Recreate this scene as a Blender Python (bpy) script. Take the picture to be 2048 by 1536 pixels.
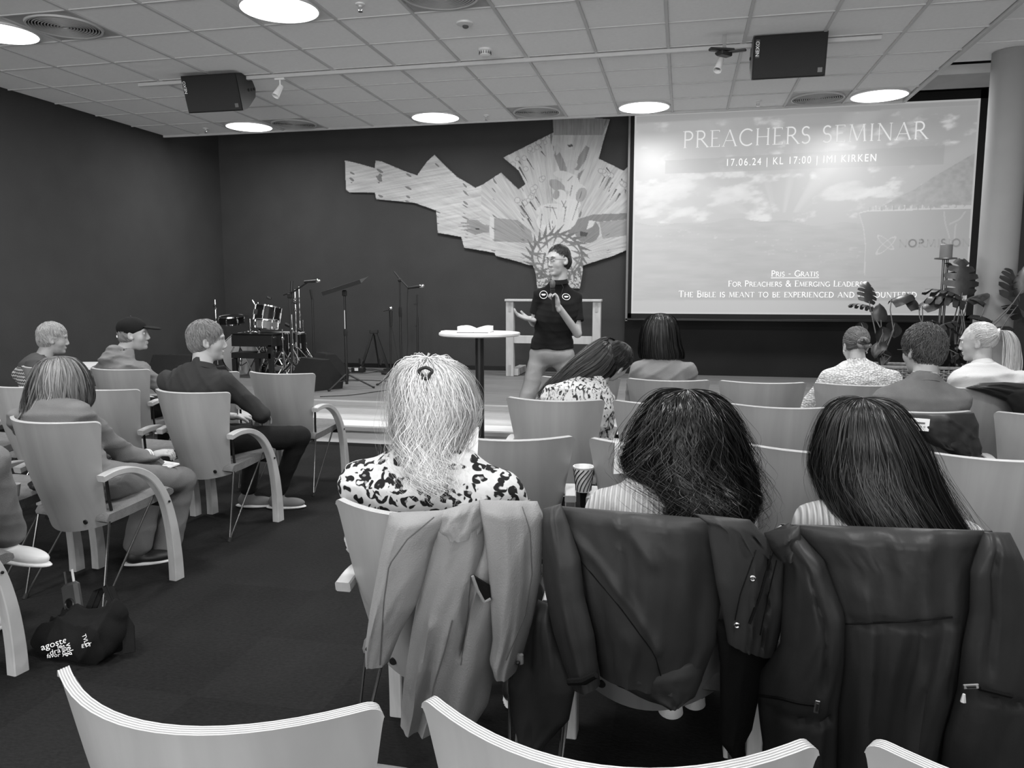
import bpy, math, random
import numpy as np
from mathutils import Vector, Matrix
random.seed(7); rng = np.random.RandomState(7)
for o in list(bpy.data.objects): bpy.data.objects.remove(o)
SC = bpy.context.scene
COL = SC.collection
PI = math.pi

# ------------------------------------------------------------------ camera
CAM = np.array([1.971, -9.2373, 1.46]); YAW = .2156541; PITCH = .12113015; FPX = 1550.57
CEIL = 3.4551
cam_d = bpy.data.cameras.new('camera'); cam = bpy.data.objects.new('camera', cam_d); COL.objects.link(cam)
cam.location = CAM; cam.rotation_euler = (PI/2 - PITCH, 0, YAW)
cam_d.sensor_width = 36; cam_d.lens = FPX*36/2048; cam_d.clip_start = .02
SC.camera = cam

# ------------------------------------------------------------------ world, light, exposure
SC.view_settings.view_transform = 'Standard'; SC.view_settings.look = 'None'
SC.view_settings.gamma = 1; SC.view_settings.exposure = 0.0; SC.view_settings.use_curve_mapping = False
W = bpy.data.worlds.new('world'); SC.world = W; W.use_nodes = True
W.node_tree.nodes['Background'].inputs[0].default_value = (.8, .8, .8, 1)
W.node_tree.nodes['Background'].inputs[1].default_value = 1.3
LAMP_W = 54.0
def area(name, loc, rot, sx, sy, power, shape='RECTANGLE'):
    d = bpy.data.lights.new(name, 'AREA'); d.shape = shape; d.size = sx; d.size_y = sy; d.energy = power
    o = bpy.data.objects.new(name, d); COL.objects.link(o); o.location = loc; o.rotation_euler = rot; return o
# daylight from the windows in the wall behind the photographer
area('rear_window_daylight', (.4, -13.2, 1.7), (PI/2 + .38, 0, 0), 9.0, 2.2, 340)
LX = (-3.3, -.9, 1.5, 3.9); LY = (-.3, -3.9, -7.5)
for yy in LY:
    for xx in LX:
        area('downlight', (xx, yy, CEIL - .02), (0, 0, 0), .54, .54, LAMP_W, 'DISK')

# ------------------------------------------------------------------ helpers
def _unit(v):
    v = np.asarray(v, float); n = np.linalg.norm(v); return v/n if n > 1e-12 else v
_f = np.array([-math.sin(YAW)*math.cos(PITCH), math.cos(YAW)*math.cos(PITCH), -math.sin(PITCH)])
_r = np.array([math.cos(YAW), math.sin(YAW), 0]); _u = np.cross(_r, _f)
def ray(x, y): return _f + _r*(x-1024)/FPX - _u*(y-768)/FPX
def aty(x, y, Y): d = ray(x, y); return CAM + d*((Y-CAM[1])/d[1])     # photo point -> where its ray meets the plane y = Y
def atz(x, y, Z=0): d = ray(x, y); return CAM + d*((Z-CAM[2])/d[2])
def atd(x, y, t): return CAM + ray(x, y)*t

def setp(o, label=None, cat=None, group=None, kind=None):
    if label: o['label'] = label
    if cat: o['category'] = cat
    if group: o['group'] = group
    if kind: o['kind'] = kind
    return o
def empty(name, loc=(0, 0, 0), rz=0, label=None, cat=None, group=None):
    o = bpy.data.objects.new(name, None); COL.objects.link(o); o.location = loc; o.rotation_euler = (0, 0, rz)
    o.empty_display_size = .1
    return setp(o, label, cat, group)
def link_mesh(name, me, mat=None, parent=None, smooth=None):
    if mat is not None: me.materials.append(mat)
    if smooth is not None:
        me.shade_smooth()
        if smooth < 170: me.set_sharp_from_angle(angle=math.radians(smooth))
    o = bpy.data.objects.new(name, me); COL.objects.link(o)
    if parent is not None: o.parent = parent
    return o
def np_mesh(name, V, F):
    """V (n,3); F (m,3) or (m,4) int array"""
    V = np.ascontiguousarray(V, np.float32); F = np.ascontiguousarray(F, np.int32)
    me = bpy.data.meshes.new(name); k = F.shape[1]
    me.vertices.add(len(V)); me.vertices.foreach_set('co', V.ravel())
    me.loops.add(F.size); me.loops.foreach_set('vertex_index', F.ravel())
    me.polygons.add(len(F)); me.polygons.foreach_set('loop_start', np.arange(0, F.size, k, dtype=np.int32))
    me.update(calc_edges=True); me.validate()
    return me
class MB:
    def __init__(s): s.v = []; s.f = []
    def add(s, vs, fs):
        n = len(s.v); s.v += [tuple(map(float, p)) for p in vs]; s.f += [tuple(i+n for i in f) for f in fs]; return s
    def box(s, c, d, rot=None, bev=0):
        x, y, z = [q/2 for q in d]
        if bev:
            b = min(bev, x*.9, y*.9, z*.9); vs = []
            pts = []
            for sz in (-1, 1):
                for (a, bb) in ((x-b, y), (x, y-b)): pass
            ring = [(x-b, y), (-(x-b), y), (-x, y-b), (-x, -(y-b)), (-(x-b), -y), (x-b, -y), (x, -(y-b)), (x, y-b)]
            lay = [(-z, b), (-z+b, 0), (z-b, 0), (z, b)]
            for zz, ins in lay:
                for px, py in ring:
                    sx = (abs(x)-ins)/abs(x); sy = (abs(y)-ins)/abs(y)
                    vs.append((px*sx, py*sy, zz))
            fs = []
            for L in range(3):
                for i in range(8):
                    j = (i+1) % 8; fs.append((L*8+i, L*8+j, L*8+8+j, L*8+8+i))
            fs.append(tuple(range(7, -1, -1))); fs.append(tuple(range(24, 32)))
        else:
            vs = [(i, j, k) for k in (-z, z) for j in (-y, y) for i in (-x, x)]
            fs = [(0, 2, 3, 1), (4, 5, 7, 6), (0, 1, 5, 4), (2, 6, 7, 3), (0, 4, 6, 2), (1, 3, 7, 5)]
        M = np.eye(3) if rot is None else np.array(rot if not isinstance(rot, (int, float)) else Matrix.Rotation(rot, 3, 'Z'))
        return s.add([M @ np.array(p) + np.array(c) for p in vs], fs)
    def tube(s, pts, r, n=8, flat=None, cap=True):
        P = [np.array(p, float) for p in pts]; m = len(P)
        R = [r]*m if np.isscalar(r) else list(r)
        T = [_unit((P[min(i+1, m-1)]-P[i-1] if i else P[1]-P[0])) for i in range(m)]
        ref = np.array([0, 0, 1.]) if abs(T[0][2]) < .9 else np.array([1., 0, 0])
        u = _unit(np.cross(T[0], ref)); vs = []
        for i in range(m):
            u = _unit(u - T[i]*np.dot(u, T[i])); w = np.cross(T[i], u)
            for k in range(n):
                a = 2*PI*k/n; vs.append(P[i] + R[i]*(math.cos(a)*u + math.sin(a)*w))
        fs = [(i*n+k, i*n+(k+1) % n, (i+1)*n+(k+1) % n, (i+1)*n+k) for i in range(m-1) for k in range(n)]
        if cap: fs += [tuple(range(n-1, -1, -1)), tuple(range((m-1)*n, m*n))]
        return s.add(vs, fs)
    def cyl(s, c, r, h, n=24, r2=None):
        c = np.array(c, float); return s.tube([c, c+np.array([0, 0, h])], [r, r if r2 is None else r2], n)
    def lathe(s, prof, c=(0, 0, 0), n=24, M=None):
        vs = []; m = len(prof); M = np.eye(3) if M is None else np.array(M)
        for (r, z) in prof:
            for k in range(n):
                a = 2*PI*k/n; vs.append(M @ np.array([r*math.cos(a), r*math.sin(a), z]) + np.array(c))
        fs = [(i*n+k, i*n+(k+1) % n, (i+1)*n+(k+1) % n, (i+1)*n+k) for i in range(m-1) for k in range(n)]
        if prof[0][0] > 1e-6: fs.append(tuple(range(n-1, -1, -1)))
        if prof[-1][0] > 1e-6: fs.append(tuple(range((m-1)*n, m*n)))
        return s.add(vs, fs)
    def prism(s, poly, a, b, M=None, c=(0, 0, 0)):
        """poly in (x,z); extruded along y from a to b"""
        M = np.eye(3) if M is None else np.array(M); n = len(poly)
        vs = [M @ np.array([x, a, z])+np.array(c) for x, z in poly] + [M @ np.array([x, b, z])+np.array(c) for x, z in poly]
        fs = [(i, (i+1) % n, n+(i+1) % n, n+i) for i in range(n)] + [tuple(range(n-1, -1, -1)), tuple(range(n, 2*n))]
        return s.add(vs, fs)
    def ball(s, c, r, n=12, m=8, M=None):
        r = np.array([r]*3 if np.isscalar(r) else r, float); M = np.eye(3) if M is None else np.array(M)
        vs = []; c = np.array(c, float)
        for i in range(m+1):
            t = PI*i/m
            for k in range(n):
                a = 2*PI*k/n; vs.append(c + M @ (r*np.array([math.sin(t)*math.cos(a), math.sin(t)*math.sin(a), -math.cos(t)])))
        fs = [(i*n+k, i*n+(k+1) % n, (i+1)*n+(k+1) % n, (i+1)*n+k) for i in range(m) for k in range(n)]
        return s.add(vs, fs)
    def build(s, name, mat, parent=None, smooth=35, kind=None, label=None):
        me = bpy.data.meshes.new(name); me.from_pydata(s.v, [], s.f); me.validate()
        import bmesh
        bm = bmesh.new(); bm.from_mesh(me)
        bmesh.ops.remove_doubles(bm, verts=bm.verts, dist=1e-6)
        bmesh.ops.recalc_face_normals(bm, faces=bm.faces); bm.to_mesh(me); bm.free()
        o = link_mesh(name, me, mat, parent, smooth)
        return setp(o, label, kind=kind)
def copy_tree(o, parent=None):
    c = o.copy(); COL.objects.link(c)
    if parent is not None: c.parent = parent
    for ch in list(o.children): copy_tree(ch, c)
    return c
def euler(a, b, c): return np.array(Matrix.Rotation(c, 3, 'Z') @ Matrix.Rotation(b, 3, 'Y') @ Matrix.Rotation(a, 3, 'X'))

# ------------------------------------------------------------------ materials
def mat(name, g, rough=.6, metal=0., bump=None, noise=None, spec=.5, emit=None, nodes=None, sheen=0):
    """grey procedural material. noise = (scale, amount, stretch(x,y,z)); bump = (scale, strength, stretch)"""
    m = bpy.data.materials.new(name); m.use_nodes = True; nt = m.node_tree; N = nt.nodes; L = nt.links
    b = N['Principled BSDF']; b.inputs['Base Color'].default_value = (g, g, g, 1); b.inputs['Roughness'].default_value = rough
    b.inputs['Metallic'].default_value = metal; b.inputs['Specular IOR Level'].default_value = spec
    if sheen: b.inputs['Sheen Weight'].default_value = sheen
    tc = N.new('ShaderNodeTexCoord')
    def nz(sc, st, det=4):
        mp = N.new('ShaderNodeMapping'); mp.inputs['Scale'].default_value = st; L.new(tc.outputs['Object'], mp.inputs[0])
        n = N.new('ShaderNodeTexNoise'); n.inputs['Scale'].default_value = sc; n.inputs['Detail'].default_value = det
        L.new(mp.outputs[0], n.inputs[0]); return n.outputs['Fac']
    if noise:
        sc, am, st = noise if len(noise) == 3 else (noise[0], noise[1], (1, 1, 1))
        r = N.new('ShaderNodeMapRange'); L.new(nz(sc, st), r.inputs[0]); r.inputs[1].default_value = .3; r.inputs[2].default_value = .7
        r.inputs[3].default_value = g*(1-am); r.inputs[4].default_value = g*(1+am); L.new(r.outputs[0], b.inputs['Base Color'])
    if bump:
        sc, am, st = bump if len(bump) == 3 else (bump[0], bump[1], (1, 1, 1))
        bp = N.new('ShaderNodeBump'); bp.inputs['Strength'].default_value = am; bp.inputs['Distance'].default_value = .01
        L.new(nz(sc, st), bp.inputs['Height']); L.new(bp.outputs[0], b.inputs['Normal'])
    if emit: b.inputs['Emission Color'].default_value = (1, 1, 1, 1); b.inputs['Emission Strength'].default_value = emit
    if nodes: nodes(m, N, L, b, tc)
    return m
M_wall = mat('dark_wall_textile', .046, .95, noise=(3, .06), bump=(220, .25), spec=.1)
M_black_panel = mat('black_wall_paint', .012, .8, noise=(2, .2), spec=.2)
M_tile = mat('ceiling_tile', .93, .9, noise=(30, .02), bump=(300, .1), spec=.2)
M_grid = mat('ceiling_grid_metal', .60, .5, noise=(8, .03))
M_white = mat('white_plastic', .75, .4, noise=(9, .03))
M_lens = mat('lamp_lens', .9, .5, emit=4, noise=(9, .01))
M_vent = mat('vent_metal', .42, .5, noise=(14, .05))
M_black = mat('black_plastic', .012, .45, noise=(20, .2))
M_black_r = mat('black_rubber', .01, .8, noise=(20, .2))
M_grille = mat('speaker_grille', .009, .6, bump=(500, .5))
M_chrome = mat('chrome', .75, .12, 1., noise=(9, .03))
M_blackmetal = mat('black_metal', .02, .3, .6, noise=(9, .1))
M_plaster = mat('column_plaster', .27, .8, noise=(5, .03))
M_beam = mat('beam_paint', .45, .8, noise=(5, .05))
M_duct = mat('duct_metal', .12, .5, .3, noise=(5, .1))
M_letter = mat('white_print', .85, .6, noise=(50, .02))
M_paper = mat('paper', .85, .7, noise=(60, .02))
def wood(name, g, am=.12, scale=1.0, rough=.45, st=(40, 6, 2.2)):
    def nd(m, N, L, b, tc):
        mp = N.new('ShaderNodeMapping'); mp.inputs['Scale'].default_value = tuple(scale*q for q in st); L.new(tc.outputs['Object'], mp.inputs[0])
        n = N.new('ShaderNodeTexNoise'); n.inputs['Scale'].default_value = 1.3; n.inputs['Detail'].default_value = 6; n.inputs['Distortion'].default_value = .6
        L.new(mp.outputs[0], n.inputs[0])
        oi = N.new('ShaderNodeObjectInfo'); ad = N.new('ShaderNodeMath'); ad.operation = 'MULTIPLY_ADD'
        L.new(oi.outputs['Random'], ad.inputs[0]); ad.inputs[1].default_value = .18; L.new(n.outputs['Fac'], ad.inputs[2])
        r = N.new('ShaderNodeMapRange'); L.new(ad.outputs[0], r.inputs[0]); r.inputs[1].default_value = .35; r.inputs[2].default_value = .85
        r.inputs[3].default_value = g*(1-am); r.inputs[4].default_value = g*(1+am); L.new(r.outputs[0], b.inputs['Base Color'])
    return mat(name, g, rough, nodes=nd)
M_shell = wood('beech_veneer', .30, .13, 1.0, .42, st=(11, 3, 1.0))
M_edge = wood('beech_plywood_edge', .48, .10, 1.0, .5, st=(3, 60, 160))
M_arm = wood('bent_beech', .42, .12, 1.0, .4, st=(30, 6, 6))
M_stage = wood('stage_parquet', .13, .22, 1.0, .6, st=(1.2, 16, 4))
M_step = wood('light_step_wood', .70, .07, 1.0, .4, st=(1.6, 10, 10))
M_nose = wood('stage_nosing', .30, .15, 1.0, .4, st=(2, 12, 12))
M_altar = wood('altar_pine', .42, .12, 1.0, .5, st=(10, 10, 3))
def carpet_nodes(m, N, L, b, tc):
    n = N.new('ShaderNodeTexNoise'); n.inputs['Scale'].default_value = 55; n.inputs['Detail'].default_value = 8
    mp = N.new('ShaderNodeMapping'); mp.inputs['Scale'].default_value = (1, 2.2, 1)
    g = N.new('ShaderNodeNewGeometry'); L.new(g.outputs['Position'], mp.inputs[0]); L.new(mp.outputs[0], n.inputs[0])
    n2 = N.new('ShaderNodeTexNoise'); n2.inputs['Scale'].default_value = 2.4; L.new(g.outputs['Position'], n2.inputs[0])
    oi = N.new('ShaderNodeObjectInfo')
    a = N.new('ShaderNodeMath'); a.operation = 'MULTIPLY_ADD'; L.new(oi.outputs['Random'], a.inputs[0]); a.inputs[1].default_value = .22; L.new(n.outputs['Fac'], a.inputs[2])
    a2 = N.new('ShaderNodeMath'); a2.operation = 'MULTIPLY_ADD'; L.new(n2.outputs['Fac'], a2.inputs[0]); a2.inputs[1].default_value = .25; L.new(a.outputs[0], a2.inputs[2])
    r = N.new('ShaderNodeMapRange'); L.new(a2.outputs[0], r.inputs[0]); r.inputs[1].default_value = .35; r.inputs[2].default_value = 1.0
    r.inputs[3].default_value = .007; r.inputs[4].default_value = .019; L.new(r.outputs[0], b.inputs['Base Color'])
    bp = N.new('ShaderNodeBump'); bp.inputs['Strength'].default_value = .5; bp.inputs['Distance'].default_value = .006
    L.new(n.outputs['Fac'], bp.inputs['Height']); L.new(bp.outputs[0], b.inputs['Normal'])
M_carpet = mat('carpet', .03, .95, nodes=carpet_nodes, spec=.1)
M_seatfab = mat('seat_fabric', .17, .95, noise=(40, .10), bump=(200, .4), spec=.1)
def vcol_mat(name, emit=0., rough=.8, base=1.0, bump=None):
    def nd(m, N, L, b, tc):
        a = N.new('ShaderNodeAttribute'); a.attribute_name = 'tone'
        mu = N.new('ShaderNodeMath'); mu.operation = 'MULTIPLY'; mu.inputs[1].default_value = base; L.new(a.outputs['Fac'], mu.inputs[0])
        L.new(mu.outputs[0], b.inputs['Base Color'])
        if emit:
            L.new(a.outputs['Fac'], b.inputs['Emission Color']); b.inputs['Emission Strength'].default_value = emit
        if bump:
            w = N.new('ShaderNodeTexNoise'); w.inputs['Scale'].default_value = bump
            bp = N.new('ShaderNodeBump'); bp.inputs['Strength'].default_value = .4; bp.inputs['Distance'].default_value = .01
            L.new(tc.outputs['Object'], w.inputs[0]); L.new(w.outputs['Fac'], bp.inputs['Height']); L.new(bp.outputs[0], b.inputs['Normal'])
    return mat(name, .5, rough, nodes=nd, spec=.2)
def tone_attr(me, vals):
    a = me.attributes.new('tone', 'FLOAT', 'POINT'); a.data.foreach_set('value', np.ascontiguousarray(vals, np.float32))

# ------------------------------------------------------------------ the room
XL, YB, YF, STG = -4.722, 1.25, -11.5, .34
XR = 6.6
b = MB().box(((XL+XR)/2, (YF+YB)/2, -.06), (XR-XL+.4, YB-YF+.4, .1)); floor = b.build('floor', M_carpet, kind='structure')
ct = MB().box((0, 0, -.004), (.4998, .4998, .012))
ct0 = None
for i in range(18):
    for j in range(15):
        loc = (XL+.25+.5*i, -2.65-.5*j, 0)
        if i > 16 and j > 12: continue
        if ct0 is None: ct0 = ct.build('carpet_tile', M_carpet, floor, smooth=None); o = ct0
        else: o = ct0.copy(); COL.objects.link(o)
        o.location = loc
b = MB().box((XL-.1, (YF+YB)/2, 2.1), (.2, YB-YF+.4, 4.2)); b.build('wall_left', M_wall, kind='structure')
b = MB().box(((XL+XR)/2, YB+.1, 2.1), (XR-XL+.4, .2, 4.2)); wall_back = b.build('wall_back', M_wall, kind='structure')
MB().box(((1.22+5.75)/2, YB-.012, (STG+4.15)/2), (5.75-1.22, .02, 4.15-STG)).build('wall_panel', M_black_panel, wall_back, label='black painted wall section behind the screen')
MB().box((XR+.1, (YF+YB)/2, 2.1), (.2, YB-YF+.4, 4.2)).build('wall_right', M_plaster, kind='structure')
MB().box(((XL+XR)/2, YB-.1+.4*0, 4.25), (XR-XL+.4, 3.2, .06)).build('ceiling_void', M_black_panel, kind='structure')
MB().box(((XL+1.2)/2, YB-.008, STG+.03), (1.2-XL, .016, .06)).build('baseboard_back', M_blackmetal, kind='structure')
MB().box((XL+.008, (YF-1.96)/2, .03), (.016, -1.96-YF, .06)).build('baseboard_left', M_blackmetal, kind='structure')
# ceiling: slab above, a tile for every 600 mm cell, T bars between them
ceiling = MB().box(((XL+4.2)/2, YF/2, CEIL+.06), (4.2-XL, -YF, .05)).build('ceiling', M_tile, kind='structure')
tile0 = MB().box((0, 0, .012), (.578, .578, .018), bev=.003).build('ceiling_tile', M_tile, ceiling, smooth=None)
edge0 = MB().box((0, 0, .012), (.50, .578, .018), bev=.003).build('ceiling_tile', M_tile, ceiling, smooth=None)
LAMPC = {(round(x/.6-.5), round(-y/.6-.5)) for x in LX for y in LY}
VENTC = {(-5, 0), (0, 0), (5, 0), (-5, 6), (0, 6), (5, 6)}
t_used = e_used = False
for i in range(-8, 7):
    for j in range(0, 18):
        if (i, j) in LAMPC or (i, j) in VENTC: continue
        src = edge0 if i == -8 else tile0
        if (i == -8 and e_used) or (i > -8 and t_used): o = src.copy(); COL.objects.link(o)
        else: o = src
        if i == -8: e_used = True
        else: t_used = True
        o.location = ((XL-4.2)/2 if i == -8 else .6*i+.3, -.6*j-.3, CEIL)
bar_y = MB().box((0, -5.4, .006), (.022, 10.8, .02)).build('grid_runner', M_grid, ceiling, smooth=None)
for i in range(-7, 7):
    o = bar_y if i == -7 else bar_y.copy()
    if i != -7: COL.objects.link(o)
    o.location = (.6*i, 0, CEIL-.004)
bar_x = MB().box(((XL+4.2)/2, 0, .006), (4.2-XL, .016, .016)).build('grid_crossbar', M_grid, ceiling, smooth=None)
for j in range(1, 18):
    o = bar_x if j == 1 else bar_x.copy()
    if j != 1: COL.objects.link(o)
    o.location = (0, -.6*j, CEIL-.002)
MB().box(((XL+4.2)/2, .012, CEIL+.03), (4.2-XL, .03, .10)).build('ceiling_edge_trim', M_grid, ceiling)
MB().box((4.215, -5.4, CEIL+.03), (.03, 10.85, .10)).build('ceiling_edge_trim', M_grid, ceiling)
# side ceiling by the column, a little higher, with the open gap, duct and board towards the stage
H2 = 3.555
cs = MB().box(((4.23+XR)/2, (-1.0+YF)/2, H2+.04), (XR-4.23, -1.0-YF, .05)).build('ceiling_side', M_tile, kind='structure')
for i in range(4):
    for j in range(12):
        w = .58
        o = tile0.copy(); COL.objects.link(o); o.parent = cs; o.name = 'ceiling_tile'; o.location = (4.55+.6*i, -1.3-.6*j, H2)
        if 4.55+.6*i+.3 > XR: o.scale = (.75, 1, 1); o.location.x = 4.55+.6*i-.08
MB().box(((4.23+XR)/2, -.26, H2+.05), (XR-4.23, .6, .09)).build('trim_1', M_beam, kind='structure')
MB().box((5.2, -.27, H2-.002), (.35, .012, .012)).build('trim_slot', M_duct, kind='structure')
dd = empty('air_duct', (0, 0, 0), 0, 'dark round air duct in the gap above the side ceiling near the column', 'air duct')
MB().tube([(4.0, -.9, 3.86), (5.3, -.9, 3.86)], .16, 24).build('duct_pipe', M_duct, dd)
MB().tube([(5.3, -.9, 3.86), (XR-.02, -.9, 3.86)], .16, 24).build('duct_pipe', M_duct, dd)
MB().tube([(5.27, -.9, 3.86), (5.33, -.9, 3.86)], .175, 24).build('duct_collar', M_duct, dd)
MB().box((5.22, -.8, 3.64), (.05, .05, .16)).build('duct_hanger', M_duct, dd)
col_o = MB().cyl((4.775, -1.27, 0), .162, H2, 48).build('column', M_plaster, kind='structure')
# stage and steps
stage = MB().box(((XL+XR)/2, (YB-1.95)/2, STG/2-.02), (XR-XL, YB+1.95, STG-.02)).build('stage', M_step, kind='structure')
for k in range(16):                      # floor boards of the stage
    y0 = -2.0+.2031*k
    MB().box(((XL+XR)/2, y0+.1, STG-.014), (XR-XL, .2, .026), bev=.0015).build('floor_board', M_stage, stage, smooth=None)
for k in range(5): MB().box((XL+1.13+2.264*k, -1.975, STG-.024), (2.262, .07, .05), bev=.004).build('nosing', M_nose, stage)
step = MB().box(((XL+XR)/2, (-1.9-2.42)/2, .07), (XR-XL, .52, .14)).build('stage_step', M_step, kind='structure')
for k in range(5):
    MB().box((XL+1.13+2.264*k, -2.18, .152), (2.262, .46, .026), bev=.003).build('step_board', M_step, step, smooth=None)
    MB().box((XL+1.13+2.264*k, -2.43, .145), (2.262, .06, .045), bev=.004).build('nosing', M_nose, step)
# ------------------------------------------------------------------ ceiling fittings
def ceiling_lamp(x, y, label):
    t = empty('ceiling_lamp', (x, y, CEIL), 0, label, 'ceiling lamp', 'round ceiling lamps')
    MB().box((0, 0, .012), (.58, .58, .016), bev=.003).build('lamp_panel', M_white, t, smooth=None)
    MB().lathe([(.285, .003), (.285, -.008), (.272, -.012), (.272, .003)], n=48).build('lamp_ring', M_white, t)
    MB().lathe([(.272, -.004), (.27, -.009), (.0, -.012)], n=48).build('lamp_lens', M_lens, t)
LL = {(-3.3, -.3): 'round ceiling lamp nearest the left wall, in the row over the stage', (-.9, -.3): 'round ceiling lamp over the left part of the wall tapestry',
      (1.5, -.3): 'round ceiling lamp above the left edge of the projection screen', (3.9, -.3): 'round ceiling lamp above the right half of the projection screen',
      (-3.3, -3.9): 'round ceiling lamp cut by the left edge of the photo', (-.9, -3.9): 'large round ceiling lamp at the top of the photo, right of the left loudspeaker'}
for yy in LY:
    for xx in LX: ceiling_lamp(xx, yy, LL.get((xx, yy), 'round ceiling lamp out of view behind the photographer'))
def vent(x, y, label):
    t = empty('ceiling_vent', (x, y, CEIL), 0, label, 'air vent', 'round perforated ceiling vents')
    MB().box((0, 0, .012), (.58, .58, .016), bev=.003).build('vent_panel', M_vent, t, smooth=None)
    MB().lathe([(.27, .003), (.265, -.01), (.25, -.01), (.25, .003)], n=48).build('vent_ring', M_grid, t)
    g = MB()
    for k in range(1, 12):
        r = .021*k; g.lathe([(r, .002), (r+.003, -.008), (r+.009, -.008), (r+.011, .002)], n=40)
    g.build('vent_louvre', M_vent, t, kind='stuff')
for (x, y, l) in ((-2.7, -3.9, 'round perforated ceiling vent at upper left, beside the lamp cut by the photo edge'), (.3, -3.9, 'round perforated ceiling vent cut by the top edge of the photo'),
                  (-2.7, -.3, 'round perforated ceiling vent right of the lamp nearest the left wall'), (.3, -.3, 'round perforated ceiling vent above the top of the tapestry'),
                  (3.3, -.3, 'round perforated ceiling vent above the screen title, left of the right lamp'), (3.3, -3.9, 'round perforated ceiling vent above the top edge of the photo')): vent(x, y, l)
def sprinkler(x, y, label):
    t = empty('sprinkler', (x, y, CEIL), 0, label, 'sprinkler', 'ceiling sprinklers')
    MB().lathe([(.035, .003), (.033, -.006), (.014, -.012), (.012, -.02)], n=20).build('rose', M_white, t)
    MB().tube([(-.012, 0, -.018), (-.014, 0, -.035), (0, 0, -.05)], .003, 6).tube([(.012, 0, -.018), (.014, 0, -.035), (0, 0, -.05)], .003, 6).build('frame', M_chrome, t)
    MB().lathe([(0, -.048), (.017, -.05), (.017, -.053), (0, -.054)], n=16).build('deflector', M_chrome, t)
for (x, y, l) in ((-.3, -3.86, 'ceiling sprinkler at the top edge right of the large lamp'), (-3.9, -.3, 'ceiling sprinkler left of the lamp nearest the left wall'),
                  (-.3, -.26, 'ceiling sprinkler right of the lamp over the tapestry'), (2.7, -.3, 'ceiling sprinkler above the screen title')): sprinkler(x, y, l)
t = empty('smoke_detector', (.3, -2.66, CEIL), 0, 'white ribbed smoke detector on the ceiling by the lighting rail', 'smoke detector')
MB().lathe([(.06, .003), (.06, -.012), (.05, -.016), (.045, -.045), (.03, -.055), (0, -.057)], n=28).build('body', M_white, t)
g = MB()
for k in range(16):
    a = 2*PI*k/16; g.box((.049*math.cos(a), .049*math.sin(a), -.03), (.008, .006, .02), rot=a)
g.build('slots', M_duct, t, kind='stuff')
t = empty('ceiling_sensor', (.31, -3.32, CEIL), 0, 'flat white round sensor on the ceiling beyond the top vent', 'sensor')
MB().lathe([(.065, .003), (.062, -.008), (.03, -.014), (0, -.014)], n=28).build('base', M_white, t)
MB().ball((0, .02, -.018), (.024, .03, .014)).build('eye', M_duct, t)
# lighting rail (runs left to right) and what hangs on it
rail = empty('lighting_rail', (0, -2.36, CEIL), 0, 'long thin white lighting rail along the ceiling', 'rail')
MB().box((.1, 0, -.02), (6.7, .035, .035), bev=.004).build('rail_bar', M_grid, rail)
for x in (-3.0, -1.2, .6, 2.4): MB().box((x, 0, -.002), (.05, .06, .006)).build('rail_clip', M_white, rail)
def spot(x, label, dark=False):
    t = empty('spotlight', (x, -2.36, CEIL-.038), 0, label, 'spotlight', 'white rail spotlights')
    mm = M_white
    MB().box((0, 0, -.01), (.10, .035, .02), bev=.004).build('adapter', mm, t)
    MB().tube([(0, 0, -.02), (0, 0, -.06), (.0, .02, -.08)], .008, 8).build('arm', mm, t)
    R = euler(-.5, .3, 0)
    MB().lathe([(0, 0), (.022, .002), (.028, -.06), (.036, -.12), (.032, -.12), (.026, -.07), (0, -.065)], c=(0, .02, -.07), n=20, M=R).build('lamp_head', mm, t)
    MB().lathe([(0, -.075), (.024, -.075), (.02, -.09), (0, -.092)], c=(0, .02, -.07), n=16, M=R).build('bulb', M_duct, t)
spot(-1.75, 'white rail spotlight right of the left ceiling loudspeaker')
spot(2.23, 'white rail spotlight just left of the right ceiling loudspeaker')
t = empty('projector_bracket', (2.24, -2.62, CEIL), 0, 'black clamp bracket hanging from the ceiling left of the right loudspeaker', 'bracket')
MB().box((0, 0, -.05), (.03, .03, .1)).build('post', M_chrome, t)
MB().box((-.02, 0, -.11), (.20, .05, .022), rot=.35, bev=.004).build('cross_arm', M_black, t)
MB().box((.05, .02, -.125), (.24, .035, .018), rot=-.25, bev=.004).build('cross_arm', M_black, t)
MB().box((0, 0, -.145), (.12, .07, .03), rot=.8, bev=.006).build('clamp', M_black, t)
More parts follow.
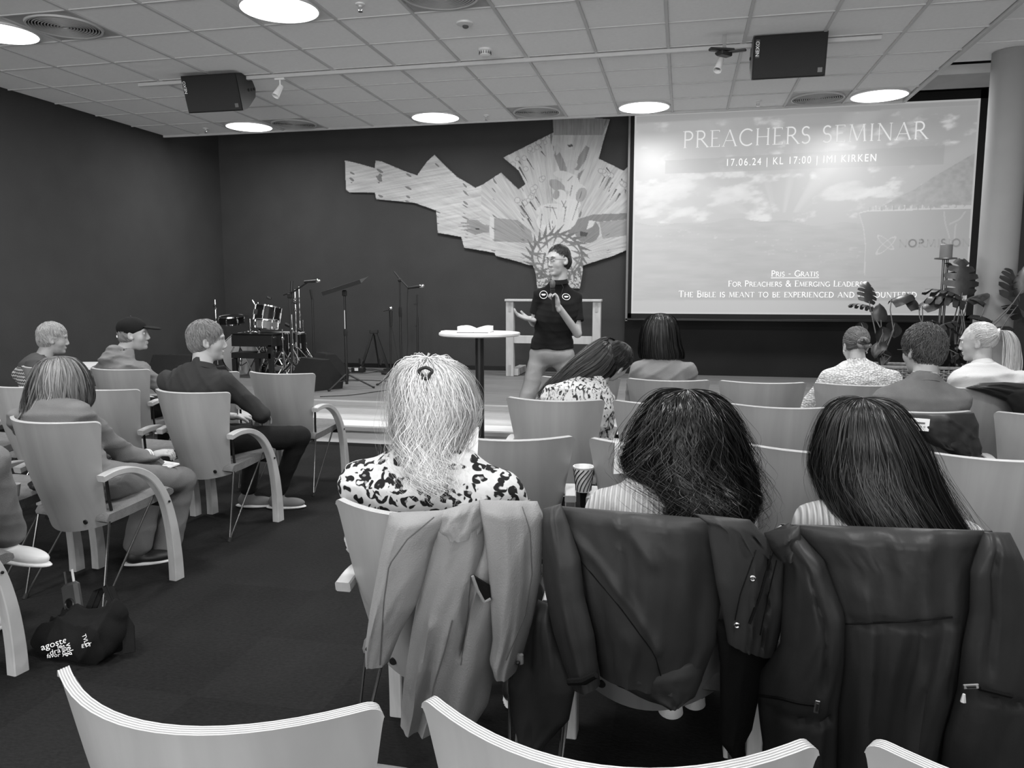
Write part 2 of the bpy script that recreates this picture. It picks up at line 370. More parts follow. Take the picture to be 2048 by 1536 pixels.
# loudspeakers
def text_obj(name, txt, size, M, parent, mat_, ext=.0008, align='CENTER', squash=1, font=None):
    c = bpy.data.curves.new(name, 'FONT'); c.body = txt; c.size = size; c.align_x = align; c.align_y = 'CENTER'; c.extrude = ext
    c.resolution_u = 3
    o = bpy.data.objects.new(name, c); COL.objects.link(o)
    dg = bpy.context.evaluated_depsgraph_get(); dg.update()
    me = bpy.data.meshes.new_from_object(o.evaluated_get(dg)); bpy.data.objects.remove(o)
    me.name = name; me.materials.clear()
    me.transform(Matrix.Diagonal((squash, 1, 1, 1))); me.transform(M)
    return link_mesh(name, me, mat_, parent)
def loudspeaker(cx, cy, cz, w, h, dp, tilt, label):
    t = empty('loudspeaker', (cx, cy, cz), 0, label, 'loudspeaker', 'black ceiling loudspeakers'); R = euler(tilt, 0, 0)
    f = -dp/2; poly = [(f, -h/2), (f, h/2), (f+.10, h/2-.01), (dp/2-.03, h*.22), (dp/2, .0), (dp/2-.03, -h*.22), (f+.10, -h/2+.01)]
    n = len(poly); vs = [R @ np.array([x, y, z]) for x in (-w/2, w/2) for y, z in poly]
    MB().add(vs, [tuple(range(n-1, -1, -1)), tuple(range(n, 2*n))]+[(i, (i+1) % n, n+(i+1) % n, n+i) for i in range(n)]).build('cabinet', M_black, t, smooth=None)
    MB().box(R @ np.array([0, f-.008, 0]), (w-.008, .018, h-.008), rot=R, bev=.008).build('grille', M_grille, t, smooth=None)
    MB().box(R @ np.array([-w/2+.035, f-.019, h/2-.10]), (.030, .004, .135), rot=R).build('badge', M_black, t, smooth=None)
    Mt = Matrix.Translation(Vector(R @ np.array([-w/2+.035, f-.022, h/2-.10]))) @ Matrix(R).to_4x4() @ Matrix.Rotation(PI/2, 4, 'X') @ Matrix.Rotation(PI/2, 4, 'Z')
    text_obj('badge_lettering', 'NEXO', .040, Mt, t, M_letter)
    MB().box(R @ np.array([w/2-.045, f-.019, -h/2+.05]), (.035, .003, .035), rot=R).build('rating_plate', M_duct, t, smooth=None)
    for sx in (-1, 1):
        for k in range(3):
            MB().tube([R @ np.array([sx*(w/2-.004), f+.17+.05*k, .0]), R @ np.array([sx*(w/2+.004), f+.17+.05*k, .0])], .013, 12).build('rigging_point', M_black_r, t)
    MB().box((0, .02, CEIL-cz-.03), (.2, .08, .05)).tube([(0, .02, .05), (0, .02, CEIL-cz-.02)], .02, 12).build('bracket', M_black, t)
loudspeaker(-2.37, -2.36, 3.325, .57, .33, .30, .32, 'black ceiling loudspeaker on the left, over the stage corner with the drums')
loudspeaker(2.745, -2.36, 3.335, .56, .33, .30, .25, 'black ceiling loudspeaker on the right, in front of the projection screen')

# ------------------------------------------------------------------ raster helpers: flat art painted as a per-point tone on a fine grid
def fbm(x, y, seed=0, octv=5):
    r = np.random.RandomState(seed); out = np.zeros_like(x); amp = 1.; tot = 0
    for o in range(octv):
        G = r.rand(256, 256); xi = np.floor(x).astype(int); yi = np.floor(y).astype(int); fx = x-xi; fy = y-yi
        fx = fx*fx*(3-2*fx); fy = fy*fy*(3-2*fy); a = xi & 255; b_ = yi & 255; a1 = (a+1) & 255; b1 = (b_+1) & 255
        out += amp*((G[a, b_]*(1-fx)+G[a1, b_]*fx)*(1-fy)+(G[a, b1]*(1-fx)+G[a1, b1]*fx)*fy); tot += amp
        amp *= .5; x = x*2+17.3; y = y*2+5.1
    return out/tot
def inpoly(px, py, poly):
    ins = np.zeros(px.shape, bool); n = len(poly)
    for i in range(n):
        x1, y1 = poly[i]; x2, y2 = poly[(i+1) % n]
        if y1 == y2: continue
        c = ((y1 > py) != (y2 > py)) & (px < (x2-x1)*(py-y1)/(y2-y1)+x1); ins ^= c
    return ins
def seg_d(px, py, a, b_):
    a = np.array(a, float); b_ = np.array(b_, float); d = b_-a; L = d@d+1e-9
    t = np.clip(((px-a[0])*d[0]+(py-a[1])*d[1])/L, 0, 1); return np.hypot(px-a[0]-t*d[0], py-a[1]-t*d[1]), t
def ell(px, py, cx, cy, rx, ry, rot=0):
    c, s = math.cos(rot), math.sin(rot); u = ((px-cx)*c+(py-cy)*s)/rx; v = (-(px-cx)*s+(py-cy)*c)/ry; return u*u+v*v

# tapestry: outline and motifs in its own drawing units (tu), placed flat on the back wall
TY = YB-.045
def tap_pt(u, v): return aty(660+u/3.303, 220+v/3.303, TY)
T0 = tap_pt(97, 50); T1 = tap_pt(1975, 1190)
OUT = [(97, 332), (120, 335), (200, 355), (293, 382), (300, 332), (340, 338), (430, 375), (500, 405), (575, 430), (640, 340), (690, 294), (760, 365), (840, 440), (960, 512), (1010, 490), (1130, 412), (1160, 440), (1245, 522), (1290, 490), (1245, 400), (1143, 315), (1240, 265), (1370, 200), (1475, 148), (1470, 58), (1700, 48), (1850, 60), (1800, 230), (1777, 320), (1860, 360), (1940, 400), (1976, 365), (1970, 700), (1962, 925), (1880, 962), (1760, 1000), (1670, 1030), (1668, 1080), (1650, 1180), (1370, 1180), (1358, 1080), (1340, 1028), (1310, 1025), (1250, 1005), (1095, 965), (1085, 945), (885, 910), (865, 840), (710, 812), (700, 665), (560, 615), (305, 590), (295, 548), (130, 545), (105, 530)]
uu = np.arange(94, 1980, 4.); vv = np.arange(44, 1186, 4.)
U, V = np.meshgrid(uu, vv, indexing='ij')
ins = inpoly(U+6*(fbm(U/14, V/14, 3, 2)-.5), V+6*(fbm(U/14+9, V/14, 4, 2)-.5), OUT)
ang = np.arctan2(V-1000, U-1500); rad = np.hypot(U-1500, V-1000)
streak = fbm(ang*38, rad/210, 5, 4); lines = fbm(ang*120, rad/90, 8, 2)
tone = .50 + .26*(streak-.5) + .16*(lines-.5) + .05*(fbm(U/60, V/60, 6)-.5)
lf = U < 1080
hl = fbm(U/160, V/7 + .18*U/7, 9, 3)
tone = np.where(U < 1000, .52+.30*(hl-.5)+.1*(streak-.5), tone)
top = inpoly(U, V, [(1470, 58), (1850, 60), (1800, 165), (1475, 165)])
tone = np.where(top, .30+.22*(fbm(U/4, V/120, 11, 3)-.5), tone)
def fill(mask, t, tex=0.06):
    global tone
    tone = np.where(mask, t+tex*(lines-.5)*2, tone)
def fpoly(pts, t): fill(inpoly(U, V, pts), t)
def fline(a, b_, w0, w1, t):
    d, tt = seg_d(U, V, a, b_); fill(d < w0+(w1-w0)*tt, t, .03)
def fell(cx, cy, rx, ry, rot, t): fill(ell(U, V, cx, cy, rx, ry, rot) < 1, t)
fpoly([(1086, 712), (1240, 728), (1330, 800), (1345, 880), (1086, 868)], .30)                       # cross arm, left
fpoly([(1560, 800), (1640, 720), (1740, 690), (1968, 682), (1968, 722), (1700, 745), (1600, 830)], .24)
fpoly([(1780, 740), (1968, 722), (1962, 830), (1800, 850)], .33)
fpoly([(1055, 700), (1085, 712), (1086, 862), (1055, 858)], .58)
fpoly([(845, 745), (905, 742), (905, 728), (975, 727), (1015, 755), (1052, 762), (1052, 812), (1010, 812), (960, 826), (900, 800), (865, 792), (930, 780), (850, 768), (925, 757)], .27)   # open hand
fpoly([(960, 780), (990, 784), (985, 792), (965, 792)], .08)
for (x, y, l, a, w) in ((1325, 360, 90, 1.0, 5), (1280, 430, 110, 1.05, 7), (1385, 235, 50, .9, 4), (1410, 290, 40, .9, 4), (1255, 350, 30, .9, 4), (1345, 640, 120, .95, 7), (1300, 690, 130, .95, 7), (1375, 600, 60, 1., 4), (1330, 760, 90, 1.1, 6),
                        (1800, 470, 100, 2.05, 5), (1830, 490, 90, 2.05, 6), (1855, 500, 40, 2.05, 3), (1870, 560, 80, 2.1, 5), (1900, 580, 60, 2.1, 6), (1840, 400, 40, .9, 5), (1925, 480, 40, 1.7, 5), (1950, 540, 30, 1.7, 5)):
    fline((x-l/2*math.cos(a), y-l/2*math.sin(a)), (x+l/2*math.cos(a), y+l/2*math.sin(a)), w, 1, .12)
rr = np.random.RandomState(4)
for k in range(46):                                                                                     # curled ornament rings
    q = rr.rand(); x, y = (1220+230*q+rr.randn()*26, 350-190*q+rr.randn()*26) if k < 18 else ((1215+200*q+rr.randn()*18, 690-240*q+rr.randn()*18) if k < 32 else (1790+180*q+rr.randn()*16, 390+140*q+rr.randn()*18))
    r_ = 12+10*rr.rand(); e = ell(U, V, x, y, r_, r_); fill((e < 1) & (e > .55), .36, .02); fill(e < .5, .55, .02)
fpoly([(1495, 230), (1530, 300), (1565, 380), (1560, 432), (1520, 400), (1480, 300)], .27)          # long leaves
fpoly([(1480, 240), (1500, 225), (1535, 265), (1495, 300)], .46)
fpoly([(1690, 235), (1715, 250), (1690, 330), (1640, 400), (1615, 395), (1640, 310)], .27)
fpoly([(1680, 390), (1655, 440), (1640, 500), (1625, 480), (1640, 420)], .25)
fell(1590, 300, 48, 42, 0, .50); fell(1595, 360, 40, 30, 0, .47); fpoly([(1570, 232), (1600, 225), (1605, 240), (1580, 248)], .1)
for (x, y, rx, ry, ro, tn) in ((1545, 430, 70, 26, .2, .56), (1590, 480, 55, 60, 0, .58), (1620, 560, 60, 30, -.5, .60), (1660, 520, 40, 26, .8, .58), (1500, 500, 60, 34, .6, .34), (1520, 570, 44, 44, 0, .60), (1495, 560, 22, 30, .3, .33),
                              (1450, 660, 90, 42, -.15, .60), (1475, 740, 110, 80, 0, .62), (1420, 700, 40, 60, .2, .55), (1590, 620, 66, 36, .1, .63), (1585, 690, 55, 90, .1, .62), (1660, 560, 34, 50, .4, .36), (1540, 760, 60, 50, 0, .60)): fell(x, y, rx, ry, ro, tn)
for a, b_ in (((1400, 690), (1390, 780)), ((1560, 640), (1545, 740)), ((1640, 610), (1600, 730)), ((1470, 640), (1500, 720)), ((1530, 600), (1560, 660)), ((1600, 500), (1585, 570)), ((1420, 640), (1500, 650)), ((1540, 640), (1560, 600)), ((1600, 440), (1570, 470))): fline(a, b_, 3, 2, .24)
fell(1700, 800, 82, 80, 0, .24); fpoly([(1695, 790), (1712, 728), (1755, 735), (1735, 770)], .60); fpoly([(1650, 800), (1705, 812), (1690, 840), (1655, 838)], .09)
# crown of thorns
cx, cy = 1500, 965
for (x, y, rx, ry, ro, tn) in ((1400, 860, 60, 26, -.3, .58), (1520, 850, 60, 22, .2, .58), (1390, 920, 46, 34, .3, .6), (1480, 900, 60, 30, 0, .6), (1600, 860, 30, 26, 0, .6), (1640, 930, 26, 46, 0, .58), (1570, 960, 60, 70, 0, .6), (1400, 1010, 40, 30, 0, .58), (1440, 960, 40, 40, 0, .6), (1420, 1110, 50, 60, 0, .56), (1600, 1110, 40, 60, 0, .5)): fell(x, y, rx, ry, ro, tn)
e = ell(U, V, cx, cy, 172, 152); fill((e < 1.0) & (e > .82), .19, .03)
e = ell(U, V, cx+10, cy+10, 138, 135); fill((np.abs(e-.92+.12*np.sin(5*ang)) < .06), .22, .03)
for k in range(26):
    a = 2*PI*k/26+.1; L = 46+22*((k*7) % 5)/4
    p0 = (cx+170*math.cos(a), cy+150*math.sin(a)); fline(p0, (cx+(170+L)*math.cos(a+.22), cy+(150+L)*math.sin(a+.22)), 11, 1, .18)
    if k % 2: fline((cx+150*math.cos(a), cy+135*math.sin(a)), (cx+(150-L)*math.cos(a-.3), cy+(135-L)*math.sin(a-.3)), 9, 1, .22)
for a, b_ in (((1350, 870), (1420, 880)), ((1420, 880), (1510, 815)), ((1500, 815), (1560, 870)), ((1560, 870), (1650, 880)), ((1330, 950), (1420, 950)), ((1420, 950), (1400, 1060)), ((1340, 1050), (1430, 1070)), ((1620, 980), (1700, 960))): fline(a, b_, 8, 5, .21)
fill((fbm(U/10, V/10, 22, 2) > .58) & (U > 1340) & (V > 1040) & (U < 1690), .16, .02)
P = np.stack([tap_pt(0, 0)]*1)  # (kept simple: exact grid positions below)
ray0 = _f[None, None] + _r[None, None]*((660+U/3.303-1024)/FPX)[..., None] - _u[None, None]*((220+V/3.303-768)/FPX)[..., None]
PP = CAM + ray0*((TY-CAM[1])/ray0[..., 1])[..., None]
PP[..., 1] -= .006*(fbm(ang*60, rad/120, 31, 2))+.004*np.sin(U/30)
idx = -np.ones(U.shape, int); cell = ins[:-1, :-1] & ins[1:, :-1] & ins[:-1, 1:] & ins[1:, 1:]
use = np.zeros(U.shape, bool); use[:-1, :-1] |= cell; use[1:, :-1] |= cell; use[:-1, 1:] |= cell; use[1:, 1:] |= cell
idx[use] = np.arange(use.sum()); ii, jj = np.nonzero(cell)
F = np.stack([idx[ii, jj], idx[ii, jj+1], idx[ii+1, jj+1], idx[ii+1, jj]], 1)
me = np_mesh('woven_front', PP[use], F); tone_attr(me, np.clip(tone[use], .02, .8))
tap = empty('wall_tapestry', tuple(tap_pt(1500, 1180)), 0, 'large irregular pale woven wall hanging with a hand, lilies and a thorn crown', 'tapestry')
M_tap = vcol_mat('tapestry_weave', rough=.95, base=.78, bump=350)
o = link_mesh('woven_front', me, M_tap); o.parent = tap; o.matrix_parent_inverse = Matrix.Translation(-tap.location)
bk = MB(); tp = [tap_pt(u, v) for u, v in OUT]
bk.prism([(p[0], p[2]) for p in tp], TY+.002, TY+.03)
o = bk.build('backing', M_seatfab, None, smooth=None); o.parent = tap; o.matrix_parent_inverse = Matrix.Translation(-tap.location)
def keep(o, par):
    o.parent = par; o.matrix_parent_inverse = Matrix.Translation(-Vector(par.location)); return o

# ------------------------------------------------------------------ projection screen
SY = 1.0; SX0, SX1, SZ0, SZ1 = 1.318, 5.275, 1.152, 3.655
scr = empty('projection_screen', ((SX0+SX1)/2, SY, SZ0), 0, 'large white projection screen with black border showing the seminar slide', 'projection screen')
nx, nz_ = 460, 290
gx = np.linspace(SX0, SX1, nx); gz = np.linspace(SZ0, SZ1, nz_); X, Z_ = np.meshgrid(gx, gz, indexing='ij')
d = np.stack([X, np.full_like(X, SY), Z_], -1)-CAM; zz = d@_f; PXx = 1024+FPX*(d@_r)/zz; PYy = 768-FPX*(d@_u)/zz     # drawing coordinates of the slide
u = (X-SX0)/(SX1-SX0); v = (Z_-SZ0)/(SZ1-SZ0)
sky = .34 + .10*v + .10*np.exp(-((u-.05)/.25)**2)
beam_a = np.arctan2(PYy-470, PXx-1560)
sky += .16*np.clip(fbm(beam_a*5, np.hypot(PXx-1560, PYy-470)/400, 41, 3)-.5, 0, 1)*2.2*(v > .5)
cl = fbm(PXx/38, PYy/17+.1*PXx/17, 44, 6); big = np.exp(-((PYy-395)/42)**2)*np.where(PXx < 1560, 1, .55)*(1-.9*np.exp(-((PXx-1585)/35)**2))
cl2 = np.clip((cl-.62+.26*big)*6, 0, 1)*(PYy < 446)
sky = sky*(1-cl2)+(.66+.5*(cl-.5))*cl2
ell1 = ell(PXx, PYy, 1685, 382, 46, 18, -.2); m = np.clip((1.3-ell1+1.2*(cl-.5))*2, 0, 1); sky = sky*(1-m)+m*(.62+.4*(cl-.5))
hor = 444+5*np.sin(PXx/50)+3*np.sin(PXx/17)
g1 = fbm(PXx/45, PYy/8, 46, 6); land = .33+.17*(g1-.5)+.07*(u < .3)*(.3-u)/.3+.35*np.clip(fbm(PXx/9, PYy/4, 47, 3)-.70, 0, 1)*np.exp(-((PYy-480-.12*(PXx-1450))/24)**2)*3
img = np.where(PYy < hor, sky, land)
mt = inpoly(PXx, PYy, [(1740, 428), (1790, 398), (1830, 378), (1870, 352), (1960, 300), (1960, 428)]); img = np.where(mt, .33+.22*(fbm(PXx/9, PYy/7, 48, 4)-.5)+.0*u, img)
clf = inpoly(PXx, PYy, [(1718, 426), (1735, 423), (1960, 416), (1960, 553), (1728, 553), (1730, 490), (1727, 450)]); img = np.where(clf, .335+.02*(fbm(PXx/30, PYy/30, 50)-.5), img)
def sline(a, b_, w, t):
    global img
    dd_, _ = seg_d(PXx, PYy, a, b_); img = np.where(dd_ < w, t, img)
sline((1718, 426), (1735, 422), 1.2, .6); sline((1735, 422), (1950, 415), 1.6, .62)
for a, b_ in (((1718, 426), (1727, 455)), ((1727, 455), (1731, 490)), ((1731, 490), (1729, 550))): sline(a, b_, 1.0, .5)
for a, b_ in (((1888, 423), (1890, 445)), ((1890, 445), (1898, 472)), ((1930, 424), (1920, 438)), ((1920, 438), (1900, 448)), ((1912, 448), (1908, 480)), ((1898, 472), (1900, 484))): sline(a, b_, 1.6, .46)
for k in range(22): x = 1740+6.1*k+2*math.sin(k*3); sline((x, 421-k*.1), (x, 416-k*.1-2*(k % 3)), 1.0, .62 if k % 4 else .26)
for k in range(4): x = 1884+16*k; sline((x, 413), (x+9, 412), 2.4, .6)
for (cx_, cy_, rx, ry, ro) in ((1772, 491, 27, 7, -.72), (1771, 485, 22, 6.5, .72)):
    e = ell(PXx, PYy, cx_, cy_, rx, ry, ro); img = np.where((e < 1.0) & (e > .66), .52, img)
band = inpoly(PXx, PYy, [(1330, 321), (1889, 290), (1887, 328), (1330, 348)]); img = np.where(band, img*.25+.255, img)
vt = (PYy-(232-(PXx-1270)*.0536)); img = np.where(vt < 15, .40, img); img = np.where(np.abs(vt-15) < 1.0, .47, img)
img = np.where(PYy > 601, .47, img); img = np.where(np.abs(PYy-601) < .8, .42, img)
ed = np.minimum(np.minimum(X-SX0, SX1-X), np.minimum(Z_-SZ0, SZ1-Z_)); img = np.where(ed < .02, .6, img)
V3 = np.stack([X, np.full_like(X, SY), Z_], -1).reshape(-1, 3); I = np.arange(nx*nz_).reshape(nx, nz_)
F = np.stack([I[:-1, :-1], I[1:, :-1], I[1:, 1:], I[:-1, 1:]], -1).reshape(-1, 4)
me = np_mesh('screen_surface', V3, F); tone_attr(me, np.clip(img.ravel(), .05, 1))
def scr_nodes(m, N, L, b, tc):
    a = N.new('ShaderNodeAttribute'); a.attribute_name = 'tone'; L.new(a.outputs['Fac'], b.inputs['Emission Color']); b.inputs['Emission Strength'].default_value = SCR_E
SCR_E = .50
M_scr = mat('lit_projection', .20, .42, nodes=scr_nodes, spec=.9)
keep(link_mesh('screen_surface', me, M_scr), scr)
M_slide = mat('slide_lettering', .5, .8, emit=.52, noise=(30, .01)); M_slide2 = mat('faint_slide_lettering', .3, .8, emit=.54, noise=(30, .01))
b = MB()
for (x, z, w, h) in (((SX0+SX1)/2, SZ0-.03, SX1-SX0+.1, .06), ((SX0+SX1)/2, SZ1+.05, SX1-SX0+.20, .10), (SX0-.035, (SZ0+SZ1)/2, .07, SZ1-SZ0+.12), (SX1+.05, (SZ0+SZ1)/2, .10, SZ1-SZ0+.2)): b.box((x, SY+.012, z), (w, .02, h))
keep(b.build('black_border', M_black_panel, smooth=None), scr)
keep(MB().box(((SX0+SX1)/2, SY, SZ0-.075), (SX1-SX0+.16, .05, .035), bev=.008).build('bottom_bar', M_blackmetal), scr)
keep(MB().box((SX0-.062, SY-.01, (SZ0+SZ1)/2), (.03, .03, SZ1-SZ0+.2), bev=.004).build('side_rail', M_duct), scr)
keep(MB().box(((SX0+SX1)/2, SY+.03, SZ1+.19), (SX1-SX0+.3, .16, .16), bev=.02).build('screen_case', M_blackmetal), scr)
for x in (SX0+.4, SX1-.4): keep(MB().tube([(x, SY+.03, SZ1+.26), (x, SY+.03, 4.225)], .012, 8).build('hanger', M_blackmetal), scr)
# lettering: a small serif stroke alphabet
def arc(cx, cy, rx, ry, a0, a1, n=12): return [(cx+rx*math.cos(math.radians(a0+(a1-a0)*i/n)), cy+ry*math.sin(math.radians(a0+(a1-a0)*i/n))) for i in range(n+1)]
TK, TN = 1.0, .42
GL = {
 'A': (.82, [(TN, [(.06, 0), (.41, 1)]), (TK, [(.41, 1), (.76, 0)]), (TN, [(.2, .34), (.62, .34)])], [(.06, 0), (.76, 0)]),
 'B': (.66, [(TK, [(.14, 0), (.14, 1)]), (TN, [(.14, 1)]+arc(.34, .77, .2, .23, 90, -90)+[(.14, .54)]), (TK, [(.14, .54)]+arc(.36, .27, .24, .27, 90, -90)+[(.14, 0)])], [(.1, 0), (.1, 1)]),
 'C': (.82, [(TK, arc(.48, .5, .40, .5, 50, 310, 20))], []),
 'D': (.84, [(TK, [(.14, 0), (.14, 1)]), (TK, [(.14, 1)]+arc(.32, .5, .44, .5, 90, -90, 16)+[(.14, 0)])], [(.1, 0), (.1, 1)]),
 'E': (.62, [(TK, [(.14, 0), (.14, 1)]), (TN, [(.14, 1), (.54, 1), (.54, .9)]), (TN, [(.14, .52), (.44, .52)]), (TN, [(.14, 0), (.56, 0), (.56, .12)])], [(.1, 0), (.1, 1)]),
 'F': (.58, [(TK, [(.14, 0), (.14, 1)]), (TN, [(.14, 1), (.54, 1), (.54, .9)]), (TN, [(.14, .52), (.44, .52)])], [(.14, 0), (.1, 1)]),
 'G': (.86, [(TK, arc(.48, .5, .40, .5, 50, 330, 20)), (TK, [(.80, .42), (.80, .1)]), (TN, [(.6, .42), (.86, .42)])], []),
 'H': (.86, [(TK, [(.14, 0), (.14, 1)]), (TK, [(.72, 0), (.72, 1)]), (TN, [(.14, .5), (.72, .5)])], [(.14, 0), (.14, 1), (.72, 0), (.72, 1)]),
 'I': (.32, [(TK, [(.16, 0), (.16, 1)])], [(.16, 0), (.16, 1)]),
 'J': (.36, [(TK, [(.2, 1), (.2, .0), (.12, -.16), (.02, -.2)])], [(.2, 1)]),
 'L': (.58, [(TK, [(.14, 0), (.14, 1)]), (TN, [(.14, 0), (.54, 0), (.54, .14)])], [(.1, 0), (.14, 1)]),
 'M': (1.0, [(TN, [(.1, 0), (.18, 1)]), (TK, [(.18, 1), (.5, .05)]), (TN, [(.5, .05), (.82, 1)]), (TK, [(.82, 1), (.9, 0)])], [(.1, 0), (.9, 0), (.16, 1), (.84, 1)]),
 'N': (.88, [(TN, [(.14, 0), (.14, 1)]), (TK, [(.14, 1), (.74, 0)]), (TN, [(.74, 0), (.74, 1)])], [(.14, 0), (.12, 1), (.74, 1)]),
 'O': (.92, [(TK, arc(.46, .5, .38, .5, 0, 360, 28))], []),
 'P': (.62, [(TK, [(.14, 0), (.14, 1)]), (TK, [(.14, 1)]+arc(.32, .74, .24, .26, 90, -90)+[(.14, .48)])], [(.14, 0), (.1, 1)]),
 'R': (.74, [(TK, [(.14, 0), (.14, 1)]), (TK, [(.14, 1)]+arc(.32, .75, .22, .25, 90, -90)+[(.14, .5)]), (TK, [(.34, .5), (.72, 0)])], [(.14, 0), (.1, 1), (.72, 0)]),
 'S': (.58, [(TK, arc(.29, .74, .2, .25, 40, 250, 12)+arc(.27, .26, .22, .26, 70, -140, 12))], []),
 'T': (.72, [(TK, [(.36, 0), (.36, 1)]), (TN, [(.04, .88), (.06, 1), (.66, 1), (.68, .88)])], [(.36, 0)]),
 'U': (.82, [(TK, [(.13, 1), (.13, .34)]+arc(.41, .34, .28, .34, 180, 360, 12)+[(.69, 1)])], [(.13, 1), (.69, 1)]),
 'X': (.74, [(TK, [(.08, 1), (.66, 0)]), (TN, [(.66, 1), (.08, 0)])], [(.08, 0), (.66, 0), (.08, 1), (.66, 1)]),
 '&': (.84, [(TK, [(.8, 0), (.22, .72)]+arc(.36, .82, .15, .17, 200, -40, 10)+[(.14, .38)]+arc(.34, .24, .24, .24, 150, 330, 10)+[(.74, .46)])], []),
 '-': (.44, [(TN*1.6, [(.08, .42), (.36, .42)])], []), ' ': (.38, [], [])}
def serif_text(name, txt, x0, x1, z0, hcap, hsmall, par, mat_, stroke=.085, track=.0, y=None):
    """capital letters of height hcap, small capitals of height hsmall; fitted between x0 and x1, base line z0"""
    sizes = [(hcap if c.isupper() or not c.isalpha() else hsmall) for c in txt]; adv = []; pos = 0
    for c, s in zip(txt, sizes): adv.append(pos); pos += (GL[c.upper()][0]+track)*s
    k = (x1-x0)/pos; m = MB(); yy = SY-.004 if y is None else y
    for c, s, ax in zip(txt, sizes, adv):
        w, strokes, serifs = GL[c.upper()]
        P2 = lambda p: np.array([x0+k*(ax+p[0]*s), z0+p[1]*s])
        for tw, pts in strokes:
            hw = stroke*tw*s/2
            for a_, b_ in zip(pts[:-1], pts[1:]):
                A, B = P2(a_), P2(b_); t_ = _unit(B-A); n_ = np.array([-t_[1], t_[0]])*hw; A2 = A-t_*hw*.4; B2 = B+t_*hw*.4
                q = [A2+n_, A2-n_, B2-n_, B2+n_]; m.add([(p[0], yy, p[1]) for p in q]+[(p[0], yy-.001, p[1]) for p in q], [(4, 5, 6, 7), (0, 4, 7, 3), (1, 2, 6, 5)])
        for p in serifs:
            A = P2(p); h_ = stroke*TN*.45*s; w_ = .09*s; q = [(A[0]-w_, A[1]-h_), (A[0]+w_, A[1]-h_), (A[0]+w_, A[1]+h_), (A[0]-w_, A[1]+h_)]; m.add([(p_[0], yy-.0012, p_[1]) for p_ in q], [(0, 1, 2, 3)])
    me = bpy.data.meshes.new(name); me.from_pydata(m.v, [], m.f); o = link_mesh(name, me, mat_); return keep(o, par)
def sz(px, py): p = aty(px, py, SY); return p[0], p[2]
xa, za = sz(1365, 296); xb, zb = sz(1858, 277)
serif_text('slide_title', 'PREACHERS SEMINAR', xa, xb, (za+zb)/2, .195, .195, scr, M_slide2, .085, .09)
xa, za = sz(1542, 553); xb, zb = sz(1638, 553); serif_text('slide_line', 'Pris - Gratis', xa, xb, za, .070, .055, scr, M_slide, .15, .06)
keep(MB().box(((xa+xb)/2, SY-.004, za-.018), (xb-xa, .002, .008)).build('underline', M_slide, smooth=None), scr)
xa, za = sz(1456, 573); xb, zb = sz(1726, 573); serif_text('slide_line', 'For Preachers & Emerging Leaders', xa, xb, za, .070, .055, scr, M_slide, .15, .06)
xa, za = sz(1357, 594); xb, zb = sz(1834, 594); serif_text('slide_line', 'The Bible is meant to be experienced and encountered', xa, xb, za, .078, .062, scr, M_slide, .15, .06)
xa, za = sz(1453, 325); xb, zb = sz(1751, 317)
Mt = Matrix.Translation(((xa+xb)/2, SY-.004, (za+zb)/2)) @ Matrix.Rotation(PI/2, 4, 'X')
def fit_text(name, txt, size, width, Mt, parent, mat_, spacing=1.0):
    c = bpy.data.curves.new(name, 'FONT'); c.body = txt; c.size = size; c.align_x = 'CENTER'; c.align_y = 'CENTER'; c.extrude = .0006; c.space_character = spacing
    o = bpy.data.objects.new(name, c); COL.objects.link(o); dg = bpy.context.evaluated_depsgraph_get(); dg.update()
    me = bpy.data.meshes.new_from_object(o.evaluated_get(dg)); bpy.data.objects.remove(o); me.name = name; me.materials.clear()
    co = np.empty(len(me.vertices)*3, np.float32); me.vertices.foreach_get('co', co); w = np.ptp(co.reshape(-1, 3)[:, 0])
    me.transform(Matrix.Diagonal((width/w, 1, 1, 1))); me.transform(Mt); return keep(link_mesh(name, me, mat_), parent)
fit_text('slide_date', '17.06.24 | KL 17:00 | IMI KIRKEN', .125, xb-xa, Mt, scr, M_slide, 1.25)
M_faint = mat('faint_logo_print', .20, .45, emit=.16, noise=(30, .01))
xa, za = sz(1797, 487); xb, zb = sz(1942, 487)
serif_text('slide_logo_name', 'NORMISJON', xa, xb, za-.04, .085, .085, scr, M_faint, .2, .08)
# ------------------------------------------------------------------ things on the stage
def tripod(t, h, spread, leg0=0., rad=.009, m=None, foot_r=.012, zc=.28):
    """three legs of a stand, each a part"""
    m = m or M_black
    for k in range(3):
        a = leg0+2*PI*k/3; c, s = math.cos(a), math.sin(a)
        lg = MB().tube([(.02*c, .02*s, zc), (spread*.9*c, spread*.9*s, .03), (spread*c, spread*s, .014)], rad, 8).build('leg', m, t)
        MB().tube([(spread*.96*c, spread*.96*s, .017), (spread*1.05*c, spread*1.05*s, .012)], foot_r, 8).build('rubber_foot', M_black_r, lg)
        MB().tube([(.0, 0, .10), (spread*.45*c, spread*.45*s, zc*.55)], rad*.6, 6).build('brace', m, t)
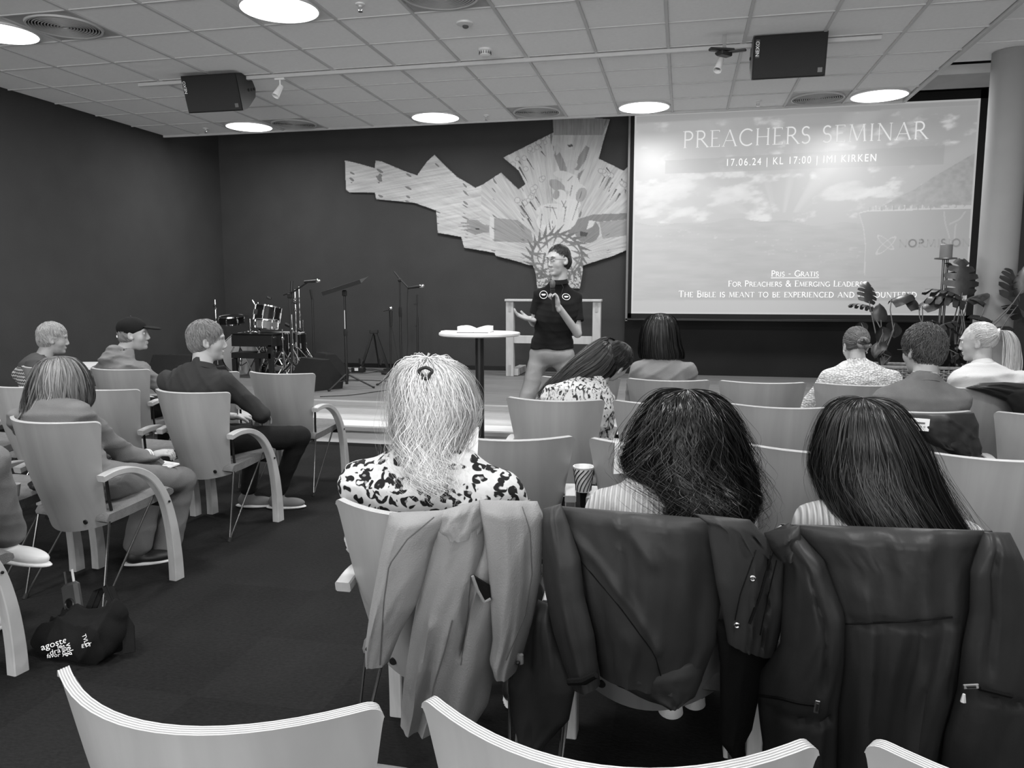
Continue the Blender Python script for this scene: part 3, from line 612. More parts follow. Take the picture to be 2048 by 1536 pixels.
# music stand
p = atz(694, 777, STG); t = empty('music_stand', (p[0], p[1], STG), 0, 'black music stand with tilted desk standing near the stage front', 'music stand')
MB().tube([(0, 0, .05), (0, 0, .62)], .016, 10).build('pole', M_black, t); MB().tube([(0, 0, .6), (0, 0, 1.07)], .011, 10).build('upper_pole', M_blackmetal, t)
MB().box((0, -.012, .78), (.008, .002, .22)).build('label_strip', M_white, t, label='white lettering strip on the pole')
MB().lathe([(.02, .60), (.024, .62), (.024, .66), (.018, .68)], n=16).build('collar', M_black_r, t)
MB().box((0, 0, 1.08), (.05, .04, .07), bev=.01).build('clamp', M_black, t)
R = euler(-1.12, .0, .95) @ euler(0, 0, 0)
dk = MB(); R = euler(.22, -.30, .1); dk.box(R @ np.array([0, 0, 0])+np.array([.02, 0, 1.16]), (.46, .36, .006), rot=R); dk.box(R @ np.array([0, -.18, .02])+np.array([.02, 0, 1.16]), (.46, .006, .045), rot=R); dk.build('desk', M_black, t, smooth=None)
tripod(t, 1, .30, .25, .010, zc=.16)
def mic(t, p, d, r=.024):
    d = _unit(d); p = np.array(p, float)
    MB().tube([p, p+d*.03, p+d*.16], [.013, .014, .019], 12).build('microphone_body', M_black, t)
    q = p+d*.175; MB().tube([p+d*.155, p+d*.17, q+d*.01, q+d*.03, q+d*.038], [.019, .024, .025, .018, .004], 12).build('microphone_head', M_chrome, t)
# tall boom microphone stand in the middle
X0, Y0, _ = atz(803, 768, STG); t = empty('microphone_stand', (X0, Y0, STG), 0, 'tall black microphone stand with a boom, left of the round table', 'microphone stand')
MB().tube([(0, 0, .04), (0, 0, .85)], .013, 10).tube([(0, 0, .80), (0, 0, 1.22)], .009, 10).build('pole', M_black, t)
MB().lathe([(.018, .80), (.02, .82), (.02, .90), (.014, .92)], n=14).build('clutch', M_black_r, t)
MB().ball((0, 0, 1.23), .024).build('swivel', M_black_r, t)
MB().tube([(-.07, 0, 1.33), (.0, 0, 1.245), (.115, 0, 1.13)], .009, 8).build('boom', M_black, t)
mic(t, (.10, 0, 1.14), (1, -.1, .12)); tripod(t, 1, .30, -2.4, .011, zc=.22)
MB().tube([(.1, 0, 1.15), (.09, -.01, .9), (.085, .01, .5), (.05, .02, .12), (.0, .05, .02)], .0035, 6).build('cable', M_black_r, t)
# short round-base stand with microphone
X0, Y0, _ = atz(782, 748, STG); t = empty('microphone_stand', (X0, Y0, STG), 0, 'short black microphone stand on a round base, left of the tall boom stand', 'microphone stand')
MB().lathe([(.13, .0), (.13, .02), (.11, .035), (.02, .05), (.02, .06)], n=28).build('base', M_black, t)
MB().tube([(0, 0, .05), (0, 0, .86)], .011, 10).build('pole', M_black, t); MB().tube([(-.09, 0, .84), (.0, 0, .86), (.02, 0, .86)], .008, 8).build('clip', M_black, t)
MB().tube([(.02, -.01, .64), (.02, -.01, .84)], [.014, .02], 12).build('microphone_body', M_black, t); MB().ball((.02, -.01, .875), .028).build('microphone_head', M_chrome, t)
MB().tube([(.02, -.01, .64), (.04, 0, .55), (.10, 0, .2), (.16, 0, .02)], .003, 6).build('cable', M_black_r, t)
# plain stand right of the boom stand
X0, Y0, _ = atz(858, 735, STG); t = empty('microphone_stand', (X0, min(Y0, .95), STG), 0, 'slim black microphone stand without microphone, nearest the round table', 'microphone stand')
MB().tube([(0, 0, .04), (0, 0, .75)], .013, 10).tube([(0, 0, .7), (0, 0, 1.03)], .008, 8).build('pole', M_black, t)
MB().tube([(0, 0, .92), (0, 0, 1.05)], .012, 8).build('folded_boom', M_black, t); MB().box((-.02, 0, .92), (.05, .02, .02)).box((-.01, 0, .62), (.04, .02, .02)).build('clamp', M_black_r, t); tripod(t, 1, .24, .6, .009, zc=.12)
# guitar stand
X0, Y0 = aty(752, 728, .95)[:2]; t = empty('guitar_stand', (X0, .9, STG), .1, 'black A-frame guitar stand with two hooks by the back wall', 'guitar stand')
for s in (-1, 1):
    MB().box((s*.11, 0, .27), (.035, .03, .56), rot=euler(0, -s*.33, 0)).build('leg', M_black, t)
    MB().tube([(s*.14-.02, -.02, .14), (s*.14-.02, -.14, .08), (s*.14-.02, -.17, .10), (s*.14-.02, -.18, .18)], .012, 8).build('hook', M_black_r, t)
    MB().box((s*.20, 0, .012), (.14, .05, .024), bev=.004).build('foot', M_black_r, t)
MB().box((0, 0, .54), (.12, .04, .05), bev=.008).build('top_joint', M_black, t)
MB().tube([(0, 0, .5), (0, .22, .02)], .012, 8).build('rear_leg', M_black, t)
# floor monitors
def monitor(x, y, rz, w, label):
    t = empty('floor_monitor', (x, y, STG), rz, label, 'floor monitor', 'black wedge floor monitors')
    d, h = .40, .34; poly = [(-d/2, 0), (d/2, 0), (d/2+.02, .12), (d*.1, h), (-d*.12, h), (-d/2, .12)]
    m = MB(); n = len(poly); vs = [(x_, a, z_) for x_ in (-w/2, w/2) for a, z_ in poly]
    m.add(vs, [tuple(range(n-1, -1, -1)), tuple(range(n, 2*n))]+[(i, (i+1) % n, n+(i+1) % n, n+i) for i in range(n)]).build('cabinet', M_black, t, smooth=None)
    a = math.atan2(h-.12, d/2+.02-d*.1); R = euler(-a, 0, 0) ; c = np.array([0, (d/2+.02+d*.1)/2, (h+.12)/2])
    MB().box(c+R @ np.array([0, 0, .008]), (w-.04, .27, .012), rot=R, bev=.004).build('grille', M_grille, t, smooth=None)
    MB().box((0, -d/2-.004, .07), (.16, .012, .07), bev=.004).build('handle_recess', M_black_r, t)
    for s in (-1, 1): MB().box((s*(w/2-.05), 0, .004), (.04, d*.8, .008)).build('rubber_foot', M_black_r, t)
monitor(-2.10, -1.12, -.55, .46, 'black wedge floor monitor at the stage edge, its end towards the chairs')
monitor(-2.33, -.38, -.8, .46, 'black wedge floor monitor tilted back, behind the one at the stage edge')
X0, Y0, _ = atz(345, 745, STG); monitor(-4.0, -1.0, .1, .5, 'black wedge floor monitor between the capped man and the boy')
# keyboard bench / cabinet in front of the drums
def at2(px, py, Y): p = aty(px, py, Y); return p[0], p[2]
t = empty('keyboard', (-3.72, -.35, STG), 0, 'black stage piano on a black wooden stand in front of the drums', 'keyboard')
KY = -.35
def kbox(name, x0, y0, x1, y1, dep, m, Y=KY, bev=.004, par=None, zmin=None):
    a = aty(x0, y0, Y); c = aty(x1, y1, Y); z0 = c[2] if zmin is None else zmin
    return keep(MB().box(((a[0]+c[0])/2, Y+dep/2, (a[2]+z0)/2), (abs(c[0]-a[0]), dep, abs(a[2]-z0)), bev=bev).build(name, m, smooth=None), par or t)
kbox('piano_body', 462, 670, 544, 694, .36, M_black); kbox('lid', 464, 667, 545, 671, .38, M_blackmetal)
kbox('stand_rail', 462, 705, 542, 718, .30, M_black)
for x in (464, 478): pass
kbox('leg', 463, 717, 472, 742, .06, M_black, zmin=STG); kbox('leg', 509, 717, 518, 742, .06, M_black, zmin=STG)
kbox('leg', 535, 690, 545, 745, .06, M_black, zmin=STG); kbox('leg', 463, 717, 471, 742, .06, M_black, Y=KY+.26, zmin=STG)
for x0, x1 in ((512, 520), (524, 516), (468, 462)):
    a = aty(x0, 694, KY-.004); c = aty(x1, 706, KY-.004); keep(MB().tube([a, c], .008, 6).build('strut', M_chrome), t)
# drum kit
DY = .45
dk_ = empty('drum_kit', (-3.7, DY, STG), 0, 'black drum kit with chrome hardware in the stage corner', 'drum kit')
M_shell_d = mat('black_drum_lacquer', .015, .12, .2, noise=(9, .1)); M_head = mat('drum_head', .36, .5, noise=(6, .06)); M_snare = mat('snare_wood', .2, .35, noise=(7, .1))
def drum(px, py, r, dep, R, Y, mshell=M_shell_d, lugs=8, hname='drum_head', name='drum'):
    c = np.array(aty(px, py, Y)); R = np.array(R)
    sh = keep(MB().lathe([(r-.004, -dep/2), (r, -dep/2), (r, dep/2), (r-.004, dep/2)], c=c, n=36, M=R).build(name, mshell), dk_)
    def sub(m, nm, mt): o = m.build(nm, mt); o.parent = sh; return o
    for s in (-1, 1):
        sub(MB().lathe([(r-.006, s*dep/2), (r+.008, s*dep/2), (r+.010, s*(dep/2-.016)), (r+.002, s*(dep/2-.018))], c=c, n=36, M=R), 'hoop', M_chrome)
        sub(MB().lathe([(0, s*(dep/2+.002)), (r-.008, s*(dep/2+.001)), (r-.008, s*(dep/2-.004)), (0, s*(dep/2-.004))], c=c, n=36, M=R), hname, M_head)
    g = MB()
    for k in range(lugs):
        a = 2*PI*k/lugs+.2; x, y = (r+.012)*math.cos(a), (r+.012)*math.sin(a)
        g.tube([c+R @ np.array([x, y, -dep/2+.01]), c+R @ np.array([x, y, dep/2-.01])], .005, 6); g.box(c+R @ np.array([x, y, 0]), (.02, .02, min(.07, dep*.4)), rot=R @ euler(0, 0, a))
    setp(g.build('tension_rods', M_chrome), kind='stuff').parent = sh
drum(495, 706, .285, .40, euler(PI/2, 0, .25), .35, lugs=10, name='bass_drum')
drum(535, 628, .165, .22, euler(-.16, .12, 0), .15, name='rack_tom'); drum(463, 640, .17, .12, euler(.1, 0, 0), .55, name='side_drum')
drum(533, 648, .14, .13, euler(-.06, .06, 0), -.05, mshell=M_snare, name='snare_drum'); drum(562, 690, .19, .34, euler(0, 0, 0), .1, name='floor_tom'); drum(588, 690, .16, .34, euler(.05, 0, 0), .5, name='floor_tom')
def stand(px, py, Y, h, spread, topbits, a0=.3):
    p = aty(px, py, Y); x, y = p[0], Y
    keep(MB().tube([(x, y, STG+.06), (x, y, STG+h*.6)], .012, 10).tube([(x, y, STG+h*.55), (x, y, STG+h)], .008, 8).build('stand_pole', M_chrome), dk_)
    g = MB()
    for k in range(3):
        a = a0+2*PI*k/3; g.tube([(x, y, STG+.36), (x+spread*math.cos(a), y+spread*math.sin(a), STG+.012)], .008, 6); g.tube([(x, y, STG+.12), (x+spread*.55*math.cos(a), y+spread*.55*math.sin(a), STG+.17)], .006, 6)
    keep(g.build('stand_legs', M_chrome), dk_)
    for dz in topbits:
        keep(MB().lathe([(.02, -.02), (.024, -.01), (.024, .012), (.016, .02)], c=(x, y, STG+dz), n=12).build('wing_clamp', M_chrome), dk_)
stand(594, 700, .3, 1.12, .3, (.55, .85, 1.0)); stand(602, 700, .55, 1.16, .28, (.5, .78)); stand(434, 680, .6, .98, .25, (.7, .86))
stand(501, 660, .45, .72, .2, (.6,)); stand(546, 700, -.1, .50, .18, (.2, .4)); stand(566, 700, -.2, .62, .22, (.3, .5), 1.2)
keep(MB().lathe([(0, .03), (.04, .025), (.19, 0), (.19, -.003), (.04, .02), (0, .026)], c=aty(470, 632, .5), n=32).build('cymbal_bag_disc', M_black), dk_)
stand(480, 690, -.05, .52, .16, (.2, .4), .8); stand(520, 700, .2, .95, .2, (.6, .8), .1); stand(586, 700, .0, .80, .22, (.4, .6), 1.9); stand(608, 705, .75, .7, .2, (.3,), .5)
keep(MB().tube([aty(505, 600, .4), aty(512, 612, .4), aty(520, 616, .4)], .012, 8).build('tom_arm', M_chrome), dk_)
for (px, py, Y_, s_) in ((538, 596, .2, .06), (590, 605, .2, .05), (575, 650, -.1, .07), (600, 660, .3, .06), (430, 612, .5, .05)):
    keep(MB().box(aty(px, py, Y_), (s_, .04, s_*.7), rot=euler(.4, .5, .2), bev=.01).build('microphone_clip', M_black), dk_)
g = MB(); r5 = np.random.RandomState(9)
for k in range(10):
    x0 = -3.5+.08*k+r5.randn()*.05; pts = [np.array([x0+.12*math.sin(q*.9+k)+.03*q, -.15-.05*k*.3+.10*math.cos(q*1.1+k), STG+.012+.03*abs(math.sin(q+k))]) for q in range(9)]; g.tube(bez(pts, 3) if 'bez' in globals() else pts, .006, 5)
keep(g.build('cable_tangle', M_black_r, kind='stuff'), dk_)
# overhead boom microphone by the drums
X0, Y0, _ = atz(583, 752, STG); t = empty('microphone_stand', (X0, -.9, STG), 0, 'black boom microphone stand reaching over from the drums to the right', 'microphone stand')
X0 = aty(583, 700, -.9)[0]; t.location.x = X0
MB().tube([(0, 0, .05), (0, 0, .75)], .014, 10).tube([(0, 0, .7), (0, 0, 1.05)], .009, 8).build('pole', M_black, t)
MB().box((0, 0, 1.05), (.05, .04, .06), bev=.008).build('swivel', M_black_r, t)
MB().tube([(-.08, 0, 1.06), (.06, 0, 1.10), (.28, -.05, 1.22)], .011, 8).build('boom', M_black, t); mic(t, (.22, -.05, 1.21), (1, -.1, .05)); tripod(t, 1, .3, .9, .011, zc=.25)
MB().tube([(.0, .02, .95), (.02, .03, 1.22)], .016, 8).build('spare_arm', M_black, t)
# small second stand with clip behind
t = empty('microphone_stand', (X0+.06, -.45, STG), 0, 'black microphone stand standing just behind the boom stand at the drums', 'microphone stand')
MB().tube([(0, 0, .05), (0, 0, 1.0)], .012, 10).build('pole', M_black, t); MB().tube([(0, 0, 1.0), (-.02, 0, 1.12)], .016, 8).build('grip', M_black_r, t); tripod(t, 1, .26, .2, .010, zc=.2)
# wooden altar
ax0, ax1 = -.255, .965; AY = .6
t = empty('altar_table', ((ax0+ax1)/2, AY, STG), 0, 'plain wooden altar frame standing on stage behind the presenter', 'altar')
w = ax1-ax0
MB().box((0, .0, .985), (w+.02, .16, .03), bev=.004).build('top', M_altar, t, smooth=None)
for s in (-1, 1):
    MB().box((s*(w/2-.05), 0, .485), (.10, .10, .97), bev=.004).build('leg', M_altar, t, smooth=None)
    MB().box((s*(w/2-.05), -.052, .9), (.03, .006, .12)).build('inlay', M_shell, t, smooth=None); MB().box((s*(w/2-.05), -.052, .08), (.03, .006, .14)).build('inlay', M_shell, t, smooth=None)
    MB().box((s*(w/2-.10), .28, .05), (.10, .55, .09), bev=.004).build('foot', M_altar, t, smooth=None)
MB().box((0, 0, .48), (w-.18, .05, .10), bev=.004).build('crossbar', M_altar, t, smooth=None)
# bar table on the floor with papers and a book
BX, BYy = .292, -2.86; TZ = 1.10
t = empty('bar_table', (BX, BYy, 0), 0, 'round bar table with pale top and black pole in front of the stage', 'table')
MB().lathe([(0, TZ-.028), (.335, TZ-.028), (.345, TZ-.02), (.345, TZ-.004), (.34, TZ), (0, TZ)], n=64).build('table_top', M_step, t)
MB().tube([(0, 0, .02), (0, 0, TZ-.03)], .037, 24).build('pole', M_black, t); MB().lathe([(.22, 0), (.22, .012), (.05, .02), (.04, .05)], n=40).build('base_plate', M_black, t)
MB().lathe([(.09, TZ-.04), (.09, TZ-.03)], n=24).build('top_plate', M_black, t)
t = empty('open_book', (BX-.03, BYy-.02, TZ), .08, 'thick open book with pale pages lying on the round bar table', 'book')
m = MB(); n = 10
for s in (-1, 1):
    prof = [(s*(.002+.135*i/n), .020+.036*math.sin(PI*min(1, (i+1.2)/n)*.62)) for i in range(n+1)]
    poly = [(s*.002, .004)]+[(s*.137, .004)]+prof[::-1]; m.prism(poly if s > 0 else poly[::-1], -.095, .095)
m.build('pages', M_paper, t, smooth=50); MB().box((0, 0, .003), (.285, .2, .006), bev=.002).build('cover', M_seatfab, t, smooth=None)
def paper(name, x, y, z, w, d, rz, label, th=.0012, cat='paper', tilt=(0, 0), lines=0, mt=None):
    o = MB().box((0, 0, th/2), (w, d, th)).build(name, mt or M_paper, smooth=None)
    o.location = (x, y, z); o.rotation_euler = (tilt[0], tilt[1], rz); setp(o, label, cat); return o
paper('loose_sheets', BX+.20, BYy-.05, TZ+.0005, .21, .15, .2, 'loose white sheets at the right edge of the bar table', .004)
paper('notebook', BX-.24, BYy-.03, TZ+.0005, .15, .11, -.1, 'small white notebook at the left edge of the bar table', .012, 'notebook')
# cables on the stage floor
def cable(pts, label, r=.004):
    P = [Vector((p[0], p[1], STG+r)) for p in pts]; out = []
    for i in range(len(P)-1):
        p0 = P[max(i-1, 0)]; p1 = P[i]; p2 = P[i+1]; p3 = P[min(i+2, len(P)-1)]
        for k in range(6):
            s = k/6; out.append(.5*((2*p1)+(-p0+p2)*s+(2*p0-5*p1+4*p2-p3)*s*s+(-p0+3*p1-3*p2+p3)*s**3))
    out.append(P[-1]); o = MB().tube(out, r, 6).build('cable', M_black_r); setp(o, label, 'cable', 'cables on the stage'); return o
cable([atz(x, y, STG) for x, y in ((690, 760), (740, 761), (790, 763), (830, 758))], 'black cable running right from the foot of the music stand')
cable([atz(x, y, STG) for x, y in ((640, 794), (700, 791), (745, 785), (790, 778), (830, 766))], 'long curved black cable along the front edge of the stage')
cable([(-2.9, .95), (-2.6, .9), (-2.3, 1.0), (-2.1, .85), (-1.8, 1.0), (-1.5, .9)], 'tangled black cable along the wall by the guitar stand')
cable([(-2.8, .75), (-2.5, .5), (-2.2, .45), (-2.0, .8), (-1.7, .6)], 'looped black cable in front of the guitar stand')
cable([(-1.3, .6), (-1.1, .75), (-.95, .6), (-1.15, .5), (-1.3, .65)], 'small coil of black cable left of the altar frame')
cable([atz(x, y, STG) for x, y in ((640, 745), (680, 748), (730, 741), (770, 746))], 'thin black cable between the monitors and the short stand')
t = empty('effects_pedal', (-2.33, .60, STG), .1, 'black pedal box with a white label by the guitar stand', 'pedal')
MB().box((0, 0, .035), (.17, .12, .07), bev=.008).build('case', M_black, t); MB().box((-.01, -.062, .045), (.05, .003, .04)).build('label_plate', M_white, t); MB().cyl((.04, -.02, .07), .012, .012, 12).build('switch', M_chrome, t)
t = empty('power_strip', (-2.66, .6, STG), -.1, 'black power strip with plugs left of the guitar stand', 'power strip')
MB().box((0, 0, .02), (.32, .05, .04), bev=.006).build('case', M_black, t)
for k in range(4): MB().cyl((-.11+.07*k, 0, .04), .018, .025, 12).build('plug', M_black_r if k % 2 else M_white, t)
# altar candle stand and planter on the right of the stage
t = empty('candle_stand', (4.35, -1.24, STG), 0, 'tall slim metal candle stand in front of the projection screen', 'candle stand')
M_brass = mat('dull_metal', .16, .35, .7, noise=(9, .1))
MB().tube([(-.016, 0, .02), (-.016, 0, 1.40)], .012, 12).tube([(.016, 0, .02), (.016, 0, 1.40)], .012, 12).build('pole', M_brass, t)
MB().lathe([(.0, 1.395), (.02, 1.395), (.095, 1.402), (.095, 1.414), (0, 1.414)], n=32).build('drip_plate', M_brass, t); MB().lathe([(.15, 0), (.15, .015), (.03, .03)], n=32).build('base', M_brass, t)
t = empty('candle', (4.35, -1.24, STG+1.4145), 0, 'thick pillar candle on the tall stand', 'candle')
MB().lathe([(.052, 0), (.054, .004), (.054, .118), (.048, .122), (.02, .114), (0, .112)], n=32).build('wax', mat('candle_wax', .18, .5, noise=(8, .08)), t); MB().tube([(0, 0, .11), (.002, 0, .128)], .002, 6).build('wick', M_black, t)
# wicker planter
M_wick = mat('wicker', .20, .6, noise=(30, .3))
PX0, PX1, PYc, PH = 3.64, 4.50, -1.60, .43
t = empty('wicker_planter', ((PX0+PX1)/2, PYc, STG), 0, 'long wicker basket planter on the stage behind the audience on the right', 'planter')
w, dd2 = (PX1-PX0)/2, .17
MB().box((0, 0, PH/2-.01), (2*w-.05, 2*dd2-.05, PH-.06)).build('liner', M_black_r, t, smooth=None)
per = []
def rr_(s):   # rounded rectangle perimeter point, s in 0..1
    L = [2*w, 2*dd2, 2*w, 2*dd2]; T = sum(L); q = s*T
    if q < L[0]: return (-w+q, -dd2)
    q -= L[0]
    if q < L[1]: return (w, -dd2+q)
    q -= L[1]
    if q < L[2]: return (w-q, dd2)
    return (-w, dd2-(q-L[2]))
NS = 64; rows = 26
for k in range(NS): x, y = rr_(k/NS); MB().tube([(x, y, .01), (x, y, PH)], .007, 5).build('stake', M_wick, t) if k < 26 else None
g = MB()
for k in range(26, NS): x, y = rr_(k/NS); g.tube([(x, y, .01), (x, y, PH)], .007, 5)
g.build('rear_stakes', M_wick, t, kind='stuff')
for r_ in range(rows):
    z = .015+r_*(PH-.03)/rows; pts = []
    for k in range(NS*2+1):
        s = (k/(NS*2)) % 1; x, y = rr_(s); n_ = (.010 if ((k+2*r_)//2) % 2 else -.008); q = _unit([x/w**3, y/dd2**3, 0]); pts.append((x+n_*q[0], y+n_*q[1], z))
    MB().tube(pts, .0065, 5, cap=False).build('woven_strand', M_wick, t)
MB().tube([rr_(k/NS)+(PH,) for k in range(NS+1)], .016, 8, cap=False).build('rim', M_wick, t)
# monstera: each leaf a part, with cuts between the lobes
M_leaf = mat('monstera_leaf', .030, .42, noise=(10, .35), bump=(30, .2)); M_stem = mat('plant_stem', .10, .5, noise=(9, .2))
def leaf_mesh(size, cuts, curl=.25, seed=0):
    r = np.random.RandomState(seed); m = MB(); n = 5
    for s in (-1, 1):
        for k in range(n):          # lobes along the midrib: separate at the margin, joined near the rib
            t0, t1 = k/n, (k+1)/n
            gap = .22 if cuts else .0
            def wd(t): return size*.52*max(0., math.sin(PI*min(1, (t*.86+.14)))**.62)*(1.05-.35*t)
            def P(t, f):
                sw = .16*size*f; z = -curl*size*(f**2)*.55-curl*size*.8*(t-.45)**2
                return (s*wd(t)*f, size*(t-.08)+sw-.12*size*f*(1-t), z)
            a0, a1 = t0+gap*(t1-t0)*.5, t1-gap*(t1-t0)*.5
            fs = [0, .35, .55, .8, 1.0]; vs = []
            for j, f in enumerate(fs):
                q0, q1 = (t0, t1) if (f <= .35 or not cuts or k % 2) and f <= .35 else (a0, a1)
                if not cuts: q0, q1 = t0, t1
                if cuts and f == 1.0: q0, q1 = q0+.2*(q1-q0), q1-.2*(q1-q0)
                vs += [P(q0, f), P(q1, f)]
            m.add(vs, [(2*j, 2*j+1, 2*j+3, 2*j+2) if s > 0 else (2*j+1, 2*j, 2*j+2, 2*j+3) for j in range(len(fs)-1)])
    top = list(m.v); nf = list(m.f)                                   # underside, 1.5 mm below: a leaf with thickness
    m.v += [(x, y, z-.0025) for x, y, z in top]; m.f += [tuple(i+len(top) for i in reversed(f)) for f in nf]
    return m
def plant(name, x, y, z, leaves, label, cut=True):
    t = empty(name, (x, y, z), 0, label, 'plant', 'monstera plants in the wicker planter')
    for i, (lx, ly, lz, size, rx, ry, rz, cuts) in enumerate(leaves):
        tip = np.array([lx-x, ly-y, lz-z]); R = euler(rx, ry, rz)
        m = leaf_mesh(size, cuts, .25+.1*((i*37) % 3), i); m.v = [tuple(tip+R @ np.array(v)) for v in m.v]
        m.build('leaf', M_leaf, t, smooth=60)
        mid = tip*.5+np.array([.05*math.sin(i), .04*math.cos(i*2), .05]); MB().tube([(0, 0, 0), tuple(tip*.25+np.array([0, 0, .02])), tuple(mid), tuple(tip*.85), tuple(tip)], [.008, .007, .006, .005, .004], 6).build('leaf_stalk', M_stem, t)
def L(px, py, Y, size, rx, ry, rz, cuts=True): q = aty(px, py, Y); return (q[0], q[1], q[2], size*(1. if cuts else .78), rx, ry, rz, cuts)
zt = STG+PH-.06
plant('monstera', 3.78, -1.6, zt, [L(1738, 602, -1.5, .22, 1.1, .3, .35), L(1745, 612, -1.45, .20, .2, .2, 1.2), L(1783, 598, -1.5, .26, .35, .2, -1.25, False), L(1762, 640, -1.5, .20, 1.3, .1, .25, False),
     L(1722, 645, -1.4, .17, -1.2, 0, .1, False), L(1765, 655, -1.55, .18, -1.3, .1, .2, False), L(1790, 645, -1.5, .20, -.9, .2, -.6, False), L(1760, 682, -1.55, .20, -.9, 0, 2.4, False), L(1768, 702, -1.6, .17, -1.2, 0, .2, False)],
      'monstera with small leaves above the woman in white knit')
plant('monstera', 4.12, -1.6, zt, [L(1845, 612, -1.5, .28, .5, .3, -1.15, False), L(1838, 615, -1.45, .24, .9, 0, .7, False), L(1865, 640, -1.5, .2, -.2, 0, -.5, False), L(1880, 650, -1.45, .2, -.6, 0, .8, False)], 'monstera between the shirted man and the candle stand')
plant('monstera', 4.38, -1.55, zt, [L(1925, 585, -1.5, .32, 1.35, .05, .05), L(1922, 590, -1.45, .30, .3, .2, 1.35), L(1928, 598, -1.5, .30, .2, -.1, 1.5), L(1935, 600, -1.5, .26, .4, .1, -1.2, False), L(1925, 560, -1.4, .22, 1.0, .3, .9), L(1905, 640, -1.5, .26, -.4, .2, 1.6), L(1900, 655, -1.55, .24, -.5, .2, -.6), L(1925, 645, -1.4, .24, -.8, 0, -.3), L(1895, 690, -1.6, .25, -.6, .1, .4), L(1915, 690, -1.55, .24, -.9, .1, -.4), L(1890, 720, -1.62, .22, -.8, .1, .3), L(1925, 700, -1.6, .22, -.8, .1, 1.0)],
      'tall monstera with deeply cut leaves between the candle stand and column')
plant('monstera', 4.44, -1.66, zt, [L(2030, 600, -1.7, .34, 1.2, .5, .6), L(2036, 610, -1.7, .30, -.6, .4, -1.0), L(1985, 640, -1.65, .22, .4, .1, 1.3, False), L(2000, 655, -1.65, .22, .1, .1, -.8, False), L(2044, 580, -1.8, .3, 1.1, -.3, -.9), L(1972, 605, -1.65, .16, .5, .3, 1.0, False)], 'monstera with a big slotted leaf at the right edge of the photo')
# ------------------------------------------------------------------ chairs: origin at the floor under the seat centre, facing +Y
def shell_pt(u, v, off=0.):
    """v 0 top .. 1 bottom"""
    zt, zb = .877, .375
    z = zt+(zb-zt)*v
    hw = .272+(.182-.272)*v
    c = .130*(1-v)+.085*v                                  # wings come forward
    y = -.362+.135*v**.9 + c*(abs(u)**2.0) - .02*math.sin(PI*v)
    if v < .12: r = (.12-v)/.12; y += 0
    # rounded corners
    k = min(1., max(0., abs(u)-.93)/.07)
    z -= .018*(1-math.sqrt(max(0, 1-k*k)))*(1-v)**30
    if v > .8: z -= (.030*(1-u*u)-.0)*((v-.8)/.2)
    n = _unit([-2*c*u/hw*.9, 1., .26]); p = np.array([u*hw, y, z])
    return p + n*off
def shell_mesh(nu=24, nv=14, t=.0165):
    us = [-1, -.992, -.98, -.965, -.945, -.92]+[-.88+1.76*i/16 for i in range(17)]+[.92, .945, .965, .98, .992, 1]; nu = len(us)-1; vs_ = [0, .02, .05]+[.1+.9*i/(nv-3) for i in range(nv-2)]; nv2 = len(vs_)
    A = [shell_pt(u, v, 0) for v in vs_ for u in us]; B = [shell_pt(u, v, t) for v in vs_ for u in us]; V = np.array(A+B); n = len(A); w = nu+1; F = []; E = []
    for j in range(nv2-1):
        for i in range(nu):
            a, b_, c, d = j*w+i, j*w+i+1, (j+1)*w+i+1, (j+1)*w+i; F += [(a, b_, c, d), (n+a, n+d, n+c, n+b_)]
    ring = [i for i in range(w)]+[j*w+nu for j in range(1, nv2)]+[(nv2-1)*w+i for i in range(nu-1, -1, -1)]+[j*w for j in range(nv2-2, 0, -1)]
    extra = []; base = 2*n; NP = 9; cen = V[:n].mean(axis=0); dark = []
    for k in range(NP):                      # plies: alternating layers, the darker ones set back a little
        f0, f1 = k/NP, (k+1)/NP; ins = .0 if k % 2 == 0 else .0007
        for f in (f0, f1):
            for q in ring:
                p = V[q]*(1-f)+V[n+q]*f; d = cen-p; d[1] = 0; extra.append(p+_unit(d)*ins)
        m_ = len(ring); b0 = base+k*2*m_
        for i in range(m_): a_, c_ = b0+i, b0+(i+1) % m_; E.append((a_, c_, c_+m_, a_+m_)); dark.append(k % 2)
        if k < NP-1:
            for i in range(m_): a_, c_ = b0+m_+i, b0+m_+(i+1) % m_; E.append((a_, c_, c_+m_, a_+m_)); dark.append(0)
    V = np.concatenate([V, np.array(extra)])
    me = np_mesh('backrest', V, np.array(F+E)); me.materials.append(M_shell); me.materials.append(M_edge); me.materials.append(M_edge_d)
    mi = np.zeros(len(F)+len(E), np.int32); mi[len(F):] = 1+np.array(dark); me.polygons.foreach_set('material_index', mi)
    import bmesh
    bm = bmesh.new(); bm.from_mesh(me); bmesh.ops.recalc_face_normals(bm, faces=bm.faces)
    bm.to_mesh(me); bm.free(); me.shade_smooth(); me.set_sharp_from_angle(angle=math.radians(40)); return me
def ribbon(path, w, th, x0):
    """bent wooden strip: path of (y,z, thickness)"""
    V = []; n = len(path)
    for i, (y, z, t) in enumerate(path):
        a = path[max(i-1, 0)]; b_ = path[min(i+1, n-1)]; d = _unit([b_[0]-a[0], b_[1]-a[1]]); nn = np.array([-d[1], d[0]])
        e = .004
        for (sx, st) in ((-w/2+e, t/2), (w/2-e, t/2), (w/2, t/2-e), (w/2, -t/2+e), (w/2-e, -t/2), (-w/2+e, -t/2), (-w/2, -t/2+e), (-w/2, t/2-e)): V.append((x0+sx, y+nn[0]*st, z+nn[1]*st))
    F = [(i*8+k, i*8+(k+1) % 8, (i+1)*8+(k+1) % 8, (i+1)*8+k) for i in range(n-1) for k in range(8)]+[tuple(range(7, -1, -1)), tuple(range((n-1)*8, n*8))]
    return MB().add(V, F)
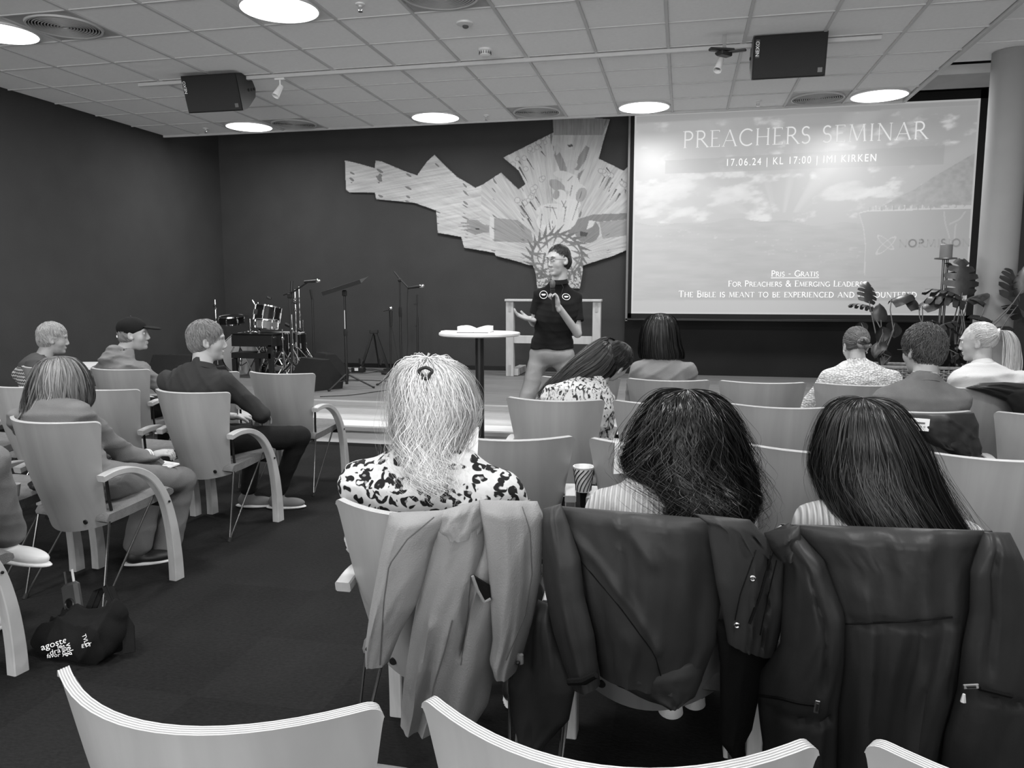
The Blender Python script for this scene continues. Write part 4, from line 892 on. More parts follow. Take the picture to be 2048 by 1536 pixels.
def bez(p, n=10):
    out = []
    for i in range(len(p)-1):
        p0 = p[max(i-1, 0)]; p1 = p[i]; p2 = p[i+1]; p3 = p[min(i+2, len(p)-1)]
        for k in range(n):
            s = k/n; out.append(tuple(.5*(2*p1[j]+(-p0[j]+p2[j])*s+(2*p0[j]-5*p1[j]+4*p2[j]-p3[j])*s*s+(-p0[j]+3*p1[j]-3*p2[j]+p3[j])*s**3) for j in range(len(p1))))
    return out+[tuple(p[-1])]
M_edge_d = wood('beech_ply_dark_layer', .33, .10, 1.0, .5)
M_rod = mat('chair_rod_metal', .16, .25, .9, noise=(9, .1)); M_bolt = mat('bolt_black', .008, .5, noise=(9, .1))
ARM = bez([(-.235, .618, .030), (-.15, .632, .030), (-.05, .618, .032), (.05, .555, .036), (.125, .44, .042), (.165, .29, .050), (.182, .13, .058), (.185, 0.0, .062)], 5)
def make_chair(label, group):
    t = empty('armchair', (0, 0, 0), 0, label, 'chair', group)
    br_ = link_mesh('backrest', shell_mesh(), None, t)
    V = []; us = [-.93+1.86*i/16 for i in range(17)]; vs_ = [.035+.70*i/10 for i in range(11)]
    for off in (.017, .028):
        for v in vs_:
            for u in us: V.append(shell_pt(u, v, off-(.010 if off > .02 and (abs(u) > .9 or v < .04 or v > .73) else 0)))
    n = len(V)//2; F = []
    for j in range(10):
        for i in range(16): a = j*17+i; F += [(n+a, n+a+17, n+a+18, n+a+1), (a, a+1, a+18, a+17)]
    for i in range(16): F += [(i, n+i, n+i+1, i+1), (170+i, 171+i, n+171+i, n+170+i)]
    for j in range(10): F += [(j*17, (j+1)*17, n+(j+1)*17, n+j*17), (j*17+16, n+j*17+16, n+(j+1)*17+16, (j+1)*17+16)]
    MB().add(V, F).build('back_pad', M_seatfab, t, smooth=50)
    for s in (-1, 1):
        al_ = ribbon(ARM, .046, .03, s*.255).build('armrest_leg', M_arm, t, smooth=30)
        x = s*.238
        rl_ = MB().tube([(x, -.255, .010), (x-s*.02, -.17, .40)], .0055, 8).tube([(x, -.255, .010), (x-s*.02, .10, .455)], .0055, 8)
        rl_ = rl_.build('rear_leg', M_rod, t)
        MB().tube([(x, -.262, .0), (x, -.248, .022)], .011, 8).build('rubber_foot', M_black_r, rl_)
        MB().tube([(s*.226, -.180, .615), (s*.208, -.155, .50), (s*.190, -.120, .385)], .0075, 6).build('side_bar', M_black, t, smooth=None)
        p = shell_pt(s*.62, .93, -.001); q = p-np.array([0, .006, .001]); MB().tube([p, q], .011, 12).build('bolt', M_bolt, br_)
        MB().tube([(s*.279, .135, .42), (s*.284, .135, .42)], .006, 8).build('bolt', M_bolt, al_)
    m = MB(); n = 14                                            # seat cushion, rounded
    prof = [(-.185, .425, .40), (-.17, .445, .39), (-.05, .455, .398), (.10, .470, .415), (.20, .480, .425), (.228, .468, .432), (.232, .452, .440)]
    V = []; F = []
    for (y, zt, zb) in prof:
        for k in range(n+1):
            u = -1+2*k/n; V.append((u*.222, y, zt-.012*abs(u)**6))
        for k in range(n+1):
            u = 1-2*k/n; V.append((u*.218, y, zb))
    w = 2*(n+1)
    for j in range(len(prof)-1):
        for k in range(w): F.append((j*w+k, j*w+(k+1) % w, (j+1)*w+(k+1) % w, (j+1)*w+k))
    F += [tuple(range(w-1, -1, -1)), tuple(range((len(prof)-1)*w, len(prof)*w))]
    m.add(V, F).build('seat', M_seatfab, t, smooth=45)
    MB().box((0, .155, .405), (.46, .022, .035)).build('seat_frame', M_black, t, smooth=None); MB().box((0, -.13, .385), (.36, .02, .03)).build('seat_frame', M_black, t, smooth=None)
    return t
CG = 'beech armchairs in rows'
chair_used = False; chair0 = None
def chair(x, y, label, rz=0):
    global chair0
    if chair0 is None: c = chair0 = make_chair(label, CG)
    else: c = copy_tree(chair0)
    c['label'] = label; c.location = (x, y, 0); c.rotation_euler.z = rz; return c
LY_ = {'C': -4.01, 'B': -5.03, 'A': -6.05, 'N': -7.04, 'G': -8.07}
CH = [(-.78, -4.01, 'empty beech armchair at the aisle end of the front row, left block'), (-1.37, -4.01, 'beech armchair in the front left row between the aisle chair and the capped man'), (-2.10, -4.01, 'beech armchair the man with the dark cap sits on'), (-2.72, -4.01, 'beech armchair the man in the patterned sweater sits on'),
      (-.78, -5.03, 'beech armchair the boy in the dark sweatshirt sits on'), (-1.37, -5.03, 'empty beech armchair directly left of the boy in the dark sweatshirt'), (-1.96, -5.03, 'empty beech armchair behind the patterned sweater, partly hidden by the long-haired woman'), (-2.55, -5.03, 'beech armchair at the left photo edge, in the row of the boy'),
      (-.78, -6.05, 'beech armchair the long-haired woman with the notebook sits on'), (-1.37, -6.05, 'beech armchair at the left photo edge with small things on its seat'),
      (-.76, -7.04, 'beech armchair cut by the left photo edge, used by the person in jeans'),
      (1.31, -3.85, 'beech armchair in the front right row just beyond the leaning woman'), (1.89, -3.85, 'beech armchair the woman with dark bobbed hair sits on'), (2.48, -3.85, 'empty beech armchair in the front row between bobbed hair and white knit'), (3.06, -3.85, 'beech armchair the woman in white knit sits on'), (3.70, -3.85, 'beech armchair the blonde with the ponytail sits on'),
      (1.31, -4.90, 'beech armchair the woman leaning aside sits on'), (1.89, -4.90, 'empty beech armchair right of the leaning woman, behind the bobbed hair'), (2.48, -4.90, 'empty beech armchair in the second row, just left of the shirted man'), (3.09, -4.90, 'beech armchair of the shirted man, with a labelled jacket on it'), (3.72, -4.90, 'empty beech armchair in the second row at the right photo edge'),
      (1.28, -5.98, 'empty beech armchair directly in front of the leopard-print woman'), (1.89, -5.98, 'beech armchair in front of the curly-haired woman, a sheet on its back'), (2.48, -5.98, 'empty beech armchair between the two dark-haired women'), (3.09, -5.98, 'large-looking empty beech armchair at the right edge with swirled grain'),
      (1.30, -7.03, 'beech armchair of the leopard-print woman, with a pale coat on it'), (1.90, -7.03, 'beech armchair of the curly-haired woman, with a dark raincoat on it'), (2.48, -7.03, 'beech armchair of the straight-haired woman, with a dark jacket on it'),
      (1.305, -8.07, 'nearest beech armchair back at the lower left of the photo'), (1.89, -8.07, 'nearest beech armchair back at the bottom centre of the photo'), (2.475, -8.07, 'nearest beech armchair back at the lower right corner of the photo')]
RZ = {'C': 0}
for x, y, l in CH:
    rz = -.12 if x < 0 else 0.
    if y == -4.01: rz = -.07
    if (x, y) == (1.28, -5.98): x, y, rz = 1.262, -6.0, .14
    if (x, y) == (1.305, -8.07): x, y = 1.302, -8.035
    if (x, y) == (1.89, -8.07): x, y = 1.888, -8.0
    if (x, y) == (2.475, -8.07): x, y = 2.49, -7.98
    chair(x, y, l, rz)
# ------------------------------------------------------------------ people: smooth distance-field surfaces
def cap(a, b, ra, rb, sq=None): return ('c', np.array(a, float), np.array(b, float), ra, rb, sq)
def elp(c, r, R=None): return ('e', np.array(c, float), np.array(r, float), None if R is None else np.array(R))
def prim_d(p, P):
    if p[0] == 'c':
        _, a, b_, ra, rb, sq = p; ba = b_-a; q = P-a
        if sq is not None:
            n, f = sq; n = np.asarray(n, np.float32)
            q = q + np.outer(q @ n, n)*(1/f-1); ba = ba + n*(ba @ n)*(1/f-1)
        t = np.clip(q @ ba/(ba @ ba+1e-12), 0, 1); d = np.linalg.norm(q-t[:, None]*ba, axis=1)-(ra+(rb-ra)*t)
        return d*(1 if sq is None else max(sq[1], .6))
    _, c, r, R = p; q = P-c
    if R is not None: q = q @ R
    k0 = np.linalg.norm(q/r, axis=1); k1 = np.linalg.norm(q/(r*r), axis=1)+1e-9
    return k0*(k0-1)/k1
def field(P, prims, subs=(), disp=None):
    F = None
    for pr_, k in prims:
        d = prim_d(pr_, P)
        if F is None: F = d; continue
        h = np.clip(.5+.5*(F-d)/k, 0, 1); F = F*(1-h)+d*h-k*h*(1-h)
    for pr_, k in subs:
        d = -prim_d(pr_, P); h = np.clip(.5-.5*(F-d)/k, 0, 1); F = F*(1-h)+d*h+k*h*(1-h)
    if disp is not None: F = F+disp(P)
    return F
def sdf_geo(prims, h, subs=(), disp=None, amp=.0, cut=None):
    lo = np.full(3, 1e9); hi = -lo
    for p, k in prims:
        pts = [p[1]-max(p[3], p[4]), p[1]+max(p[3], p[4]), p[2]-max(p[3], p[4]), p[2]+max(p[3], p[4])] if p[0] == 'c' else [p[1]-max(p[2]), p[1]+max(p[2])]
        for q in pts: lo = np.minimum(lo, q); hi = np.maximum(hi, q)
    lo -= .02+2*h; hi += .02+2*h; B = 6
    n = (np.ceil((hi-lo)/h/B).astype(int))*B
    nb = n//B
    bc = np.stack(np.meshgrid(*[lo[i]+h*(B*np.arange(nb[i])+B/2-.5) for i in range(3)], indexing='ij'), -1).reshape(-1, 3).astype(np.float32)
    Fc = field(bc, prims, subs); keepb = (np.abs(Fc) < B*h*1.05+amp+.012).reshape(nb)
    keepp = np.repeat(np.repeat(np.repeat(keepb, B, 0), B, 1), B, 2); FF = np.repeat(np.repeat(np.repeat(Fc.reshape(nb), B, 0), B, 1), B, 2).astype(np.float32)
    ix = np.argwhere(keepp); P = (lo+h*ix).astype(np.float32); FF[keepp] = field(P, prims, subs, disp)
    if cut is not None:
        v = cut(P); FF[keepp] = np.maximum(FF[keepp], v)
    S = FF < 0; nx, ny, nz2 = S.shape
    cs = [(0, 0, 0), (1, 0, 0), (0, 1, 0), (1, 1, 0), (0, 0, 1), (1, 0, 1), (0, 1, 1), (1, 1, 1)]
    cnt = sum(S[a:nx-1+a, b_:ny-1+b_, c:nz2-1+c].astype(np.int8) for a, b_, c in cs)
    act = (cnt > 0) & (cnt < 8); ids = -np.ones(act.shape, np.int64); ci = np.argwhere(act); ids[act] = np.arange(len(ci))
    acc = np.zeros((len(ci), 3)); num = np.zeros(len(ci))
    for i in range(8):
        for ax in range(3):
            if cs[i][ax]: continue
            o0 = np.array(cs[i]); o1 = o0.copy(); o1[ax] = 1
            f0 = FF[tuple((ci+o0).T)]; f1 = FF[tuple((ci+o1).T)]; m = (f0 < 0) != (f1 < 0)
            t = np.where(m, f0/(f0-f1+1e-12), 0)
            p = o0[None]+t[:, None]*(o1-o0)[None]; acc[m] += p[m]; num[m] += 1
    V = lo+h*(ci+acc/np.maximum(num, 1)[:, None]); quads = []
    for ax in range(3):
        sl0 = [slice(1, -1)]*3; 
        A = S[:-1, :, :] if ax == 0 else (S[:, :-1, :] if ax == 1 else S[:, :, :-1]); Bq = S[1:, :, :] if ax == 0 else (S[:, 1:, :] if ax == 1 else S[:, :, 1:])
        e = np.argwhere(A != Bq); o = [a for a in range(3) if a != ax]
        e = e[(e[:, o[0]] > 0) & (e[:, o[1]] > 0) & (e[:, o[0]] < S.shape[o[0]]-1) & (e[:, o[1]] < S.shape[o[1]]-1)]
        ins_ = S[tuple(e.T)]; q = []
        for da, db in ((0, 0), (1, 0), (1, 1), (0, 1)):
            c = e.copy(); c[:, o[0]] -= da; c[:, o[1]] -= db; q.append(ids[tuple(c.T)])
        q = np.stack(q, 1); flip = ins_ if ax != 1 else ~ins_
        q[flip] = q[flip][:, ::-1]; quads.append(q[(q >= 0).all(1)])
    return V, np.concatenate(quads)[:, ::-1]
def geo_obj(name, parts, mt, parent=None, smooth=180):
    off = 0; Vs, Fs = [], []
    for V, F in parts: Vs.append(V); Fs.append(F+off); off += len(V)
    o = link_mesh(name, np_mesh(name, np.concatenate(Vs), np.concatenate(Fs)), mt, None, smooth)
    return keep(o, parent) if parent is not None else o
def wrinkle(amp, sc=(9, 9, 22), seed=1, thr=.0):
    r = np.random.RandomState(seed)
    W_ = [(r.randn(3)*np.array(sc), r.rand()*6.28, r.randn(3)*np.array(sc)*.5, r.rand()*6.28) for _ in range(4)]
    def f(P):
        out = 0
        for k, ph, k2, ph2 in W_:
            out = out+(1-np.abs(np.sin(P @ k.astype(np.float32)+ph+1.2*np.sin(P @ k2.astype(np.float32)+ph2))))**2-.33
        return (-amp*out/2).astype(np.float32)
    return f
# ---- head in its own frame: +Y forward, origin between the ears
def head_prims(C, R, s=1.0, neck=None, female=False):
    C = np.array(C, float); R = np.array(R); T = lambda x, y, z: C+R @ (s*np.array([x, y, z]))
    def E(c, r, R2=None): return elp(T(*c), np.array(r)*s, R if R2 is None else R @ R2)
    P = [(E((0, -.015, .040), (.074, .094, .082)), .01), (E((0, .030, .010), (.064, .064, .085)), .03), (E((0, .035, -.058), (.050, .052, .058)), .03), (E((0, .075, -.094), (.019, .016, .015)), .02),
         (E((.038, .055, -.022), (.022, .024, .026)), .02), (E((-.038, .055, -.022), (.022, .024, .026)), .02), (E((0, .086, .036), (.046, .012, .011)), .015),
         (cap(T(0, .090, .022), T(0, .106, -.022), .0070*s, .0100*s), .010), (E((0, .102, -.029), (.014, .011, .008)), .006), (E((.012, .098, -.032), (.008, .009, .008)), .005), (E((-.012, .098, -.032), (.008, .009, .008)), .005),
         (E((0, .089, -.057), (.024, .010, .0055)), .004), (E((0, .087, -.067), (.020, .010, .006)), .004)]
    for sx in (-1, 1):
        P += [(E((sx*.076, -.004, -.002), (.008, .019, .031), euler(0, 0, sx*.35)), .005), (E((sx*.072, .006, -.022), (.009, .010, .012)), .006), (E((sx*.031, .078, .012), (.0135, .012, .010)), .003)]
    if neck is not None:
        r = .045 if female else .053
        P += [(cap(T(0, -.030, -.045), neck, r*s, r*1.18*s), .02)]
    subs = [(E((sx*.031, .098, .013), (.016, .012, .010)), .010) for sx in (-1, 1)]+[(E((sx*.083, .003, .002), (.007, .009, .017), euler(0, 0, sx*.35)), .005) for sx in (-1, 1)]+[(E((0, .101, -.0622), (.020, .008, .0012)), .002)]
    return P, subs, T
def hand_prims(W0, d, n, s=1.0, curl=.6, side=1, spread=.0):
    """wrist point, pointing direction, palm normal"""
    W0 = np.array(W0, float); d = _unit(d); n = _unit(np.array(n)-d*np.dot(n, d)); x = np.cross(d, n)*side; P = []
    B = np.stack([x, d, n], 1)
    P.append((elp(W0+d*.048*s, np.array([.040, .052, .016])*s, B), .01)); P.append((cap(W0-d*.03*s, W0+d*.03*s, .025*s, .027*s, (n, .75)), .012))
    Ls = (.068, .078, .072, .056)
    for k in range(4):
        o = (k-1.5)*.0195*s; b0 = W0+d*.085*s+x*o; dd_ = _unit(d+x*(k-1.5)*.10*(1+spread)); c1 = curl*.7; c2 = curl*1.6; L_ = Ls[k]*s
        d1 = _unit(dd_*math.cos(c1)+n*math.sin(c1)); d2 = _unit(dd_*math.cos(c2)+n*math.sin(c2)); d3 = _unit(dd_*math.cos(c2*1.35)+n*math.sin(c2*1.35))
        p1 = b0+d1*L_*.45; p2 = p1+d2*L_*.32; p3 = p2+d3*L_*.25
        P += [(cap(b0-d*.02*s, p1, .0095*s, .0088*s), .003), (cap(p1, p2, .0088*s, .0080*s), .002), (cap(p2, p3, .0080*s, .0068*s), .002)]
    t0 = W0+d*.022*s-x*.028*s; t1 = t0-x*.026*s+d*.028*s+n*.010*s; t2 = t1+d*.028*s+n*.012*s*(1+curl)-x*.004*s
    P += [(cap(t0, t1, .014*s, .011*s), .006), (cap(t1, t2, .0105*s, .0085*s), .003)]
    return P
M_skin = mat('skin', .36, .55, noise=(18, .05), bump=(90, .08)); M_skin_d = mat('skin_tanned', .30, .55, noise=(18, .05))
M_eye = mat('eye_white', .7, .2, noise=(9, .02)); M_iris = mat('iris', .02, .1, noise=(9, .1))
def cloth(name, g, am=.06, rough=.9, bump=(260, .25), nodes=None): return mat(name, g, rough, noise=(12, am), bump=bump, spec=.15, sheen=.0, nodes=nodes)
def J(base, rz, p):
    c, s = math.cos(rz), math.sin(rz); return np.array([base[0]+c*p[0]-s*p[1], base[1]+s*p[0]+c*p[1], (base[2] if len(base) > 2 else 0)+p[2]])
def person(label, base, rz, j, head, looks, top, pants, shoes=None, h_top=.011, h_low=.016, width=1.0, bulk=1.0, female=False, hands='lap', hands_h=.006, sleeves=True, fine=.0048, skin=None, collar=1, top_disp=(.004, 11), lower=True, extra_top=(), neck_r=1.0, top_subs=(), kneck=None, hand_cfg=None, short_sleeve=False, top_cut=None):
    """j: joints in person space (facing +Y); head: (centre, yaw, pitch, tilt, scale) centre in person space"""
    skin = skin or M_skin
    root = empty('person', (base[0], base[1], 0), 0, label, 'person', 'people in the room')
    G = lambda k: np.array(j[k][1:], float) if len(j[k]) == 4 else J(base, rz, j[k])
    head = list(head)
    f = J((0, 0, 0), rz, (0, 1, 0)); x = J((0, 0, 0), rz, (1, 0, 0)); R0 = np.stack([x, f, np.array([0, 0, 1.])], 1)
    hc = np.array(head[0][1:], float) if len(head[0]) == 4 else J(base, rz, head[0]); Rh = np.array(Matrix.Rotation(rz+head[1], 3, 'Z') @ Matrix.Rotation(head[2], 3, 'X') @ Matrix.Rotation(head[3], 3, 'Y'))
    nb, ch, wa, pe = G('neck'), G('chest'), G('waist'), G('pelvis')
    up = _unit(nb-pe); Rt = np.stack([_unit(np.cross(f, up)), _unit(np.cross(up, np.cross(f, up))), up], 1)
    sh = {s: G('sh'+s) for s in 'LR'}; el = {s: G('el'+s) for s in 'LR'}; wr = {s: G('wr'+s) for s in 'LR'}
    P, subs, T = head_prims(hc, Rh, head[4], nb+np.array([0, 0, .015]), female)
    parts = [sdf_geo(P, fine, subs)]
    w = width*bulk
    inner = [(elp(ch, np.array([.15, .095, .15])*w, Rt), .02), (elp(wa, np.array([.13, .095, .13])*w, Rt), .05), (elp(pe, np.array([.15, .11, .10])*w, R0), .04), (cap(nb-np.array([0, 0, .02]), nb+_unit(hc-nb)*.05, .052, .046), .03)]
    for s in 'LR':
        inner += [(cap(sh[s], el[s], .040, .034), .03), (cap(el[s], wr[s], .036, .025), .01), (cap(nb-up*.03, sh[s], .04, .042), .03)]
        if lower: inner += [(cap(G('hip'+s), G('kn'+s), .07, .048), .03), (cap(G('kn'+s), G('an'+s), .046, .032), .02)]
    parts.append(sdf_geo(inner, .014 if not short_sleeve else .009))
    for i, s in enumerate('LR'):
        sd = -1 if s == 'L' else 1; cfg = (hand_cfg or {}).get(s)
        if cfg is None:
            d = _unit(wr[s]-el[s]); cfg = (d, (0, 0, -1), .7)
        parts.append(sdf_geo(hand_prims(wr[s], cfg[0], cfg[1], .98 if not female else .9, cfg[2], sd*(-1)), hands_h))
    geo_obj('body', parts, skin, root)
    for sx in (-1, 1):
        if looks.get('eyes'):
            c = T(sx*.031, .0795, .0125); keep(MB().ball(c, .0115*head[4], 12, 8).build('eye', M_eye, smooth=180), root); keep(MB().ball(T(sx*.031, .0868, .0118), .0050*head[4], 8, 6).build('iris', M_iris, smooth=180), root)
            keep(MB().tube([T(sx*.016, .1, .034), T(sx*.03, .100, .038), T(sx*.046, .088, .034)], [.0022, .003, .0018], 6).build('eyebrow', looks['brow'], smooth=180), root)
    # clothes
    a = 1.0*bulk
    Pt = [(elp(ch, np.array([.172, .112, .165])*w, Rt), .02), (elp(wa, np.array([.150, .112, .15])*w, Rt), .06), (elp(pe, np.array([.172, .13, .105])*w, R0), .05)]
    for s in 'LR':
        Pt += [(cap(nb-up*.030, sh[s], .046*a, .052*a), .05), (cap(nb+_unit(hc-nb)*.030, nb+(sh[s]-nb)*.55-up*.01, .042 if female else .050, .036), .035)]
        if short_sleeve:
            Pt += [(cap(sh[s], sh[s]+(el[s]-sh[s])*.3, .056*a, .056*a), .03)]
        else: Pt += [(cap(sh[s], el[s], .055*a, .047*a), .035), (cap(el[s], wr[s], .047*a, .036*a), .015)]
    Pt += list(extra_top)
    sb = [(cap(nb+_unit(hc-nb)*.050, hc+(hc-nb)*.2, .060*neck_r, .060), .008)]+list(top_subs)
    if not short_sleeve: sb += [(cap(wr[s]+(wr[s]-el[s])*.0, wr[s]+_unit(wr[s]-el[s])*.3, .028, .03), .004) for s in 'LR']
    slv = []
    if short_sleeve:
        for s in 'LR':
            dr = _unit(el[s]-sh[s]); e3 = sh[s]+(el[s]-sh[s])*.66
            slv.append(sdf_geo([(cap(sh[s], e3+dr*.08, .055*a, .064*a), .02)], h_top, [(cap(e3-dr*.02, e3+dr*.2, .045, .052), .003)], wrinkle(top_disp[0]*1.5, seed=3), .012, (lambda P, e3=e3, dr=dr: ((P-e3) @ dr).astype(np.float32))))
    nd_ = _unit(hc-nb); cz = nb+nd_*.012; rc = (.056 if female else .064)*neck_r; xq = _unit(np.cross(nd_, f)); Mc = np.stack([xq, np.cross(nd_, xq), nd_], 1)
    if collar is not None:
        cm, chh = (collar if isinstance(collar, tuple) else (top, .022))
        keep(MB().lathe([(rc+.016, -.012), (rc+.006, chh*.6), (rc+.001, chh), (rc-.004, chh-.002), (rc-.002, -.01)], c=cz, n=32, M=Mc).build('collar', cm, smooth=70), root)
    geo_obj('shirt' if short_sleeve else 'sweater' if looks.get('sweater') else 'top', slv+[sdf_geo(Pt, h_top, sb, wrinkle(top_disp[0]*2.6, seed=top_disp[1]), .02, None if top_cut is None else (lambda P: (top_cut-P[:, 2]+.006*np.sin(P[:, 0]*30)).astype(np.float32)))], top, root)
    if lower:
        Pp = [(elp(pe, np.array([.165, .125, .10])*w, R0), .05)]
        for s in 'LR': Pp += [(cap(G('hip'+s), G('kn'+s), .088*a, .066*a), .04), (cap(G('kn'+s), G('an'+s)+np.array([0, 0, .03]), .064*a, looks.get('hem', .052)), .02)]
        geo_obj('trousers', [sdf_geo(Pp, h_low, (), wrinkle(.007, (7, 7, 11), seed=5), .02)], pants, root)
        for s in 'LR':
            an = G('an'+s); fd = _unit(looks.get('foot'+s, f)); fd = np.array([fd[0], fd[1], fd[2] if len(fd) > 2 else 0]); sd_ = np.cross(fd, [0, 0, 1.])
            Rf = np.stack([_unit(sd_), fd, _unit(np.cross(sd_, fd))], 1); z0 = an-np.array([0, 0, .045])
            so_ = geo_obj('shoe', [sdf_geo([(elp(z0+fd*-.02, (.036, .05, .045), Rf), .01), (elp(z0+fd*.07-np.array([0, 0, .012]), (.044, .10, .036), Rf), .03), (cap(z0+fd*-.02, an+np.array([0, 0, .012]), .038, .038), .02)], .008)], shoes or M_black, root)
            sole = [(elp(z0+fd*.045-np.array([0, 0, .036]), (.047, .135, .016), Rf), .01)]
            geo_obj('sole', [sdf_geo(sole, .007)], looks.get('sole', M_white), None).parent = so_
    return root, hc, Rh, T
# ---- hair
def tubes_geo(paths, r0, r1=.3, sides=3):
    P = np.asarray(paths, float); N_, K, _ = P.shape; T = np.gradient(P, axis=1); T /= np.linalg.norm(T, axis=2, keepdims=True)+1e-9
    ref = np.array([.3, .2, .93]); u_ = np.cross(T, ref); u_ /= np.linalg.norm(u_, axis=2, keepdims=True)+1e-9; w_ = np.cross(T, u_)
    rr_ = np.asarray(r0).reshape(-1, 1)*np.ones((N_, 1))*(1-(1-r1)*np.linspace(0, 1, K)[None]**2)
    V = np.stack([P+rr_[..., None]*(math.cos(2*PI*k/sides)*u_+math.sin(2*PI*k/sides)*w_) for k in range(sides)], 2).reshape(-1, 3)
    base = (np.arange(N_)[:, None, None]*K+np.arange(K-1)[None, :, None])*sides; k = np.arange(sides)[None, None]; k2 = (k+1) % sides
    F = np.stack([base+k, base+k2, base+sides+k2, base+sides+k], -1).reshape(-1, 4); return V, F, 's'
HB = {}
def ribbons_geo(paths, w0, w1=.35):
    P = np.asarray(paths, float); N_, K, _ = P.shape; T = np.gradient(P, axis=1); T /= np.linalg.norm(T, axis=2, keepdims=True)+1e-9
    out = P-P.mean(axis=0, keepdims=True); out[..., 2] *= .3; out += .03*np.random.RandomState(5).randn(N_, 1, 3); W_ = np.cross(T, out); W_ /= np.linalg.norm(W_, axis=2, keepdims=True)+1e-9
    w = w0*(.7+.6*np.random.RandomState(3).rand(N_))[:, None, None]*(1-(1-w1)*np.linspace(0, 1, K)[None, :, None]**2)
    V = np.stack([P-W_*w, P+W_*w], 2).reshape(-1, 3); b_ = (np.arange(N_)[:, None]*K+np.arange(K-1)[None])*2
    return V, np.stack([b_, b_+1, b_+3, b_+2], -1).reshape(-1, 4), 's'
def hair_mat(name, g, rough=.42, var=.35, spec=.5):
    def nd(m, N, L, b, tc):
        ge = N.new('ShaderNodeNewGeometry'); r = N.new('ShaderNodeMapRange'); L.new(ge.outputs['Random Per Island'], r.inputs[0])
        r.inputs[3].default_value = g*(1-var); r.inputs[4].default_value = g*(1+var); L.new(r.outputs[0], b.inputs['Base Color'])
    HB[name] = mat(name+'_base', g*.8, rough+.15, noise=(40, .25), spec=.3); return mat(name, g, rough, nodes=nd, spec=spec)
def cap_paths(C, R, rad, pole, tmax, n, K, seed, amp=.004, lift=(.0, .01), wav=3., tmin=.0, swirl=.0, a_rng=None, rag=.12):
    """strands lying on a scalp ellipsoid, from a crown pole outwards; tmax(az) in radians"""
    r = np.random.RandomState(seed); C = np.array(C); R = np.array(R); pole = _unit(pole); e1 = _unit(np.cross(pole, [0, 1, 0]) if abs(pole[1]) < .9 else np.cross(pole, [1, 0, 0])); e2 = np.cross(pole, e1)
    az = r.rand(n)*2*PI if a_rng is None else a_rng[0]+r.rand(n)*(a_rng[1]-a_rng[0]); t_end = np.array([tmax(a) for a in az])*(1-rag*r.rand(n)); t0 = tmin+(t_end-tmin)*r.rand(n)*.75*(r.rand(n) < .75)
    s = np.linspace(0, 1, K)[None]; th = t0[:, None]+(t_end-t0)[:, None]*s; A = az[:, None]+swirl*th+.10*np.sin(th*wav*2+r.rand(n)[:, None]*6.3)*s
    D = np.cos(th)[..., None]*pole+np.sin(th)[..., None]*(np.cos(A)[..., None]*e1+np.sin(A)[..., None]*e2)
    lf = (lift[0]+(lift[1]-lift[0])*r.rand(n))[:, None]*(.4+.6*np.sin(PI*np.clip(s, .05, .95)))
    rad = np.array(rad); Pp = D*(rad+0*lf[..., None])+D*lf[..., None]; Pp += amp*np.stack([np.sin(th*wav*4+r.rand(n)[:, None]*6.3) for _ in range(3)], -1)*s[..., None]
    return C+Pp @ R.T
def env_paths(rows, n, K, seed, a_rng=(0, 2*PI), f_rng=(.9, 1.03), curl=(.0, 10), end_var=.25, start_var=.3, frizz=.002, clump=0, tight=1.0, grow=1.5):
    """rows: list of (centre, axis1, axis2); strands run down the rows"""
    r = np.random.RandomState(seed); Rw = np.array([[*c, *a, *b_] for c, a, b_ in rows], float); m = len(rows)
    def samp(t):
        q = np.clip(t, 0, 1)*(m-1); i = np.clip(np.floor(q).astype(int), 0, m-2); fr = (q-i)[..., None]
        p0 = Rw[np.clip(i-1, 0, m-1)]; p1 = Rw[i]; p2 = Rw[i+1]; p3 = Rw[np.clip(i+2, 0, m-1)]
        return .5*(2*p1+(-p0+p2)*fr+(2*p0-5*p1+4*p2-p3)*fr**2+(-p0+3*p1-3*p2+p3)*fr**3)
    A = a_rng[0]+r.rand(n)*(a_rng[1]-a_rng[0])
    ci = np.zeros(n, int)
    if clump: ci = np.floor((A-a_rng[0])/(a_rng[1]-a_rng[0])*clump).astype(int); A = a_rng[0]+(ci+.5+.9*(r.rand(n)-.5)*tight)/clump*(a_rng[1]-a_rng[0]); ly = r.randint(0, 3, n); ci = ci*3+ly; cr = np.random.RandomState(seed+99).rand(clump*3+5, 4)
    f = f_rng[0]+r.rand(n)*(f_rng[1]-f_rng[0]) if not clump else f_rng[0]+(.75*cr[ci, 2]+.25*r.rand(n))*(f_rng[1]-f_rng[0]); te = 1-end_var*r.rand(n)**1.5; t0 = start_var*r.rand(n)*(r.rand(n) < .6); s = np.linspace(0, 1, K)[None]; t = t0[:, None]+(te-t0)[:, None]*s
    q = samp(t); ph = r.rand(n)[:, None]*6.28 if not clump else (cr[ci, 0]*6.28+r.rand(n)*.7)[:, None]
    env = np.clip((t-.08)/.5, 0, 1)**grow; fr = curl[1]*(.85+.3*r.rand(n))[:, None] if not clump else curl[1]*(.75+.5*cr[ci, 1]+.03*r.rand(n))[:, None]
    da = curl[0]*env*np.sin(ph+fr*t); df = curl[0]*env*np.cos(ph*1.3+fr*t)*.8
    nrm = np.linalg.norm(q[..., 3:6], axis=-1)+.02
    ang_ = A[:, None]+da/nrm; ff = f[:, None]+df/nrm*.6
    P = q[..., :3]+ff[..., None]*(np.cos(ang_)[..., None]*q[..., 3:6]+np.sin(ang_)[..., None]*q[..., 6:9])
    return P+frizz*r.randn(n, 1, 3)*s[..., None]*3
